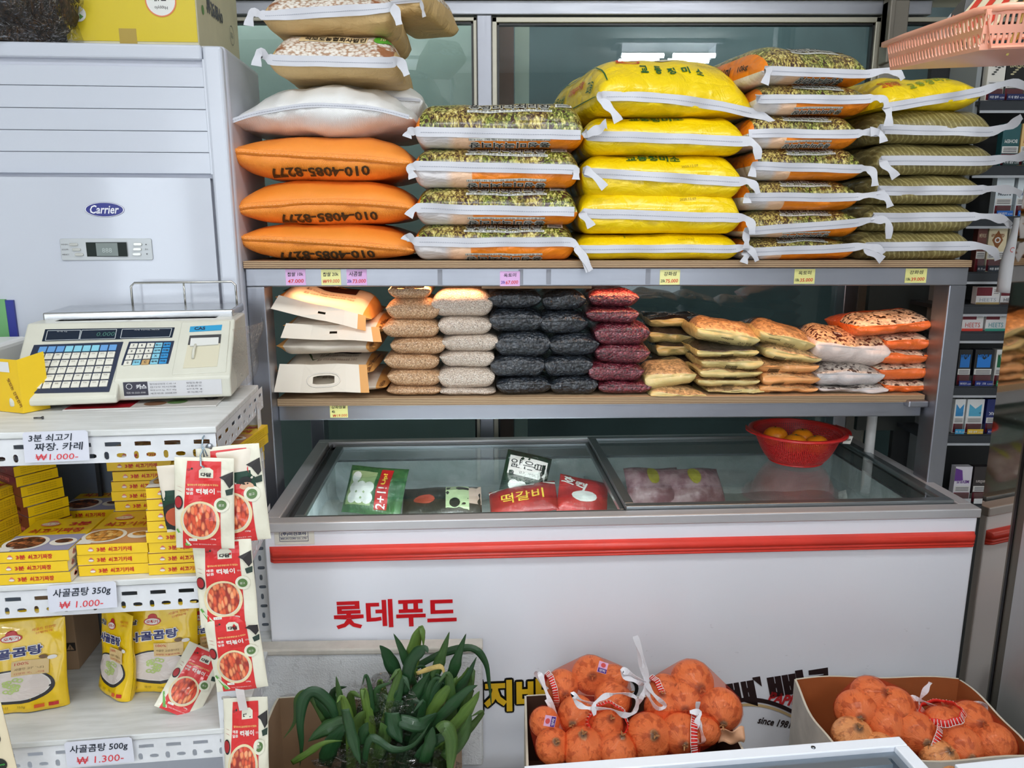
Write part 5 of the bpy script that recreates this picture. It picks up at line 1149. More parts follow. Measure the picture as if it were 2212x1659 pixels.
def curry_box(kind, loc, rz, label, group):
    t = T('instant_food_box', label, 'food box', loc, rz, group)
    MB().box((-BW_/2, 0, 0), (BW_/2, BD_, BH_)).build('carton', MAR if kind == 'maroon' else YB, t, bevel=.0007)
    m = MB(); F = FRONT(-.0007); F2 = FRONT(-.0012)
    if kind == 'maroon': m.rect(F, -BW_*.5, 0, BW_*.5, BH_, 8)
    logo(m, F, -BW_*.30, BH_*.5, BH_*.24, F2); m.text('3분', F, -BW_*.155, BH_*.5, BH_*.42, BW_*.13, 0, .035, 7 if kind == 'maroon' else 1); m.text('쇠고기카레' if kind == 'curry' else '쇠고기짜장', F, BW_*.11, BH_*.5, BH_*.46, BW_*.33, 0, .03, 7 if kind == 'maroon' else 1)
    m.build('front_print', PMATS, t)
    m = MB(); U = lambda x, y, d=.0: V((x, y, BH_+.0007+d)); U2 = lambda x, y: U(x, y, .0006); U3 = lambda x, y: U(x, y, .0012)
    m.rect(U, -BW_*.5, .0, BW_*.5, BD_*.47, 5 if kind != 'curry' else 6); m.disc(U2, -BW_*.22, BD_*.24, .040, .034, 24, 2); m.disc(U3, -BW_*.22, BD_*.24, .033, .028, 24, 4 if kind == 'curry' else 3)
    m.disc(U2, BW_*.3, BD_*.24, .024, .018, 18, 2); m.disc(U3, BW_*.3, BD_*.26, .016, .010, 16, 4 if kind == 'curry' else 3); m.rect(U3, -BW_*.5, 0, -BW_*.3, .02, 2)
    m.text('쇠고기카레' if kind == 'curry' else '쇠고기짜장', U2, 0, BD_*.60, .022, BW_*.78, 0, .025, 1); m.text('3분', U2, BW_*.25, BD_*.8, .020, .04, 0, .035, 1); logo(m, U2, -BW_*.2, BD_*.82, .017, U3)
    m.text('부드러운 쇠고기와 감자 당근', U2, .02, BD_*.51, .004, .07, 0, 0, 9); m.build('lid_print', PMATS, t)
    m = MB(); S_ = lambda a, b_: V((BW_/2+.0006, a, b_))
    for k in range(3): m.text('조리방법 전자레인지 뚜껑을 조금 열어주세요', S_, BD_*.5, BH_*(.28+.22*k), BH_*.12, BD_*.7, 0, 0, 9)
    if kind == 'jajang': m.rect(lambda a, b_: V((BW_/2+.0004, a, b_)), .0, .001, BD_*.5, BH_-.001, 2); logo(m, S_, .02, BH_*.5, .006); m.text('3분 짜장', S_, BD_*.36, BH_*.5, .009, .03, 0, .03, 1)
    if kind == 'maroon': m.rect(lambda a, b_: V((BW_/2+.0004, a, b_)), 0, 0, BD_, BH_, 0)
    m.build('side_print', PMATS, t); return t
PROTO = {}
def put_box(kind, p, rz, label, group):
    if kind not in PROTO: PROTO[kind] = curry_box(kind, p, rz, label, group); return PROTO[kind]
    return dup(PROTO[kind], p, rz, label, group)
NMK = {'curry': 'yellow curry box', 'jajang': 'yellow black bean box', 'maroon': 'maroon fronted instant food box'}
def stack(kind, px, py, n_, where, group, zr=ZR[1], rz=KR, jit=.006, z0=0.0, lean=0.0):
    p = atz(px, py, zr); out = []
    for k in range(n_):
        pos = 'topmost' if k == n_-1 else ('lowest' if k == 0 else '%s from the bottom' % ['', 'second', 'third', 'fourth', 'fifth', 'sixth', 'seventh', 'eighth', 'ninth'][k])
        c_ = V((rnd.uniform(-jit, jit)+lean*k, rnd.uniform(-jit, jit)*.5, z0+.0005+k*(BH_+.0012)))
        out.append(put_box(kind, p+c_, rz+rnd.uniform(-.02, .02), '%s, %s %s' % (NMK[kind], pos, where.replace('of the ', 'in the ')), group))
    return out
G1 = 'instant food boxes on the middle shelf'
stack('jajang', 76, 1261, 3, 'of the dark dish pile in front', G1, jit=.003)
stack('curry', 247, 1243, 3, 'of the golden dish pile in front', G1, jit=.003)
stack('curry', 402, 1239, 8, 'of the pile behind the hanging pouches', G1, jit=.004, lean=.0008)
stack('curry', 322, 1165, 9, 'of the tall back pile', G1, jit=.006)
stack('jajang', 196, 1142, 2, 'of the low pile at the back', G1, jit=.003)
for o in stack('maroon', 46, 1168, 8, 'of the turned pile at the left', G1, rz=KR+R(-40), jit=.002, lean=-.0035): o.scale = (1, .5, 1)
stack('curry', -112, 1215, 6, 'of the turned pile at the picture edge', G1, rz=KR+R(-20), jit=.002)
p_ = W3((.02, .19, 0)); 
for k in range(9):
    put_box('curry', V((p_.x+.0018*k, p_.y, ZR[1]+.002+.072+k*(BH_+.001))) if 0 else V((p_.x-.105+.001*k, p_.y+.02, ZR[1]+.001+k*(BH_+.0013))), KR+R(-10 if k > 6 else -6), 'yellow instant curry box, %s in the pile at the rack side' % ['lowest', 'second', 'third', 'fourth', 'fifth', 'sixth', 'seventh', 'eighth', 'topmost'][k], G1)

# ---------------------------------------------------------------- spicy rice cake sauce pouches
CRM = P((232, 228, 208), .35, coat=.4, var=.03, bs=22, bst=.8, bd=.004); RICE = NT('rice_cakes')
co = RICE.coord(); rv = RICE.add('TexVoronoi', Vector=RICE.map(co, (1, 1, .38), (0, .7, 0)), Scale=170); hh_ = RICE.add('SeparateColor', i0=rv.outputs[1]).outputs[0]
RICE = RICE.fin(RICE.mix(RICE.ramp(rv.outputs[0], [(.4, (0, 0, 0)), (.75, (255, 255, 255))]), RICE.ramp(hh_, [(0, (216, 70, 40)), (.5, (236, 104, 60)), (.85, (244, 150, 96)), (1, (250, 190, 140))]), (150, 34, 22)), .3, Coat_Weight=.6)
SPM = [P((216, 36, 38), .35, coat=.3), P((228, 226, 206), .4), RICE, P((88, 120, 66), .4), P((44, 40, 40), .5), P((244, 214, 130), .4), P((240, 236, 228), .4), P((100, 170, 70), .4), P((170, 34, 40), .4), P((232, 214, 168), .4), P((40, 60, 50), .5)]
def sauce_print(o):
    w, h = o.w, o.h; m = MB(); F, F2, F3, F4 = o.F(.0008), o.F(.0014), o.F(.002), o.F(.0026)
    X = lambda u: (u-.5)*w; Z = lambda v: v*h
    m.grid(lambda u, v: F(X((.12+.10*v)+(.60-.02*v*0+.0)*u*(1.1-.15*v)), Z(.0+v*.965)), 8, 24, mat=0)
    m.poly([F2(X(.42), Z(.79)), F2(X(.66), Z(.79)), F2(X(.66), Z(.87)), F2(X(.60), Z(.90)), F2(X(.48), Z(.90)), F2(X(.42), Z(.87))], 1); m.text('다담', F3, X(.54), Z(.825), .043*h, .18*w, 0, .05, 4)
    m.text('멸치육수에 갖은양념으로 더 맛있는', F2, X(.49), Z(.715), .022*h, .52*w, 0, .02, 5); m.text('떡볶이', F2, X(.53), Z(.645), .062*h, .31*w, 0, .03, 6); m.text('매콤', F2, X(.27), Z(.665), .03*h, .12*w, 0, .02, 6); m.text('달콤', F2, X(.27), Z(.625), .03*h, .12*w, 0, .02, 6); m.text('양념', F2, X(.76), Z(.645), .02*h, .07*w, 0, 0, 6)
    m.disc(F2, X(.44), Z(.325), .335*w, .225*h*.93, 36, 1); m.disc(F3, X(.44), Z(.325), .335*w, .215*h, 36, 9, .9); m.disc(F3, X(.44), Z(.33), .28*w, .185*h, 36, 2)
    m.disc(F3, X(.80), Z(.50), .13*w, .078*h, 24, 1); m.disc(F4, X(.80), Z(.50), .085*w, .05*h, 20, 3); m.text('쉽고', o.F(.0036), X(.80), Z(.50), .025*h, .09*w, 0, 0, 6)
    m.poly([F3(X(.76), Z(.80)), F3(X(.99), Z(.86)), F3(X(.99), Z(.72)), F3(X(.93), Z(.68)), F3(X(.84), Z(.77))], 4); m.poly([F2(X(.86), Z(.66)), F2(X(.99), Z(.68)), F2(X(.98), Z(.61)), F2(X(.88), Z(.60))], 10)
    m.disc(F2, X(.08), Z(.52), .075*w, .075*h, 18, 4); m.disc(F3, X(.075), Z(.525), .06*w, .06*h, 18, 8)
    for k in range(2): m.poly([F2(X(.03), Z(.70-.045*k)), F2(X(.15), Z(.675-.045*k)), F2(X(.10), Z(.69-.045*k))], 8)
    for k in range(3): m.poly([F2(X(.02+.02*k), Z(.22-.02*k)), F2(X(.05+.02*k), Z(.23-.02*k)), F2(X(.22+.03*k), Z(.04)), F2(X(.18+.03*k), Z(.03))], 7 if k < 2 else 1)
    m.rect(F4, X(.24), Z(.095), X(.38), Z(.125), 6, 2, 1); m.text('2-3인', F4, X(.31), Z(.11), .016*h, .1*w, 0, 0, 4); m.text('150g', F3, X(.66), Z(.12), .022*h, .09*w, 0, .02, 6); m.text('국내산 멸치추출농축액 1.87%', F2, X(.50), Z(.055), .014*h, .4*w, 0, 0, 6)
    m.disc(F2, X(.25), Z(.875), .03*w, .014*h, 10, 8); m.disc(F2, X(.3), Z(.885), .02*w, .012*h, 10, 10)
    m.build('pouch_print', SPM, o.t)
PWH = (.110, .170)
def sauce(px0, px1, py0, py1, Y, lean, label, wscale=1, yaw=0, sc_=1.0):
    """hanging pouch: top centre pixel, bottom centre pixel"""
    a = at(px1, py1, Y, KR); b_ = at(px0, py0, Y, KR); h = (b_-a).length; o = Pouch('sauce_pouch', label, 'food pouch', a, (R(-2), math.atan2(b_.x-a.x, b_.z-a.z), KR+yaw), h*.60*wscale, h, .014, CRM, 'red and cream sauce pouches hanging on the rack post', 1.3, seed=px0); sauce_print(o); return o
sauce(490, 520, 965, 1170, KY-.012, 0, 'red and cream sauce pouch behind the uppermost one, showing its right half')
sauce(440, 444, 990, 1184, KY-.03, 0, 'uppermost red and cream sauce pouch hanging in front on the hook')
sauce(478, 497, 1165, 1352, KY-.018, 0, 'second red and cream sauce pouch down the rack post')
sauce(494, 524, 1325, 1490, KY-.020, 0, 'third red and cream sauce pouch down the rack post')
sauce(528, 536, 1512, 1710, KY-.018, 0, 'lowest red and cream sauce pouch beside the cardboard box of leeks', .68)
# side pouches behind the top one
for (px, py, h_, lb, s_) in ((404, 1145, .128, 'dark green seasoning pouch mostly hidden behind the uppermost sauce pouch', -1), (524, 1108, .122, 'dark green pouch with a cook photo at the right of the sauce pouches', 1)):
    a = at(px, py, KY-.008, KR); o = Pouch('green_pouch', lb, 'food pouch', a, (0, R(-4 if s_ < 0 else -6), KR), .07, h_, .010, P((232, 222, 206), .35, coat=.3), 'green seasoning pouches', 1)
    m = MB(); F, F2 = o.F(.0008), o.F(.0016); m.rect(F, -.0345, .006, .0345, .082, 0, 6, 8)
    if s_ < 0: m.disc(F2, -.01, .03, .032, .028, 20, 1); m.disc(o.F(.0022), -.01, .03, .022, .019, 18, 2)
    else: m.disc(F2, .018, .05, .013, .011, 14, 3); m.disc(F2, .018, .064, .011, .008, 12, 1); m.disc(F2, .02, .03, .02, .014, 14, 4)
    m.build('pouch_print', [P((22, 62, 46), .4), P((30, 34, 34), .4), P((190, 84, 50), .4), P((226, 180, 150), .5), P((150, 190, 220), .5)], o.t)
# hook and cable tie
hk = T('wire_hook', 'bent steel wire hook carrying the uppermost sauce pouch', 'hook', W3((kpx(442, 950).x, -.006, kpx(442, 945).z)), KR)
m = MB(); m.tube([(0, .01, .004), (0, -.004, .002), (-.001, -.01, -.012), (.003, -.016, -.03), (.010, -.02, -.028), (.004, -.018, -.012), (-.002, -.02, -.026), (0, -.03, -.042), (.006, -.03, -.046)], .0016, 8); m.build('bent_wire', P((170, 190, 204), .25, .9), hk, True)
a = at(520, 1500, KY-.02, KR); tt = T('plastic_strip', 'clear hanging strip holding the lowest sauce pouch', 'strip', a, KR); m = MB(); m.ribbon([(-.002, 0, .03), (0, -.002, .0), (.003, 0, -.035)], lambda i: V((.008, 0, 0)), .0004); m.build('strip_body', P((214, 206, 204), .3), tt)

# ---------------------------------------------------------------- soup pouches on the lowest shelf
YP = P((244, 202, 14), .3, coat=.5, var=.04, bs=16, bst=.9, bd=.006); NAVY = P((32, 40, 104), .4)
SOUP = [NAVY, P((236, 232, 226), .4), P((52, 50, 54), .4), P((226, 214, 208), .3), P((186, 206, 126), .4), P((222, 96, 40), .4), P((196, 44, 44), .4), P((226, 196, 140), .4), P((150, 120, 30), .5), P((120, 90, 60), .5)]
def soup_print(o):
    w, h = o.w, o.h; m = MB(); F, F2, F3, F4 = [o.F(.0008+.0007*k) for k in range(4)]; X = lambda u: (u-.5)*w; Z = lambda v: v*h
    m.disc(F, X(.46), Z(.30), .44*w, .19*h, 32, 2); m.disc(F2, X(.46), Z(.31), .40*w, .165*h, 32, 1); m.disc(F3, X(.46), Z(.31), .385*w, .155*h, 32, 3)
    for k in range(16):
        a = k*2.4; r = .004+.007*(k % 4); m.disc(F4, X(.46)+r*math.cos(a), Z(.32)+r*math.sin(a)*.5, .0065, .0042, 10, 4, .5)
    m.halo('사골곰탕', F3, X(.45), Z(.665), .10*h, .64*w, .0018, R(3)); m.text('사골곰탕', F4, X(.45), Z(.665), .10*h, .64*w, R(3), .035, 0)
    m.halo('옛날', F3, X(.17), Z(.82), .055*h, .18*w, .001); m.text('옛날', F4, X(.17), Z(.82), .055*h, .18*w, 0, .03, 2)
    m.disc(F2, X(.45), Z(.82), .11*w, .045*h, 18, 6); m.disc(F2, X(.45), Z(.865), .06*w, .038*h, 16, 6); m.disc(F3, X(.45), Z(.82), .095*w, .034*h, 18, 1); m.text('오뚜기', F4, X(.45), Z(.82), .035*h, .15*w, 0, .03, 6)
    m.text('사골의 진한맛', F2, X(.78), Z(.9), .03*h, .26*w, R(8), .0, 5); m.text('간편하게', F2, X(.78), Z(.86), .025*h, .18*w, R(8), .0, 5)
    m.rect(F4, X(.46), Z(.42), X(.84), Z(.575), 7, 4, 2); G_ = o.F(.0036); m.text('100%', G_, X(.56), Z(.545), .026*h, .14*w, 0, 0, 6); m.text('사골만 고았습니다', G_, X(.64), Z(.49), .026*h, .30*w, 0, 0, 9); m.text('다양한 국물요리에', G_, X(.64), Z(.445), .02*h, .30*w, 0, 0, 6)
    m.disc(G_, X(.78), Z(.60), .05*w, .022*h, 14, 9); m.disc(G_, X(.87), Z(.585), .05*w, .022*h, 14, 1)
    for k in range(3): m.text(('농협', '국산', '350g')[k], F2, X(.18+.18*k), Z(.07), .03*h, .09*w, 0, 0, 8)
    m.rect(F3, X(.68), Z(.05), X(.78), Z(.09), 5, 2, 1); m.rect(F3, X(.82), Z(.05), X(.92), Z(.09), 6, 2, 1)
    m.build('pouch_print', SOUP, o.t)
def soup(pxl, pxr, pyt, pyb, yaw, label, lean=-8, ws=None):
    p = atz((pxl+pxr)/2, pyb, ZR[2]); q = at((pxl+pxr)/2, pyt, p.y-.0 + .01); h = (q.z-p.z)/math.cos(R(lean)); w = (pxr-pxl)/FPX*(V(p)-V((0, 0, CAMZ))).length*.96
    w = ws or w; o = Pouch('soup_pouch', label, 'food pouch', p, (R(lean), 0, KR+yaw), w, h, .045, YP, 'yellow stand-up soup pouches', 1.6, stand=True, seed=pxl); soup_print(o); return o
soup(-28, 127, 1350, 1530, R(4), 'yellow soup pouch nearest the lower left corner of the picture')
soup(-30, 122, 1328, 1510, R(6), 'yellow soup pouch standing right behind the front left pouch')
soup(222, 284, 1322, 1496, R(-38), 'yellow soup pouch turned sideways beside the brown carton', ws=.105)
soup(278, 420, 1312, 1487, R(2), 'yellow soup pouch facing forward beside the sideways one')
soup(392, 500, 1306, 1462, R(0), 'yellow soup pouch partly hidden behind the rack post')
# fallen sauce pouch on the shelf
p = atz(410, 1550, ZR[2]); o = Pouch('sauce_pouch', 'red and cream sauce pouch leaning on the lowest shelf by the soup pouches', 'food pouch', (p.x-.035, p.y+.01, p.z+.001), (R(-38), R(30), KR), .088, .135, .012, CRM, None, 1); sauce_print(o)
# brown carton behind
c = at(170, 1447, 1.62); bz = ZR[2]; p = atz(172, 1446, bz)
bx = T('brown_carton', 'brown cardboard carton printed 193404 at the back of the lowest shelf', 'box', (p.x, p.y, bz), KR)
MB().box((-.1, 0, 0), (0.0, .12, .19)).build('carton', P((168, 138, 108), .7, var=.05), bx, bevel=.002)
m = MB(); F = FRONT(-.001); F2 = FRONT(-.0016); m.rect(F, -.075, .045, -.03, .075, 0); m.text('193404', F2, -.052, .060, .007, .034, 0, .02, 1); m.text('12개입', F2, -.052, .050, .006, .026, 0, .02, 1); m.text('11   6', F2, -.052, .070, .005, .024, 0, .02, 1)
m.rect(F, -.024, .047, -.002, .067, 0); m.poly([F2(-.021, .05), F2(-.005, .05), F2(-.013, .064)], 1); m.text('!', lambda a, b_: V((a, -.0022, b_)), -.013, .055, .008, None, 0, .03, 0); m.build('carton_print', [P((40, 34, 32), .6), P((176, 146, 116), .6)], bx)
# packet corner at the far lower left
p = at(10, 1640, 1.20); o = Pouch('noodle_packet', 'cream packet with dark green round logos at the lower left corner', 'food pouch', at(-14, 1700, 1.22), (R(-4), R(-8), R(4)), .10, .16, .014, P((226, 212, 180), .4, coat=.3), None, 1)
m = MB(); 
for z in (.045, .095): m.disc(o.F(.0012), .026, z, .013, .013, 20, 0); m.text('bibigo', o.F(.002), .026, z, .006, .02, 0, .03, 1)
m.build('pouch_print', [P((26, 34, 30), .4), P((70, 180, 80), .4)], o.t)

# ---------------------------------------------------------------- price computing scale
sz = ZR[0]; sp0 = atz(20, 880, sz+.012); sp1 = atz(490, 862, sz+.012); SRZ = math.atan2(sp1.y-sp0.y, sp1.x-sp0.x); SWD = (sp1-sp0).to_2d().length
sl = T('weighing_scale', 'cream price computing scale with keypads standing on the white rack', 'scale', (sp0.x, sp0.y, sz), SRZ); scM = Matrix.Translation((sp0.x, sp0.y, sz)) @ Matrix.Rotation(SRZ, 4, 'Z'); scI = scM.inverted()
print('SCALE', sp0, sp1, SWD, math.degrees(SRZ))
B0 = V((0, 0, .026)); B1 = V((0, .125, .160)); pn = V((0, -(B1.z-B0.z), B1.y-B0.y)).normalized(); up_ = (B1-B0).normalized()
def spn(px, py, off=0.0):
    o = scI @ V((0, 0, CAMZ)); d = scI.to_3x3() @ ray(px, py); q = B0+pn*off; t = (q-o).dot(pn)/d.dot(pn); p = o+d*t; return p.x, (p-B0).dot(up_)
def PS(off): return lambda x, v: B0 + V((x, 0, 0)) + up_*v + pn*off
CRS = P((208, 207, 193), .4, coat=.2, var=.03, vs=10)
def prof(m, x0, x1, pr, mat=0, x0t=None): m.prism([(p[0], p[1]) for p in pr], lambda y, z: V((x0, y, z)), (x1-x0, 0, 0), mat)
PT = (B1-B0).length; kx = .46*SWD
m = MB(); prof(m, 0, kx+.01, [(0, .012), (0, .026), (.125, .160), (.26, .160), (.26, .012)]); prof(m, kx, SWD+.006, [(.022, .012), (.022, .0535), (.125, .160), (.26, .160), (.26, .012)]); m.build('housing', CRS, sl, bevel=.004, seg=3)
for x, y in ((.04, .05), (SWD-.04, .05), (.04, .23), (SWD-.04, .23)): m = MB(); m.lathe([(0, 0), (.012, 0), (.014, .012), (0, .012)], 16, (x, y, 0)); m.build('foot', BLACK, sl)
def quad(m, c4, off, mat): m.add([PS(off)(*spn(*c, 0)) for c in c4], [tuple(range(len(c4)))[::-1]] if 0 else [tuple(range(len(c4)))], mat)
def slab(name, c4, off, th, mat, par=None, bev=.0008):
    m = MB(); pts = [spn(*c) for c in c4][::-1]; m.prism(pts, PS(off), pn*(-th) if 0 else pn*th, 0); return m.build(name, mat, par or sl, bevel=bev)
BL = P((28, 40, 66), .35); 
kp = slab('keypad_plate', [(74, 746), (267, 739), (236, 847), (33, 851)], .0, .002, BL); kp['label'] = 'dark blue item keypad plate'
k2 = slab('number_pad_plate', [(279, 739), (377, 737), (364, 792), (259, 797)], .0, .002, BL); k2['label'] = 'dark blue number pad plate'
ds = slab('display_window', [(98, 712), (378, 708), (372, 730), (91, 738)], .0, .002, P((22, 34, 52), .12)); ds['label'] = 'dark display window'
KW, KBL, KCY, KTN = P((220, 218, 206), .4), P((96, 150, 206), .4), P((130, 196, 216), .4), P((186, 150, 96), .4)
def keys(c4, nc, nr, colf, par, lab=None):
    tl, tr, br, bl = [V(spn(*c)) for c in c4]
    for r in range(nr):
        for c in range(nc):
            q = []
            for du, dv in ((.08, .1), (.92, .1), (.92, .9), (.08, .9)):
                u, v = (c+du)/nc, (r+dv)/nr; q.append(tl*(1-u)*(1-v)+tr*u*(1-v)+br*u*v+bl*(1-u)*v)
            q = q[::-1]; m = MB(); m.prism([tuple(x) for x in q], PS(.002), pn*.0022); o = m.build('key', colf(r, c), par)
            if lab:
                s_ = lab[r][c]
                if s_: m = MB(); ce = sum(q, V((0, 0)))/4; m.text(s_, PS(.0048), ce.x, ce.y, .0052 if len(s_) == 1 else .0045, None if len(s_) == 1 else .011, 0, .02); m.build('key_legend', P((50, 52, 60), .5), o)
            elif r > 0: m = MB(); ce = sum(q, V((0, 0)))/4; m.text(('감자', '양파', '당근', '사과', '귤', '배추', '고추', '마늘', '대파')[(c+r*2) % 9], PS(.0048), ce.x, ce.y+.003, .003, .007, 0, 0); m.build('key_legend', P((110, 104, 96), .5), o)
keys([(87, 750), (256, 745), (233, 838), (48, 844)], 9, 6, lambda r, c: (KBL if c in (0, 1, 2, 7, 8) else KCY) if r == 0 else KW, kp)
keys([(283, 743), (372, 741), (361, 788), (265, 793)], 5, 4, lambda r, c: P((40, 140, 200), .4) if c == 4 else (KCY if c == 3 or (r, c) == (3, 1) else (KTN if (r, c) == (3, 2) else KW)), k2, [['7', '8', '9', '합산', '출력'], ['4', '5', '6', '금액', '지불'], ['1', '2', '3', 'X', '단가'], ['0', '개수', 'C', '중력', '저장']])
m = MB(); f = PS(.0028)
for c4 in (((104, 716), (175, 715), (171, 735), (99, 737)), ((178, 715), (253, 713), (249, 733), (173, 735)), ((265, 713), (372, 711), (367, 729), (261, 732))):
    q = [spn(*c) for c in c4]
    for i in range(4):
        a, b_ = V(q[i]), V(q[(i+1) % 4]); n_ = (b_-a).orthogonal().normalized()*.0006; m.add([f(*(a+n_)), f(*(b_+n_)), f(*(b_-n_)), f(*(a-n_))], [(0, 1, 2, 3)])
a = spn(236, 723); m.text('0.000', f, a[0]-.006, a[1], .010, .035, 0, 0, 1, .1); a = spn(135, 718); m.text('무게 kg', f, a[0], a[1], .003, .02, 0, 0); a = spn(318, 714); m.text('가격 TOTAL PRICE', f, a[0], a[1], .003, .05, 0, 0); m.build('display_print', [P((190, 196, 200), .4), P((60, 110, 100), .4)], ds)
# printer
pr = slab('printer_module', [(393, 698), (498, 694), (489, 806), (371, 812)], -.002, .006, CRS, None, .002)
m = MB(); pts = [spn(*c) for c in [(411, 728), (479, 725), (470, 794), (396, 798)][::-1]]; m.prism(pts, PS(.0042), pn*.0006); m.build('paper_slot', P((206, 200, 176), .5), pr)
m = MB(); pts = [spn(*c) for c in [(411, 728), (479, 725), (477, 744), (407, 748)][::-1]]; m.prism(pts, PS(.0046), pn*.001); m.build('paper_exit', P((60, 60, 62), .4), pr)
m = MB(); pts = [spn(*c) for c in [(414, 735), (474, 733), (473, 748), (412, 752)][::-1]]; m.prism(pts, PS(.005), pn*.003); m.build('receipt_flap', P((214, 214, 210), .4), pr)
m = MB(); a, b_ = spn(418, 778), spn(424, 748); m.tube([PS(.006)(*a), PS(.012)(*(V(a).lerp(V(b_), .5))), PS(.006)(*b_)], .003, 8); m.build('release_lever', CRS, pr, True)
m = MB(); q = [spn(*c) for c in [(412, 708), (481, 704), (479, 716), (410, 720)]]; m.add([PS(.0046)(*p) for p in q], [(0, 1, 2, 3)][::-1], 0); ce = sum([V(p) for p in q], V((0, 0)))/4; m.text('CAS', PS(.0052), ce.x-.012, ce.y, .008, .022, 0, .04, 1); m.build('badge', [P((44, 150, 196), .35), P((30, 50, 80), .4)], pr)
# sticker on the vertical front strip
fv = lambda x, z: V((x, .0212, z)); m = MB(); xs = lambda px: (scI @ at(px, 838, 1.50)).x
x0, x1 = kx+.018, SWD-.012; m.rect(fv, x0, .018, x1, .05, 0); m.rect(lambda x, z: V((x, .0206, z)), x0, .022, x0+.046, .05, 1); f3 = lambda x, z: V((x, .02, z)); m.text('카스', f3, x0+.034, .040, .010, .02, 0, .06, 0); m.disc(f3, x0+.011, .041, .006, .006, 16, 0, .8); m.text('대표 02-2225-3500', f3, x0+.023, .028, .004, .036, 0, 0, 0)
for k in range(4): m.text(('형식승인번호 C-45-14', '전기식 지시저울', '최대 6/15 kg  최소 40g', '제조번호 2008.09')[k], f3, x0+.075, .0445-.0065*k, .0036, .05, 0, 0, 2); m.text(('정밀도등급', '사용온도', 'e=2/5 g', '주식회사')[k], f3, x0+.135, .0445-.0065*k, .0036, .03, 0, 0, 2)
m.build('rating_sticker', [P((206, 206, 208), .35), P((44, 42, 58), .4), P((90, 90, 98), .5)], sl)
# tray and rail
TRN = [(90, 684), (503, 676), (548, 652), (180, 658)]; tz = .176
tp = [scI @ atz(px, py, sz+tz+.0) for px, py in ((90, 676), (503, 668))]
tx0, tx1 = tp[0].x, tp[1].x; ty0 = (tp[0].y+tp[1].y)/2; ty1 = ty0+.15
m = MB(); m.box((tx0, ty0, tz-.020), (tx1, ty1, tz)); STT = brushed('stainless_tray', (186, 188, 190), (210, 211, 212), .12, (10, 10, 10), 1.0); tr_ = m.build('weighing_tray', STT, sl, bevel=.004, seg=3)
m = MB(); rx0, rx1 = tx0+.145, tx1-.012; yb = ty1-.02; rh = .052
m.tube([(rx0, yb, tz-.002), (rx0, yb, tz+rh-.008), (rx0+.008, yb, tz+rh), (rx1-.008, yb, tz+rh), (rx1, yb, tz+rh-.008), (rx1, yb, tz-.002)], .0026, 8); m.tube([((rx0+rx1)/2, yb, tz), ((rx0+rx1)/2, yb, tz+rh)], .0022, 8); m.build('wire_rail', P((190, 190, 184), .2, 1.0), tr_, True)
m = MB(); m.box((.04, .16, .160), (SWD-.04, .25, tz-.02)); m.build('tray_support', CRS, sl)
m = MB(); m.grid(lambda u, v: V((SWD+.012+.045*math.sin(u*2.4)*(.4+.6*v)+.004*math.sin(v*9), .04+.2*u, .02+.13*v)), 16, 12); m.build('plastic_cover', CRINK, sl, True)
# magazine, screw, yellow folder, white tray beside the scale
a = atz(135, 888, sz+.001); mg = T('magazine', 'glossy red magazine lying flat under the scale', 'magazine', (a.x, a.y, sz+.0004), SRZ-R(2))
MB().box((0, 0, 0), (.29, .2, .003)).build('pages', P((206, 202, 198), .4), mg)
m = MB(); m.rect(lambda x, y: V((x, y, .0034)), .002, .002, .125, .198, 0); m.rect(lambda x, y: V((x, y, .0034)), .125, .002, .288, .198, 1); m.disc(lambda x, y: V((x, y, .0038)), .165, .03, .022, .02, 14, 2); m.disc(lambda x, y: V((x, y, .0038)), .205, .04, .02, .02, 12, 3); m.build('cover_print', [P((150, 20, 32), .25), P((196, 190, 184), .3), P((120, 84, 60), .4), P((90, 120, 70), .4)], mg)
a = atz(73, 903, sz+.003); sw_ = T('screw', 'small loose screw lying on the white shelf near the front edge', 'screw', a, R(12)); m = MB(); m.tube([(0, 0, .0), (.014, 0, 0)], .0016, 8); m.tube([(.014, 0, 0), (.0165, 0, 0)], .003, 10); m.build('screw_body', P((90, 90, 92), .3, .9), sw_, True)
a = atz(50, 893, sz+.001); yb_ = T('yellow_folder', 'open yellow cardboard folder standing left of the scale', 'box', a, R(-18))
MB().box((-.10, 0, 0), (0, .003, .105)).build('front_leaf', P((238, 196, 30), .5), yb_); m = MB(); m.add([(0, 0, 0), (0, 0, .105), (.012, .05, .115), (.012, .05, 0)], [(0, 1, 2, 3)]); m.build('side_leaf', P((240, 200, 36), .5), yb_, solid=.002)
m = MB(); m.text('맛있는 간편한끼', lambda x, y: V((x, -.001, y)), -.014, .04, .008, .06, R(-65), .02, 0); m.rect(lambda x, y: V((x, -.0008, y)), -.05, .08, -.02, .1, 1); m.build('folder_print', [P((120, 70, 20), .5), P((226, 226, 226), .5)], yb_)
a = atz(0, 800, sz+.05); wt = T('white_tray', 'white plastic tray standing at the far left behind the yellow folder', 'tray', (a.x-.02, a.y-.1, sz), R(8)); m = MB()
m.box((-.12, .0, 0), (.06, .16, .115), taper=1.12); m.build('tray_body', P((222, 222, 220), .4), wt, bevel=.012, seg=3)
a = at(14, 678, 1.78); gb = T('small_carton', 'small green and blue carton peeking out behind the white tray', 'box', (a.x, a.y, sz), R(8)); MB().box((-.03, 0, 0), (.0, .03, .19)).build('green_half', P((110, 170, 110), .4), gb); MB().box((.0005, 0, 0), (.018, .03, .188)).build('blue_half', P((40, 50, 140), .4), gb)
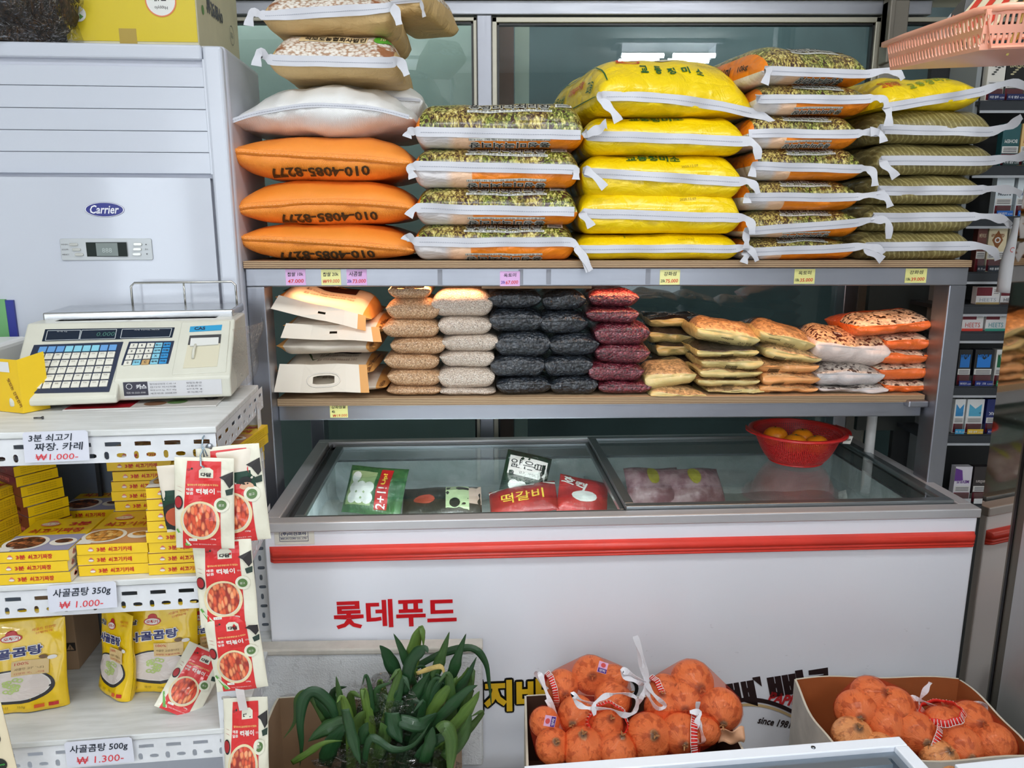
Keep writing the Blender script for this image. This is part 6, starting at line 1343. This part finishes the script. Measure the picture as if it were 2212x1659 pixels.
# ---------------------------------------------------------------- low stand, cartons, onions and leeks before the freezer
CARD = P((176, 150, 122), .75, var=.06, vs=6); CARDI = P((164, 134, 104), .8, var=.06, vs=6); CARDO = P((172, 92, 44), .75, var=.08, vs=5); CORR = P((206, 198, 180), .8)
ls = T('low_stand', 'low grey plank stand carrying the vegetable cartons', 'stand', (.25, 1.5, 0), 0)
for k in range(3): MB().box((-.6, -.14+.095*k, .235), (.90, -.055+.095*k, .25)).build('plank', P((120, 118, 112), .6, var=.08), ls)
for x in (-.56, 0, .84): MB().box((x, -.13, 0), (x+.04, .13, .235)).build('trestle', P((110, 108, 104), .6), ls)
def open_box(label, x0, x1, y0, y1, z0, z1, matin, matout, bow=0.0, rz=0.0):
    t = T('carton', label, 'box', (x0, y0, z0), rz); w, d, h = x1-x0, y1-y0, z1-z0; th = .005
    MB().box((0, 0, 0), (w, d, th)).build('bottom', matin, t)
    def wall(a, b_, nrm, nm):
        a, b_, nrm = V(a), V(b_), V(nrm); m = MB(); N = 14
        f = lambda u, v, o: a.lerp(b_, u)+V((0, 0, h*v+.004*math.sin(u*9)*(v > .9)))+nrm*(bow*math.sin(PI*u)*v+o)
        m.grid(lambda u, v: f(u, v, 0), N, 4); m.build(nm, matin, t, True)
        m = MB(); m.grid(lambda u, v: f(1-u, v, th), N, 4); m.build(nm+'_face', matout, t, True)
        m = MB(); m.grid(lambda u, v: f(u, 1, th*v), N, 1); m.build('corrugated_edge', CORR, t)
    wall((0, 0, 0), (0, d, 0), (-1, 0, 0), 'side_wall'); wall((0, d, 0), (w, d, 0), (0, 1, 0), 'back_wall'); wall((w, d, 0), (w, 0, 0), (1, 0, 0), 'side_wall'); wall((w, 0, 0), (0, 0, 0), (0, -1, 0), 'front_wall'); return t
b3 = open_box('brown carton full of leeks beside the lowest sauce pouch', -.548, -.125, 1.365, 1.61, .25, .457, CARDI, CARD)
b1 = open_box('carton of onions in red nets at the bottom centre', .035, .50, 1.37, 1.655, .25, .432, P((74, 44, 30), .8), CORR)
b2 = open_box('big white carton with orange brown inside holding onions, right side', .69, 1.085, 1.40, 1.668, .25, .468, CARDO, P((206, 200, 190), .7, var=.1, vs=12), .012)
n = NT('styrofoam'); co = n.coord(); v = n.vor(co, 260); f = n.noise(co, 24, 5, .75); STY = n.fin(n.mix(n.ramp(f, [(.56, (0, 0, 0)), (.72, (255, 255, 255))]), (216, 218, 220), (168, 168, 170)), .7, 0, n.bump(v, .4, .002))
sy = T('styrofoam_lid', 'speckled white styrofoam box lid standing behind the leeks', 'lid', (-.605, 1.625, .25), R(1.5)); zt = at(800, 1404, 1.63).z-.25
MB().box((0, 0, 0), (.535, .034, zt)).build('foam_panel', STY, sy, bevel=.008, seg=3); MB().box((-.004, -.004, zt-.012), (.536, .038, zt+.004)).build('foam_lip', P((200, 194, 184), .7, var=.05, vs=30), sy, bevel=.004)
# onions
n = NT('onion_skin'); u, v, _ = n.sep(n.coord('UV')); co = n.coord('Object'); st_ = n.noise(n.map(n.coord('UV'), (60, 3, 1)), 1.2, 4, .6); pt = n.noise(n.map(co, (1, 1, .7)), 2.4, 4, .6, .3); oi = n.add('ObjectInfo')
base = n.mix(st_, (222, 128, 66), (248, 184, 122)); base = n.mix(n.ramp(pt, [(.53, (0, 0, 0)), (.6, (215, 215, 215))]), base, (166, 88, 46)); base = n.mix(n.ramp(n.m('ABSOLUTE', n.m('SUBTRACT', v, .5)), [(.42, (0, 0, 0)), (.475, (255, 255, 255))]), base, (110, 74, 48))
ONI = n.fin(base, .32, 0, n.bump(n.m('ADD', n.m('MULTIPLY', st_, .4), pt), .35, .03), Coat_Weight=.25)
NETM = bpy.data.materials.new('red_net'); NETM.use_nodes = True; t_ = NETM.node_tree; t_.nodes.clear(); o_ = t_.nodes.new('ShaderNodeOutputMaterial'); mx = t_.nodes.new('ShaderNodeMixShader'); tr = t_.nodes.new('ShaderNodeBsdfTransparent'); df = t_.nodes.new('ShaderNodeBsdfPrincipled')
df.inputs['Base Color'].default_value = lin((238, 66, 36)); df.inputs['Roughness'].default_value = .5; tr.inputs[0].default_value = lin((255, 236, 226)); mx.inputs[0].default_value = .17; t_.links.new(tr.outputs[0], mx.inputs[1]); t_.links.new(df.outputs[0], mx.inputs[2]); t_.links.new(mx.outputs[0], o_.inputs[0])
def onion_mesh():
    pr = []
    for k in range(25):
        t = PI*k/24; r = math.sin(t)**.92; z = math.cos(t)*.92
        if k < 4: z += .22*(1-k/4)**1.4; r = r*.9+.06*(k > 0)
        if k > 21: z -= .03
        pr.append((max(0.0, r), z))
    m = MB(); m.grid(lambda u, v: V((pr[round(v*24)][0]*math.cos(2*PI*u)*(1+.02*math.sin(6*PI*u)), pr[round(v*24)][0]*math.sin(2*PI*u), pr[round(v*24)][1])), 28, 24, cu=True, uvf=lambda u, v: (u, v)); return m
op = None
def onion(px, py, r, Y, label, group, rot):
    global op
    c = at(px, py, Y); rad = r/FPX*(c-cam.location).length*1.0
    if op is None:
        op = T('onion', label, 'onion', c, 0, group); onion_mesh().build('bulb', ONI, op, True)
        m = MB(); rr = random.Random(3)
        for k in range(26):
            a = rr.random()*2*PI; l = rr.uniform(.08, .22); m.tube([(math.cos(a)*.05, math.sin(a)*.05, -.93), (math.cos(a)*.14, math.sin(a)*.14, -.95-l*.5), (math.cos(a+.5)*.2, math.sin(a+.5)*.2, -.93-l)], .008, 4)
        o = m.build('roots', P((150, 120, 84), .9), op); m = MB()
        for k in range(3):
            a = k*2.1; m.ribbon([(0.02*k, 0, 1.08), (.06*math.cos(a), .06*math.sin(a), 1.2), (.16*math.cos(a), .16*math.sin(a), 1.3)], lambda i: V((-.06*math.sin(a), .06*math.cos(a), 0))*(1-.3*i), .01)
        m.build('dry_neck', P((170, 120, 74), .8), op); o = op
    else: o = dup(op, c, None, label, group)
    o.rotation_euler = rot; o.scale = (rad, rad, rad*.96); return o, c, rad
NETR = P((222, 40, 30), .5); WSTR = P((236, 232, 230), .5); RIBW = P((232, 230, 236), .35, coat=.4)
def net(label, onions, group='red onion net bags'):
    c0 = sum((c for _, c, _ in onions), V((0, 0, 0)))/len(onions); t = T('onion_net', label, 'net bag', c0, 0, group)
    bm = bmesh.new()
    for _, c, r in onions:
        for i in range(90):
            z = 1-2*(i+.5)/90; a = i*2.39996; q = math.sqrt(1-z*z); bm.verts.new((c-c0)+V((q*math.cos(a), q*math.sin(a), z*1.0))*r*1.05)
    h = bmesh.ops.convex_hull(bm, input=bm.verts); bmesh.ops.delete(bm, geom=[v for v in bm.verts if not v.link_faces], context='VERTS')
    me = bpy.data.meshes.new('netting'); 
    m = MB(); idx = {v: i for i, v in enumerate(bm.verts)}; m.v = [v.co.copy() for v in bm.verts]; [m.face([idx[v] for v in f.verts]) for f in bm.faces]; bm.free(); m.build('netting', NETM, t, True); return t, c0
def hem_ring(t, c0, c, rad, axis, rr=.9):
    """stitched red hem around the open mouth"""
    ax = V(axis).normalized(); a = ax.orthogonal().normalized(); b_ = ax.cross(a); o = (c-c0)+ax*rad*.72; R_ = rad*rr; N = 40
    pts = [o + (a*math.cos(2*PI*k/N)+b_*math.sin(2*PI*k/N))*R_*(1+.05*math.sin(5*k)) for k in range(N+1)]
    def wv(i): d = (pts[i % N]-o).normalized(); return (ax*-.8+d*.35).normalized()*rad*.16
    MB().ribbon(pts, wv, .0008).build('hem', NETR, t, True); m = MB()
    for k in range(N):
        p = pts[k]+ (pts[k]-o).normalized()*.0022; w_ = wv(k); m.ribbon([p-w_, p+w_], lambda i: (pts[(k+1) % N]-pts[k]).normalized()*.0007, .0004)
        p2 = pts[k+1]+(pts[k+1]-o).normalized()*.0022; m.ribbon([p+wv(k), p2+wv(k+1)], lambda i: (wv(k))*.07, .0004)
    o2 = m.build('stitching', WSTR, t); o2['kind'] = 'stuff'
def tie(t, c0, px_pts, Y0, w=.006, name='ribbon_tie'):
    pts = [at(x, y, Y0+(q if len(p) > 2 else 0)) for p in px_pts for x, y, q in [(p[0], p[1], p[2] if len(p) > 2 else 0)]]
    sm_ = []
    for i in range(len(pts)-1):
        p0, p1, p2, p3 = pts[max(0, i-1)], pts[i], pts[i+1], pts[min(len(pts)-1, i+2)]
        for k in range(5):
            u = k/5; sm_.append(.5*((2*p1)+(p2-p0)*u+(2*p0-5*p1+4*p2-p3)*u*u+(3*p1-p0-3*p2+p3)*u**3)-c0)
    sm_.append(pts[-1]-c0)
    def wv(i):
        d = sm_[min(i+1, len(sm_)-1)]-sm_[max(i-1, 0)]; a = V((-d.z, 0, d.x)).normalized(); return (a+V((0, .9*math.sin(i*.45), 0))).normalized()*w*(.8+.3*math.sin(i*.9))
    MB().ribbon(sm_, wv, .0003).build(name, RIBW, t, 'auto', shade_angle=15)
Yo = lambda y: 1.60-(y-1450)*.00095
OG = 'onions in red nets in the middle carton'
def grp(lst, where, g=OG, dy=0.0):
    out = []
    for i, (x, y, r, rot) in enumerate(lst): out.append(onion(x, y, r, Yo(y)+dy, '%s %s' % (['onion', 'second onion', 'third onion', 'fourth onion', 'fifth onion'][i], where), g, rot))
    return out
E3 = lambda a, b_, c_: (R(a), R(b_), R(c_))
A_ = grp([(1276, 1458, 38, E3(60, -20, 10)), (1214, 1482, 33, E3(80, 60, 0)), (1326, 1468, 30, E3(20, 40, 0)), (1322, 1511, 38, E3(10, 80, 30)), (1247, 1546, 39, E3(70, -60, 0))], 'in the net at the upper left of the middle carton')
t, c = net('red net of onions at the upper left of the middle carton', A_); hem_ring(t, c, A_[1][1], A_[1][2], (-1, -.3, -.1)); tie(t, c, [(1182, 1490), (1165, 1470), (1158, 1450, -.01), (1168, 1460, -.02), (1182, 1500, -.03), (1200, 1540, -.04), (1214, 1575, -.05), (1216, 1586, -.05), (1204, 1580, -.05), (1194, 1550, -.04), (1182, 1510, -.03)], 1.54)
B_ = grp([(1195, 1612, 35, E3(40, 10, 0)), (1176, 1560, 30, E3(90, 30, 0))], 'in the net at the left front of the middle carton')
t, c = net('red net of two onions at the front left of the middle carton', B_)
C_ = grp([(1258, 1616, 42, E3(20, 0, 0)), (1334, 1622, 37, E3(10, 10, 0)), (1308, 1566, 35, E3(35, 15, 0))], 'in the open net at the front of the middle carton')
t, c = net('open red net of onions at the front of the middle carton', C_); hem_ring(t, c, C_[2][1], C_[2][2], (.05, -.75, .6), 1.1)
tie(t, c, [(1282, 1520), (1255, 1512, -.02), (1236, 1500, -.02), (1250, 1522, -.02), (1275, 1530, -.02), (1320, 1532, -.03), (1350, 1545, -.02), (1372, 1536, 0), (1374, 1508, 0), (1345, 1498, 0), (1310, 1503, 0), (1285, 1520, -.02), (1285, 1545, -.03)], 1.47)
D_ = grp([(1494, 1474, 43, E3(70, 30, 0)), (1476, 1514, 36, E3(80, -40, 0)), (1436, 1492, 32, E3(30, 50, 0)), (1556, 1532, 41, E3(100, 70, 0)), (1428, 1530, 33, E3(10, 0, 0))], 'in the net at the upper right of the middle carton')
t, c = net('red net of onions at the upper right of the middle carton', D_); hem_ring(t, c, D_[2][1], D_[2][2], (-.9, -.35, 0)); 
tie(t, c, [(1395, 1478), (1370, 1460), (1345, 1448), (1350, 1460), (1375, 1472), (1394, 1476), (1385, 1430), (1372, 1378)], 1.50, .007); tie(t, c, [(1372, 1374), (1388, 1420), (1396, 1474), (1384, 1510, -.01), (1362, 1545, -.01)], 1.498, .007); tie(t, c, [(1396, 1476), (1412, 1500), (1436, 1524), (1420, 1530), (1402, 1505), (1396, 1480)], 1.49, .006)
F_ = grp([(1400, 1592, 45, E3(50, 10, 0)), (1470, 1586, 40, E3(80, -20, 0)), (1522, 1576, 30, E3(160, 30, 0))], 'in the net at the right front of the middle carton')
t, c = net('red net of onions at the front right of the middle carton', F_); hem_ring(t, c, F_[1][1], F_[1][2], (.95, -.3, .1)); tie(t, c, [(1508, 1516), (1506, 1545), (1512, 1570, -.02), (1520, 1600, -.03), (1508, 1606, -.03), (1502, 1590, -.03), (1506, 1560, -.02), (1512, 1540, -.01), (1490, 1538, -.01)], 1.47)
# little net labels
def nlab(px, py, Y, rot, label):
    p = at(px, py, Y); t = T('net_label', label, 'label', p, 0, 'small labels on the onion nets'); t.rotation_euler = rot
    MB().box((-.013, 0, -.012), (.013, .0005, .012)).build('label_paper', P((236, 190, 226), .4), t); m = MB(); m.rect(FRONT(-.0006), -.012, -.011, .012, -.002, 0); m.text('양파', FRONT(-.001), 0, -.0065, .006, .018, 0, .02, 1); m.disc(FRONT(-.0006), 0, .005, .007, .005, 10, 2); m.build('label_print', [P((80, 50, 140), .4), P((236, 230, 240), .4), P((226, 90, 90), .4)], t)
nlab(1302, 1442, Yo(1458)-.052, (R(-20), R(28), R(22)), 'small pink label on the uppermost onion'); nlab(1188, 1558, Yo(1560)-.052, (R(0), R(-80), 0), 'small pink label at the left edge of the middle carton')
G2 = 'onions in red nets in the right carton'
H_ = grp([(1850, 1536, 38, E3(70, -40, 0)), (1880, 1506, 37, E3(40, 30, 0)), (1930, 1530, 38, E3(80, 50, 0)), (1914, 1570, 35, E3(100, -70, 0)), (1978, 1584, 37, E3(80, 10, 0))], 'in the left net of the right carton', G2)
t, c = net('red net of onions at the left of the right carton', H_); hem_ring(t, c, H_[4][1], H_[4][2], (.85, -.5, -.3))
I_ = grp([(1842, 1592, 37, E3(30, 0, 0)), (1900, 1628, 36, E3(60, 0, 0))], 'low at the left in the right carton', G2)
J_ = grp([(2037, 1566, 34, E3(150, 20, 0)), (2097, 1560, 35, E3(60, 0, 0)), (2076, 1616, 36, E3(80, -20, 0)), (2143, 1608, 37, E3(100, 60, 0))], 'in the right net of the right carton', G2)
t, c = net('red net of onions at the right of the right carton', J_); hem_ring(t, c, J_[0][1], J_[0][2], (-.2, .1, .9), 1.0)
tie(t, c, [(2026, 1530), (1996, 1516), (1968, 1508), (1972, 1530), (1998, 1546), (1985, 1520), (2000, 1490), (2010, 1474)], 1.53); tie(t, c, [(2060, 1530), (2100, 1518), (2128, 1524), (2130, 1540)], 1.53)
K_ = grp([(2030, 1640, 33, E3(30, 10, 0))], 'peeled open at the front of the right carton', G2)
m = T('onion_skin_flake', 'loose papery onion skin beside the right net in the middle carton', 'onion skin', at(1580, 1590, 1.47), 0); MB().grid(lambda u, v: V(((u-.5)*.055, .008*math.sin(u*5)*math.sin(v*4), (v-.5)*.035+.004*math.sin(u*9))), 10, 8).build('skin', P((222, 168, 130), .5, coat=.2), m, True, solid=.0006)

# ---------------------------------------------------------------- leeks
n = NT('leek_green'); u, v, _ = n.sep(n.coord('UV')); co = n.coord('UV'); oi = n.add('ObjectInfo').outputs['Random']
s1 = n.noise(n.map(co, (30, 1.5, 1)), 1.5, 3); s2 = n.noise(n.coord(), 20, 4, .7)
g_ = n.mix(n.ramp(oi, [(0, (0, 0, 0)), (.55, (60, 60, 60)), (1, (255, 255, 255))]), n.mix(s2, (14, 48, 26), (40, 88, 44)), n.mix(s2, (66, 106, 38), (124, 152, 62)))
LEEK = n.fin(n.mix(n.ramp(s1, [(.4, (170, 170, 170)), (.6, (0, 0, 0))]), g_, (14, 42, 24)), .38, 0, n.bump(n.m('ADD', s1, s2), .4, .002), Coat_Weight=.2)
DRY = P((182, 158, 92), .6, var=.2, vs=30)
def catmull(pts, q=6):
    o = []
    for i in range(len(pts)-1):
        p0, p1, p2, p3 = pts[max(0, i-1)], pts[i], pts[i+1], pts[min(len(pts)-1, i+2)]
        for k in range(q): u = k/q; o.append(.5*((2*p1)+(p2-p0)*u+(2*p0-5*p1+4*p2-p3)*u*u+(3*p1-p0-3*p2+p3)*u**3))
    return o+[pts[-1]]
def leaf(t, pts, w, mat=LEEK, point=True, fold=.16, tw=0.0):
    w *= 1.18
    c = V(t.location); P_ = catmull([V(p)-c for p in pts]); L = len(P_); m = MB()
    def fn(u, v):
        i = min(L-1, round(v*(L-1))); p = P_[i]; d = (P_[min(i+1, L-1)]-P_[max(i-1, 0)]).normalized(); s_ = d.cross(V((0, -1, .25))).normalized(); nn = s_.cross(d).normalized()
        a = tw*v + .25*math.sin(v*5+w*900); s_ = s_*math.cos(a)+nn*math.sin(a); ww = w*(1-.0*v)*(min(1, (1-v)*2.0)**.95 if point else 1)*(.8+.2*min(1, v*4))*(1+.06*math.sin(v*23+w*4000)); x = (u-.5)*2
        return p + s_*x*ww + nn*(abs(x)*ww*fold)*-1
    m.grid(fn, 4, L-1, uvf=lambda u, v: (u, v)); return m.build('leaf', mat, t, 'auto', solid=.0006, shade_angle=14)
lk = [T('leek_bunch', l_, 'leeks', (x, 1.48, .27), 0, 'bunches of leeks in the carton') for l_, x in (('drooping leek bunch at the left of the leek carton', -.42), ('upright leek bunch in the middle of the carton, tips against the freezer', -.28), ('leek bunch fanning to the right over the carton edge', -.18))]
LV = [(1, [(880, 1560), (888, 1440), (900, 1375), (910, 1352)], 26, 1.50), (1, [(908, 1352), (913, 1368), (915, 1398)], 10, 1.49), (1, [(900, 1500), (872, 1415), (850, 1368)], 15, 1.49), (1, [(880, 1520), (852, 1450), (834, 1412), (820, 1394)], 26, 1.50), (1, [(905, 1530), (940, 1455), (958, 1405), (971, 1364)], 20, 1.47),
      (1, [(940, 1540), (975, 1460), (992, 1410), (1007, 1368)], 20, 1.47), (1, [(900, 1440), (955, 1412), (1018, 1400), (1048, 1430), (1057, 1480), (1062, 1528)], 14, 1.52), (2, [(950, 1560), (985, 1500), (1010, 1460), (1030, 1418)], 17, 1.46), (1, [(870, 1500), (888, 1430), (915, 1402), (925, 1410)], 22, 1.46),
      (0, [(752, 1600), (742, 1540), (733, 1500), (726, 1460)], 20, 1.46), (0, [(740, 1580), (715, 1525), (680, 1495), (655, 1512), (648, 1560), (651, 1610), (648, 1656)], 22, 1.46), (0, [(700, 1560), (665, 1498), (642, 1512), (636, 1560), (612, 1596)], 12, 1.47), (0, [(735, 1590), (712, 1545), (690, 1515), (676, 1496)], 24, 1.47),
      (0, [(750, 1560), (705, 1575), (665, 1602)], 28, 1.45), (0, [(700, 1655), (718, 1605), (752, 1560)], 30, 1.43), (0, [(745, 1532), (757, 1580), (770, 1625), (778, 1650)], 20, 1.40), (1, [(768, 1600), (775, 1560), (788, 1535)], 28, 1.45), (1, [(846, 1540), (852, 1575), (868, 1605)], 32, 1.42), (1, [(862, 1556), (905, 1568), (930, 1552), (944, 1540)], 26, 1.42),
      (1, [(785, 1650), (802, 1595), (850, 1620), (895, 1608), (930, 1560)], 14, 1.40), (2, [(948, 1580), (962, 1572), (975, 1600), (972, 1660), (970, 1690)], 24, 1.38), (2, [(890, 1610), (955, 1545), (1005, 1495), (1032, 1480)], 20, 1.43), (2, [(930, 1620), (985, 1565), (1020, 1520), (1036, 1492)], 22, 1.42), (2, [(905, 1590), (950, 1510), (990, 1460)], 22, 1.45),
      (1, [(880, 1580), (925, 1510), (965, 1450)], 24, 1.46), (1, [(850, 1570), (895, 1500), (930, 1450)], 22, 1.47), (1, [(800, 1560), (812, 1520), (816, 1488), (846, 1474)], 16, 1.46), (1, [(806, 1540), (800, 1490), (790, 1458), (783, 1480)], 8, 1.45), (1, [(830, 1580), (838, 1520), (860, 1490)], 18, 1.46), (2, [(960, 1640), (1000, 1590), (1018, 1540)], 24, 1.40), (2, [(900, 1640), (940, 1600), (990, 1585)], 20, 1.40),
      (0, [(630, 1648), (660, 1630), (700, 1605), (740, 1600)], 12, 1.42), (1, [(810, 1640), (830, 1590), (822, 1560)], 26, 1.42), (1, [(780, 1610), (786, 1580), (795, 1560)], 20, 1.41), (1, [(900, 1455), (950, 1440), (960, 1460)], 9, 1.45), (2, [(960, 1500), (1000, 1470), (1012, 1440)], 18, 1.47), (2, [(915, 1650), (930, 1600), (935, 1570)], 22, 1.39)]
for k, (bi, pp_, wpx, Y) in enumerate(LV):
    pts = [at(x, y, Y-.004*i) for i, (x, y) in enumerate(pp_)]; leaf(lk[bi], pts, wpx/2/FPX*1.65, DRY if k in (34,) else LEEK)
rr = random.Random(11)
for k in range(46):
    bx = rr.uniform(730, 960); x1 = bx+rr.uniform(-50, 90); y1 = rr.uniform(1500, 1600) if bx < 800 else rr.uniform(1450, 1590); Y = rr.uniform(1.44, 1.53)
    leaf(lk[0 if bx < 790 else (1 if bx < 890 else 2)], [at(bx, 1700, Y), at((bx+x1)/2+rr.uniform(-15, 15), (1680+y1)/2, Y), at(x1, y1, Y), at(x1+rr.uniform(-25, 35), y1+rr.uniform(-20, 30), Y-.01)], rr.uniform(7, 13)/FPX*1.65)
for l_, z_, (px, py), (a, b_, c_), Y in (('crumpled clear film wrapped over the leeks, upper sheet', 0, (850, 1520), (.075, .05, .085), 1.49), ('crumpled clear film at the foot of the leeks', 0, (840, 1650), (.14, .06, .05), 1.43)):
    t = T('plastic_film', l_, 'plastic wrap', at(px, py, Y)-V((0, 0, c_)), 0); MB().grid(blob(a, b_, c_, .5, 3.5, 9), 30, 20, cu=True).build('film_sheet', CRINK, t, True)

# ---------------------------------------------------------------- freezer lid frames in the foreground
def lidframe(nm, label, pts, zt, bw, inner=True):
    P_ = [atz(x, y, zt) for x, y in pts]; o = P_[0]; t = T(nm, label, 'freezer', (o.x, o.y, 0), 0)
    a, b_ = P_[0], P_[1]; u = (b_-a); L = u.length; ang_ = math.atan2(u.y, u.x); t.rotation_euler = (0, 0, ang_); t.location = (a.x, a.y, 0); D_ = .62
    MB().box((0, -D_+.02, .05), (L-.01, -.01, zt-.04)).build('body', FPAINT, t, bevel=.004)
    m = MB(); m.box((0, -bw, zt-.035), (L, 0, zt)); m.box((L-bw, -D_, zt-.035), (L, -bw, zt)); m.box((0, -D_, zt-.035), (bw, -bw, zt)); m.box((bw, -D_, zt-.035), (L-bw, -D_+bw, zt)); m.build('rim', P((226, 230, 238), .3, coat=.3), t, bevel=.0015)
    if inner:
        m = MB(); i0 = bw; m.box((i0, -i0-.012, zt-.02), (L-i0, -i0, zt-.008)); m.box((i0, -i0-.028, zt-.018), (L-i0-.02, -i0-.014, zt-.004)); m.box((L-i0-.012, -D_+i0, zt-.02), (L-i0, -i0-.012, zt-.008)); m.build('lid_track', P((132, 142, 152), .35, .7), t)
        MB().box((i0, -D_+i0, zt-.016), (L-i0-.014, -i0-.03, zt-.012)).build('pane', FGLASS, t)
        m = MB(); m.tube([(L-.13, -bw*.5, zt-.0005), (L-.13, -bw*.5, zt+.0012)], .003, 12); m.build('screw', P((120, 124, 130), .3, .9), t, True)
    return t
lidframe('front_freezer', 'white rimmed foreground freezer cut by the bottom edge', [(1132, 1654), (1943, 1590)], .86, .019)
lidframe('side_freezer', 'second white freezer rim at the lower right corner', [(2062, 1650), (2900, 1560)], .86, .03, False)
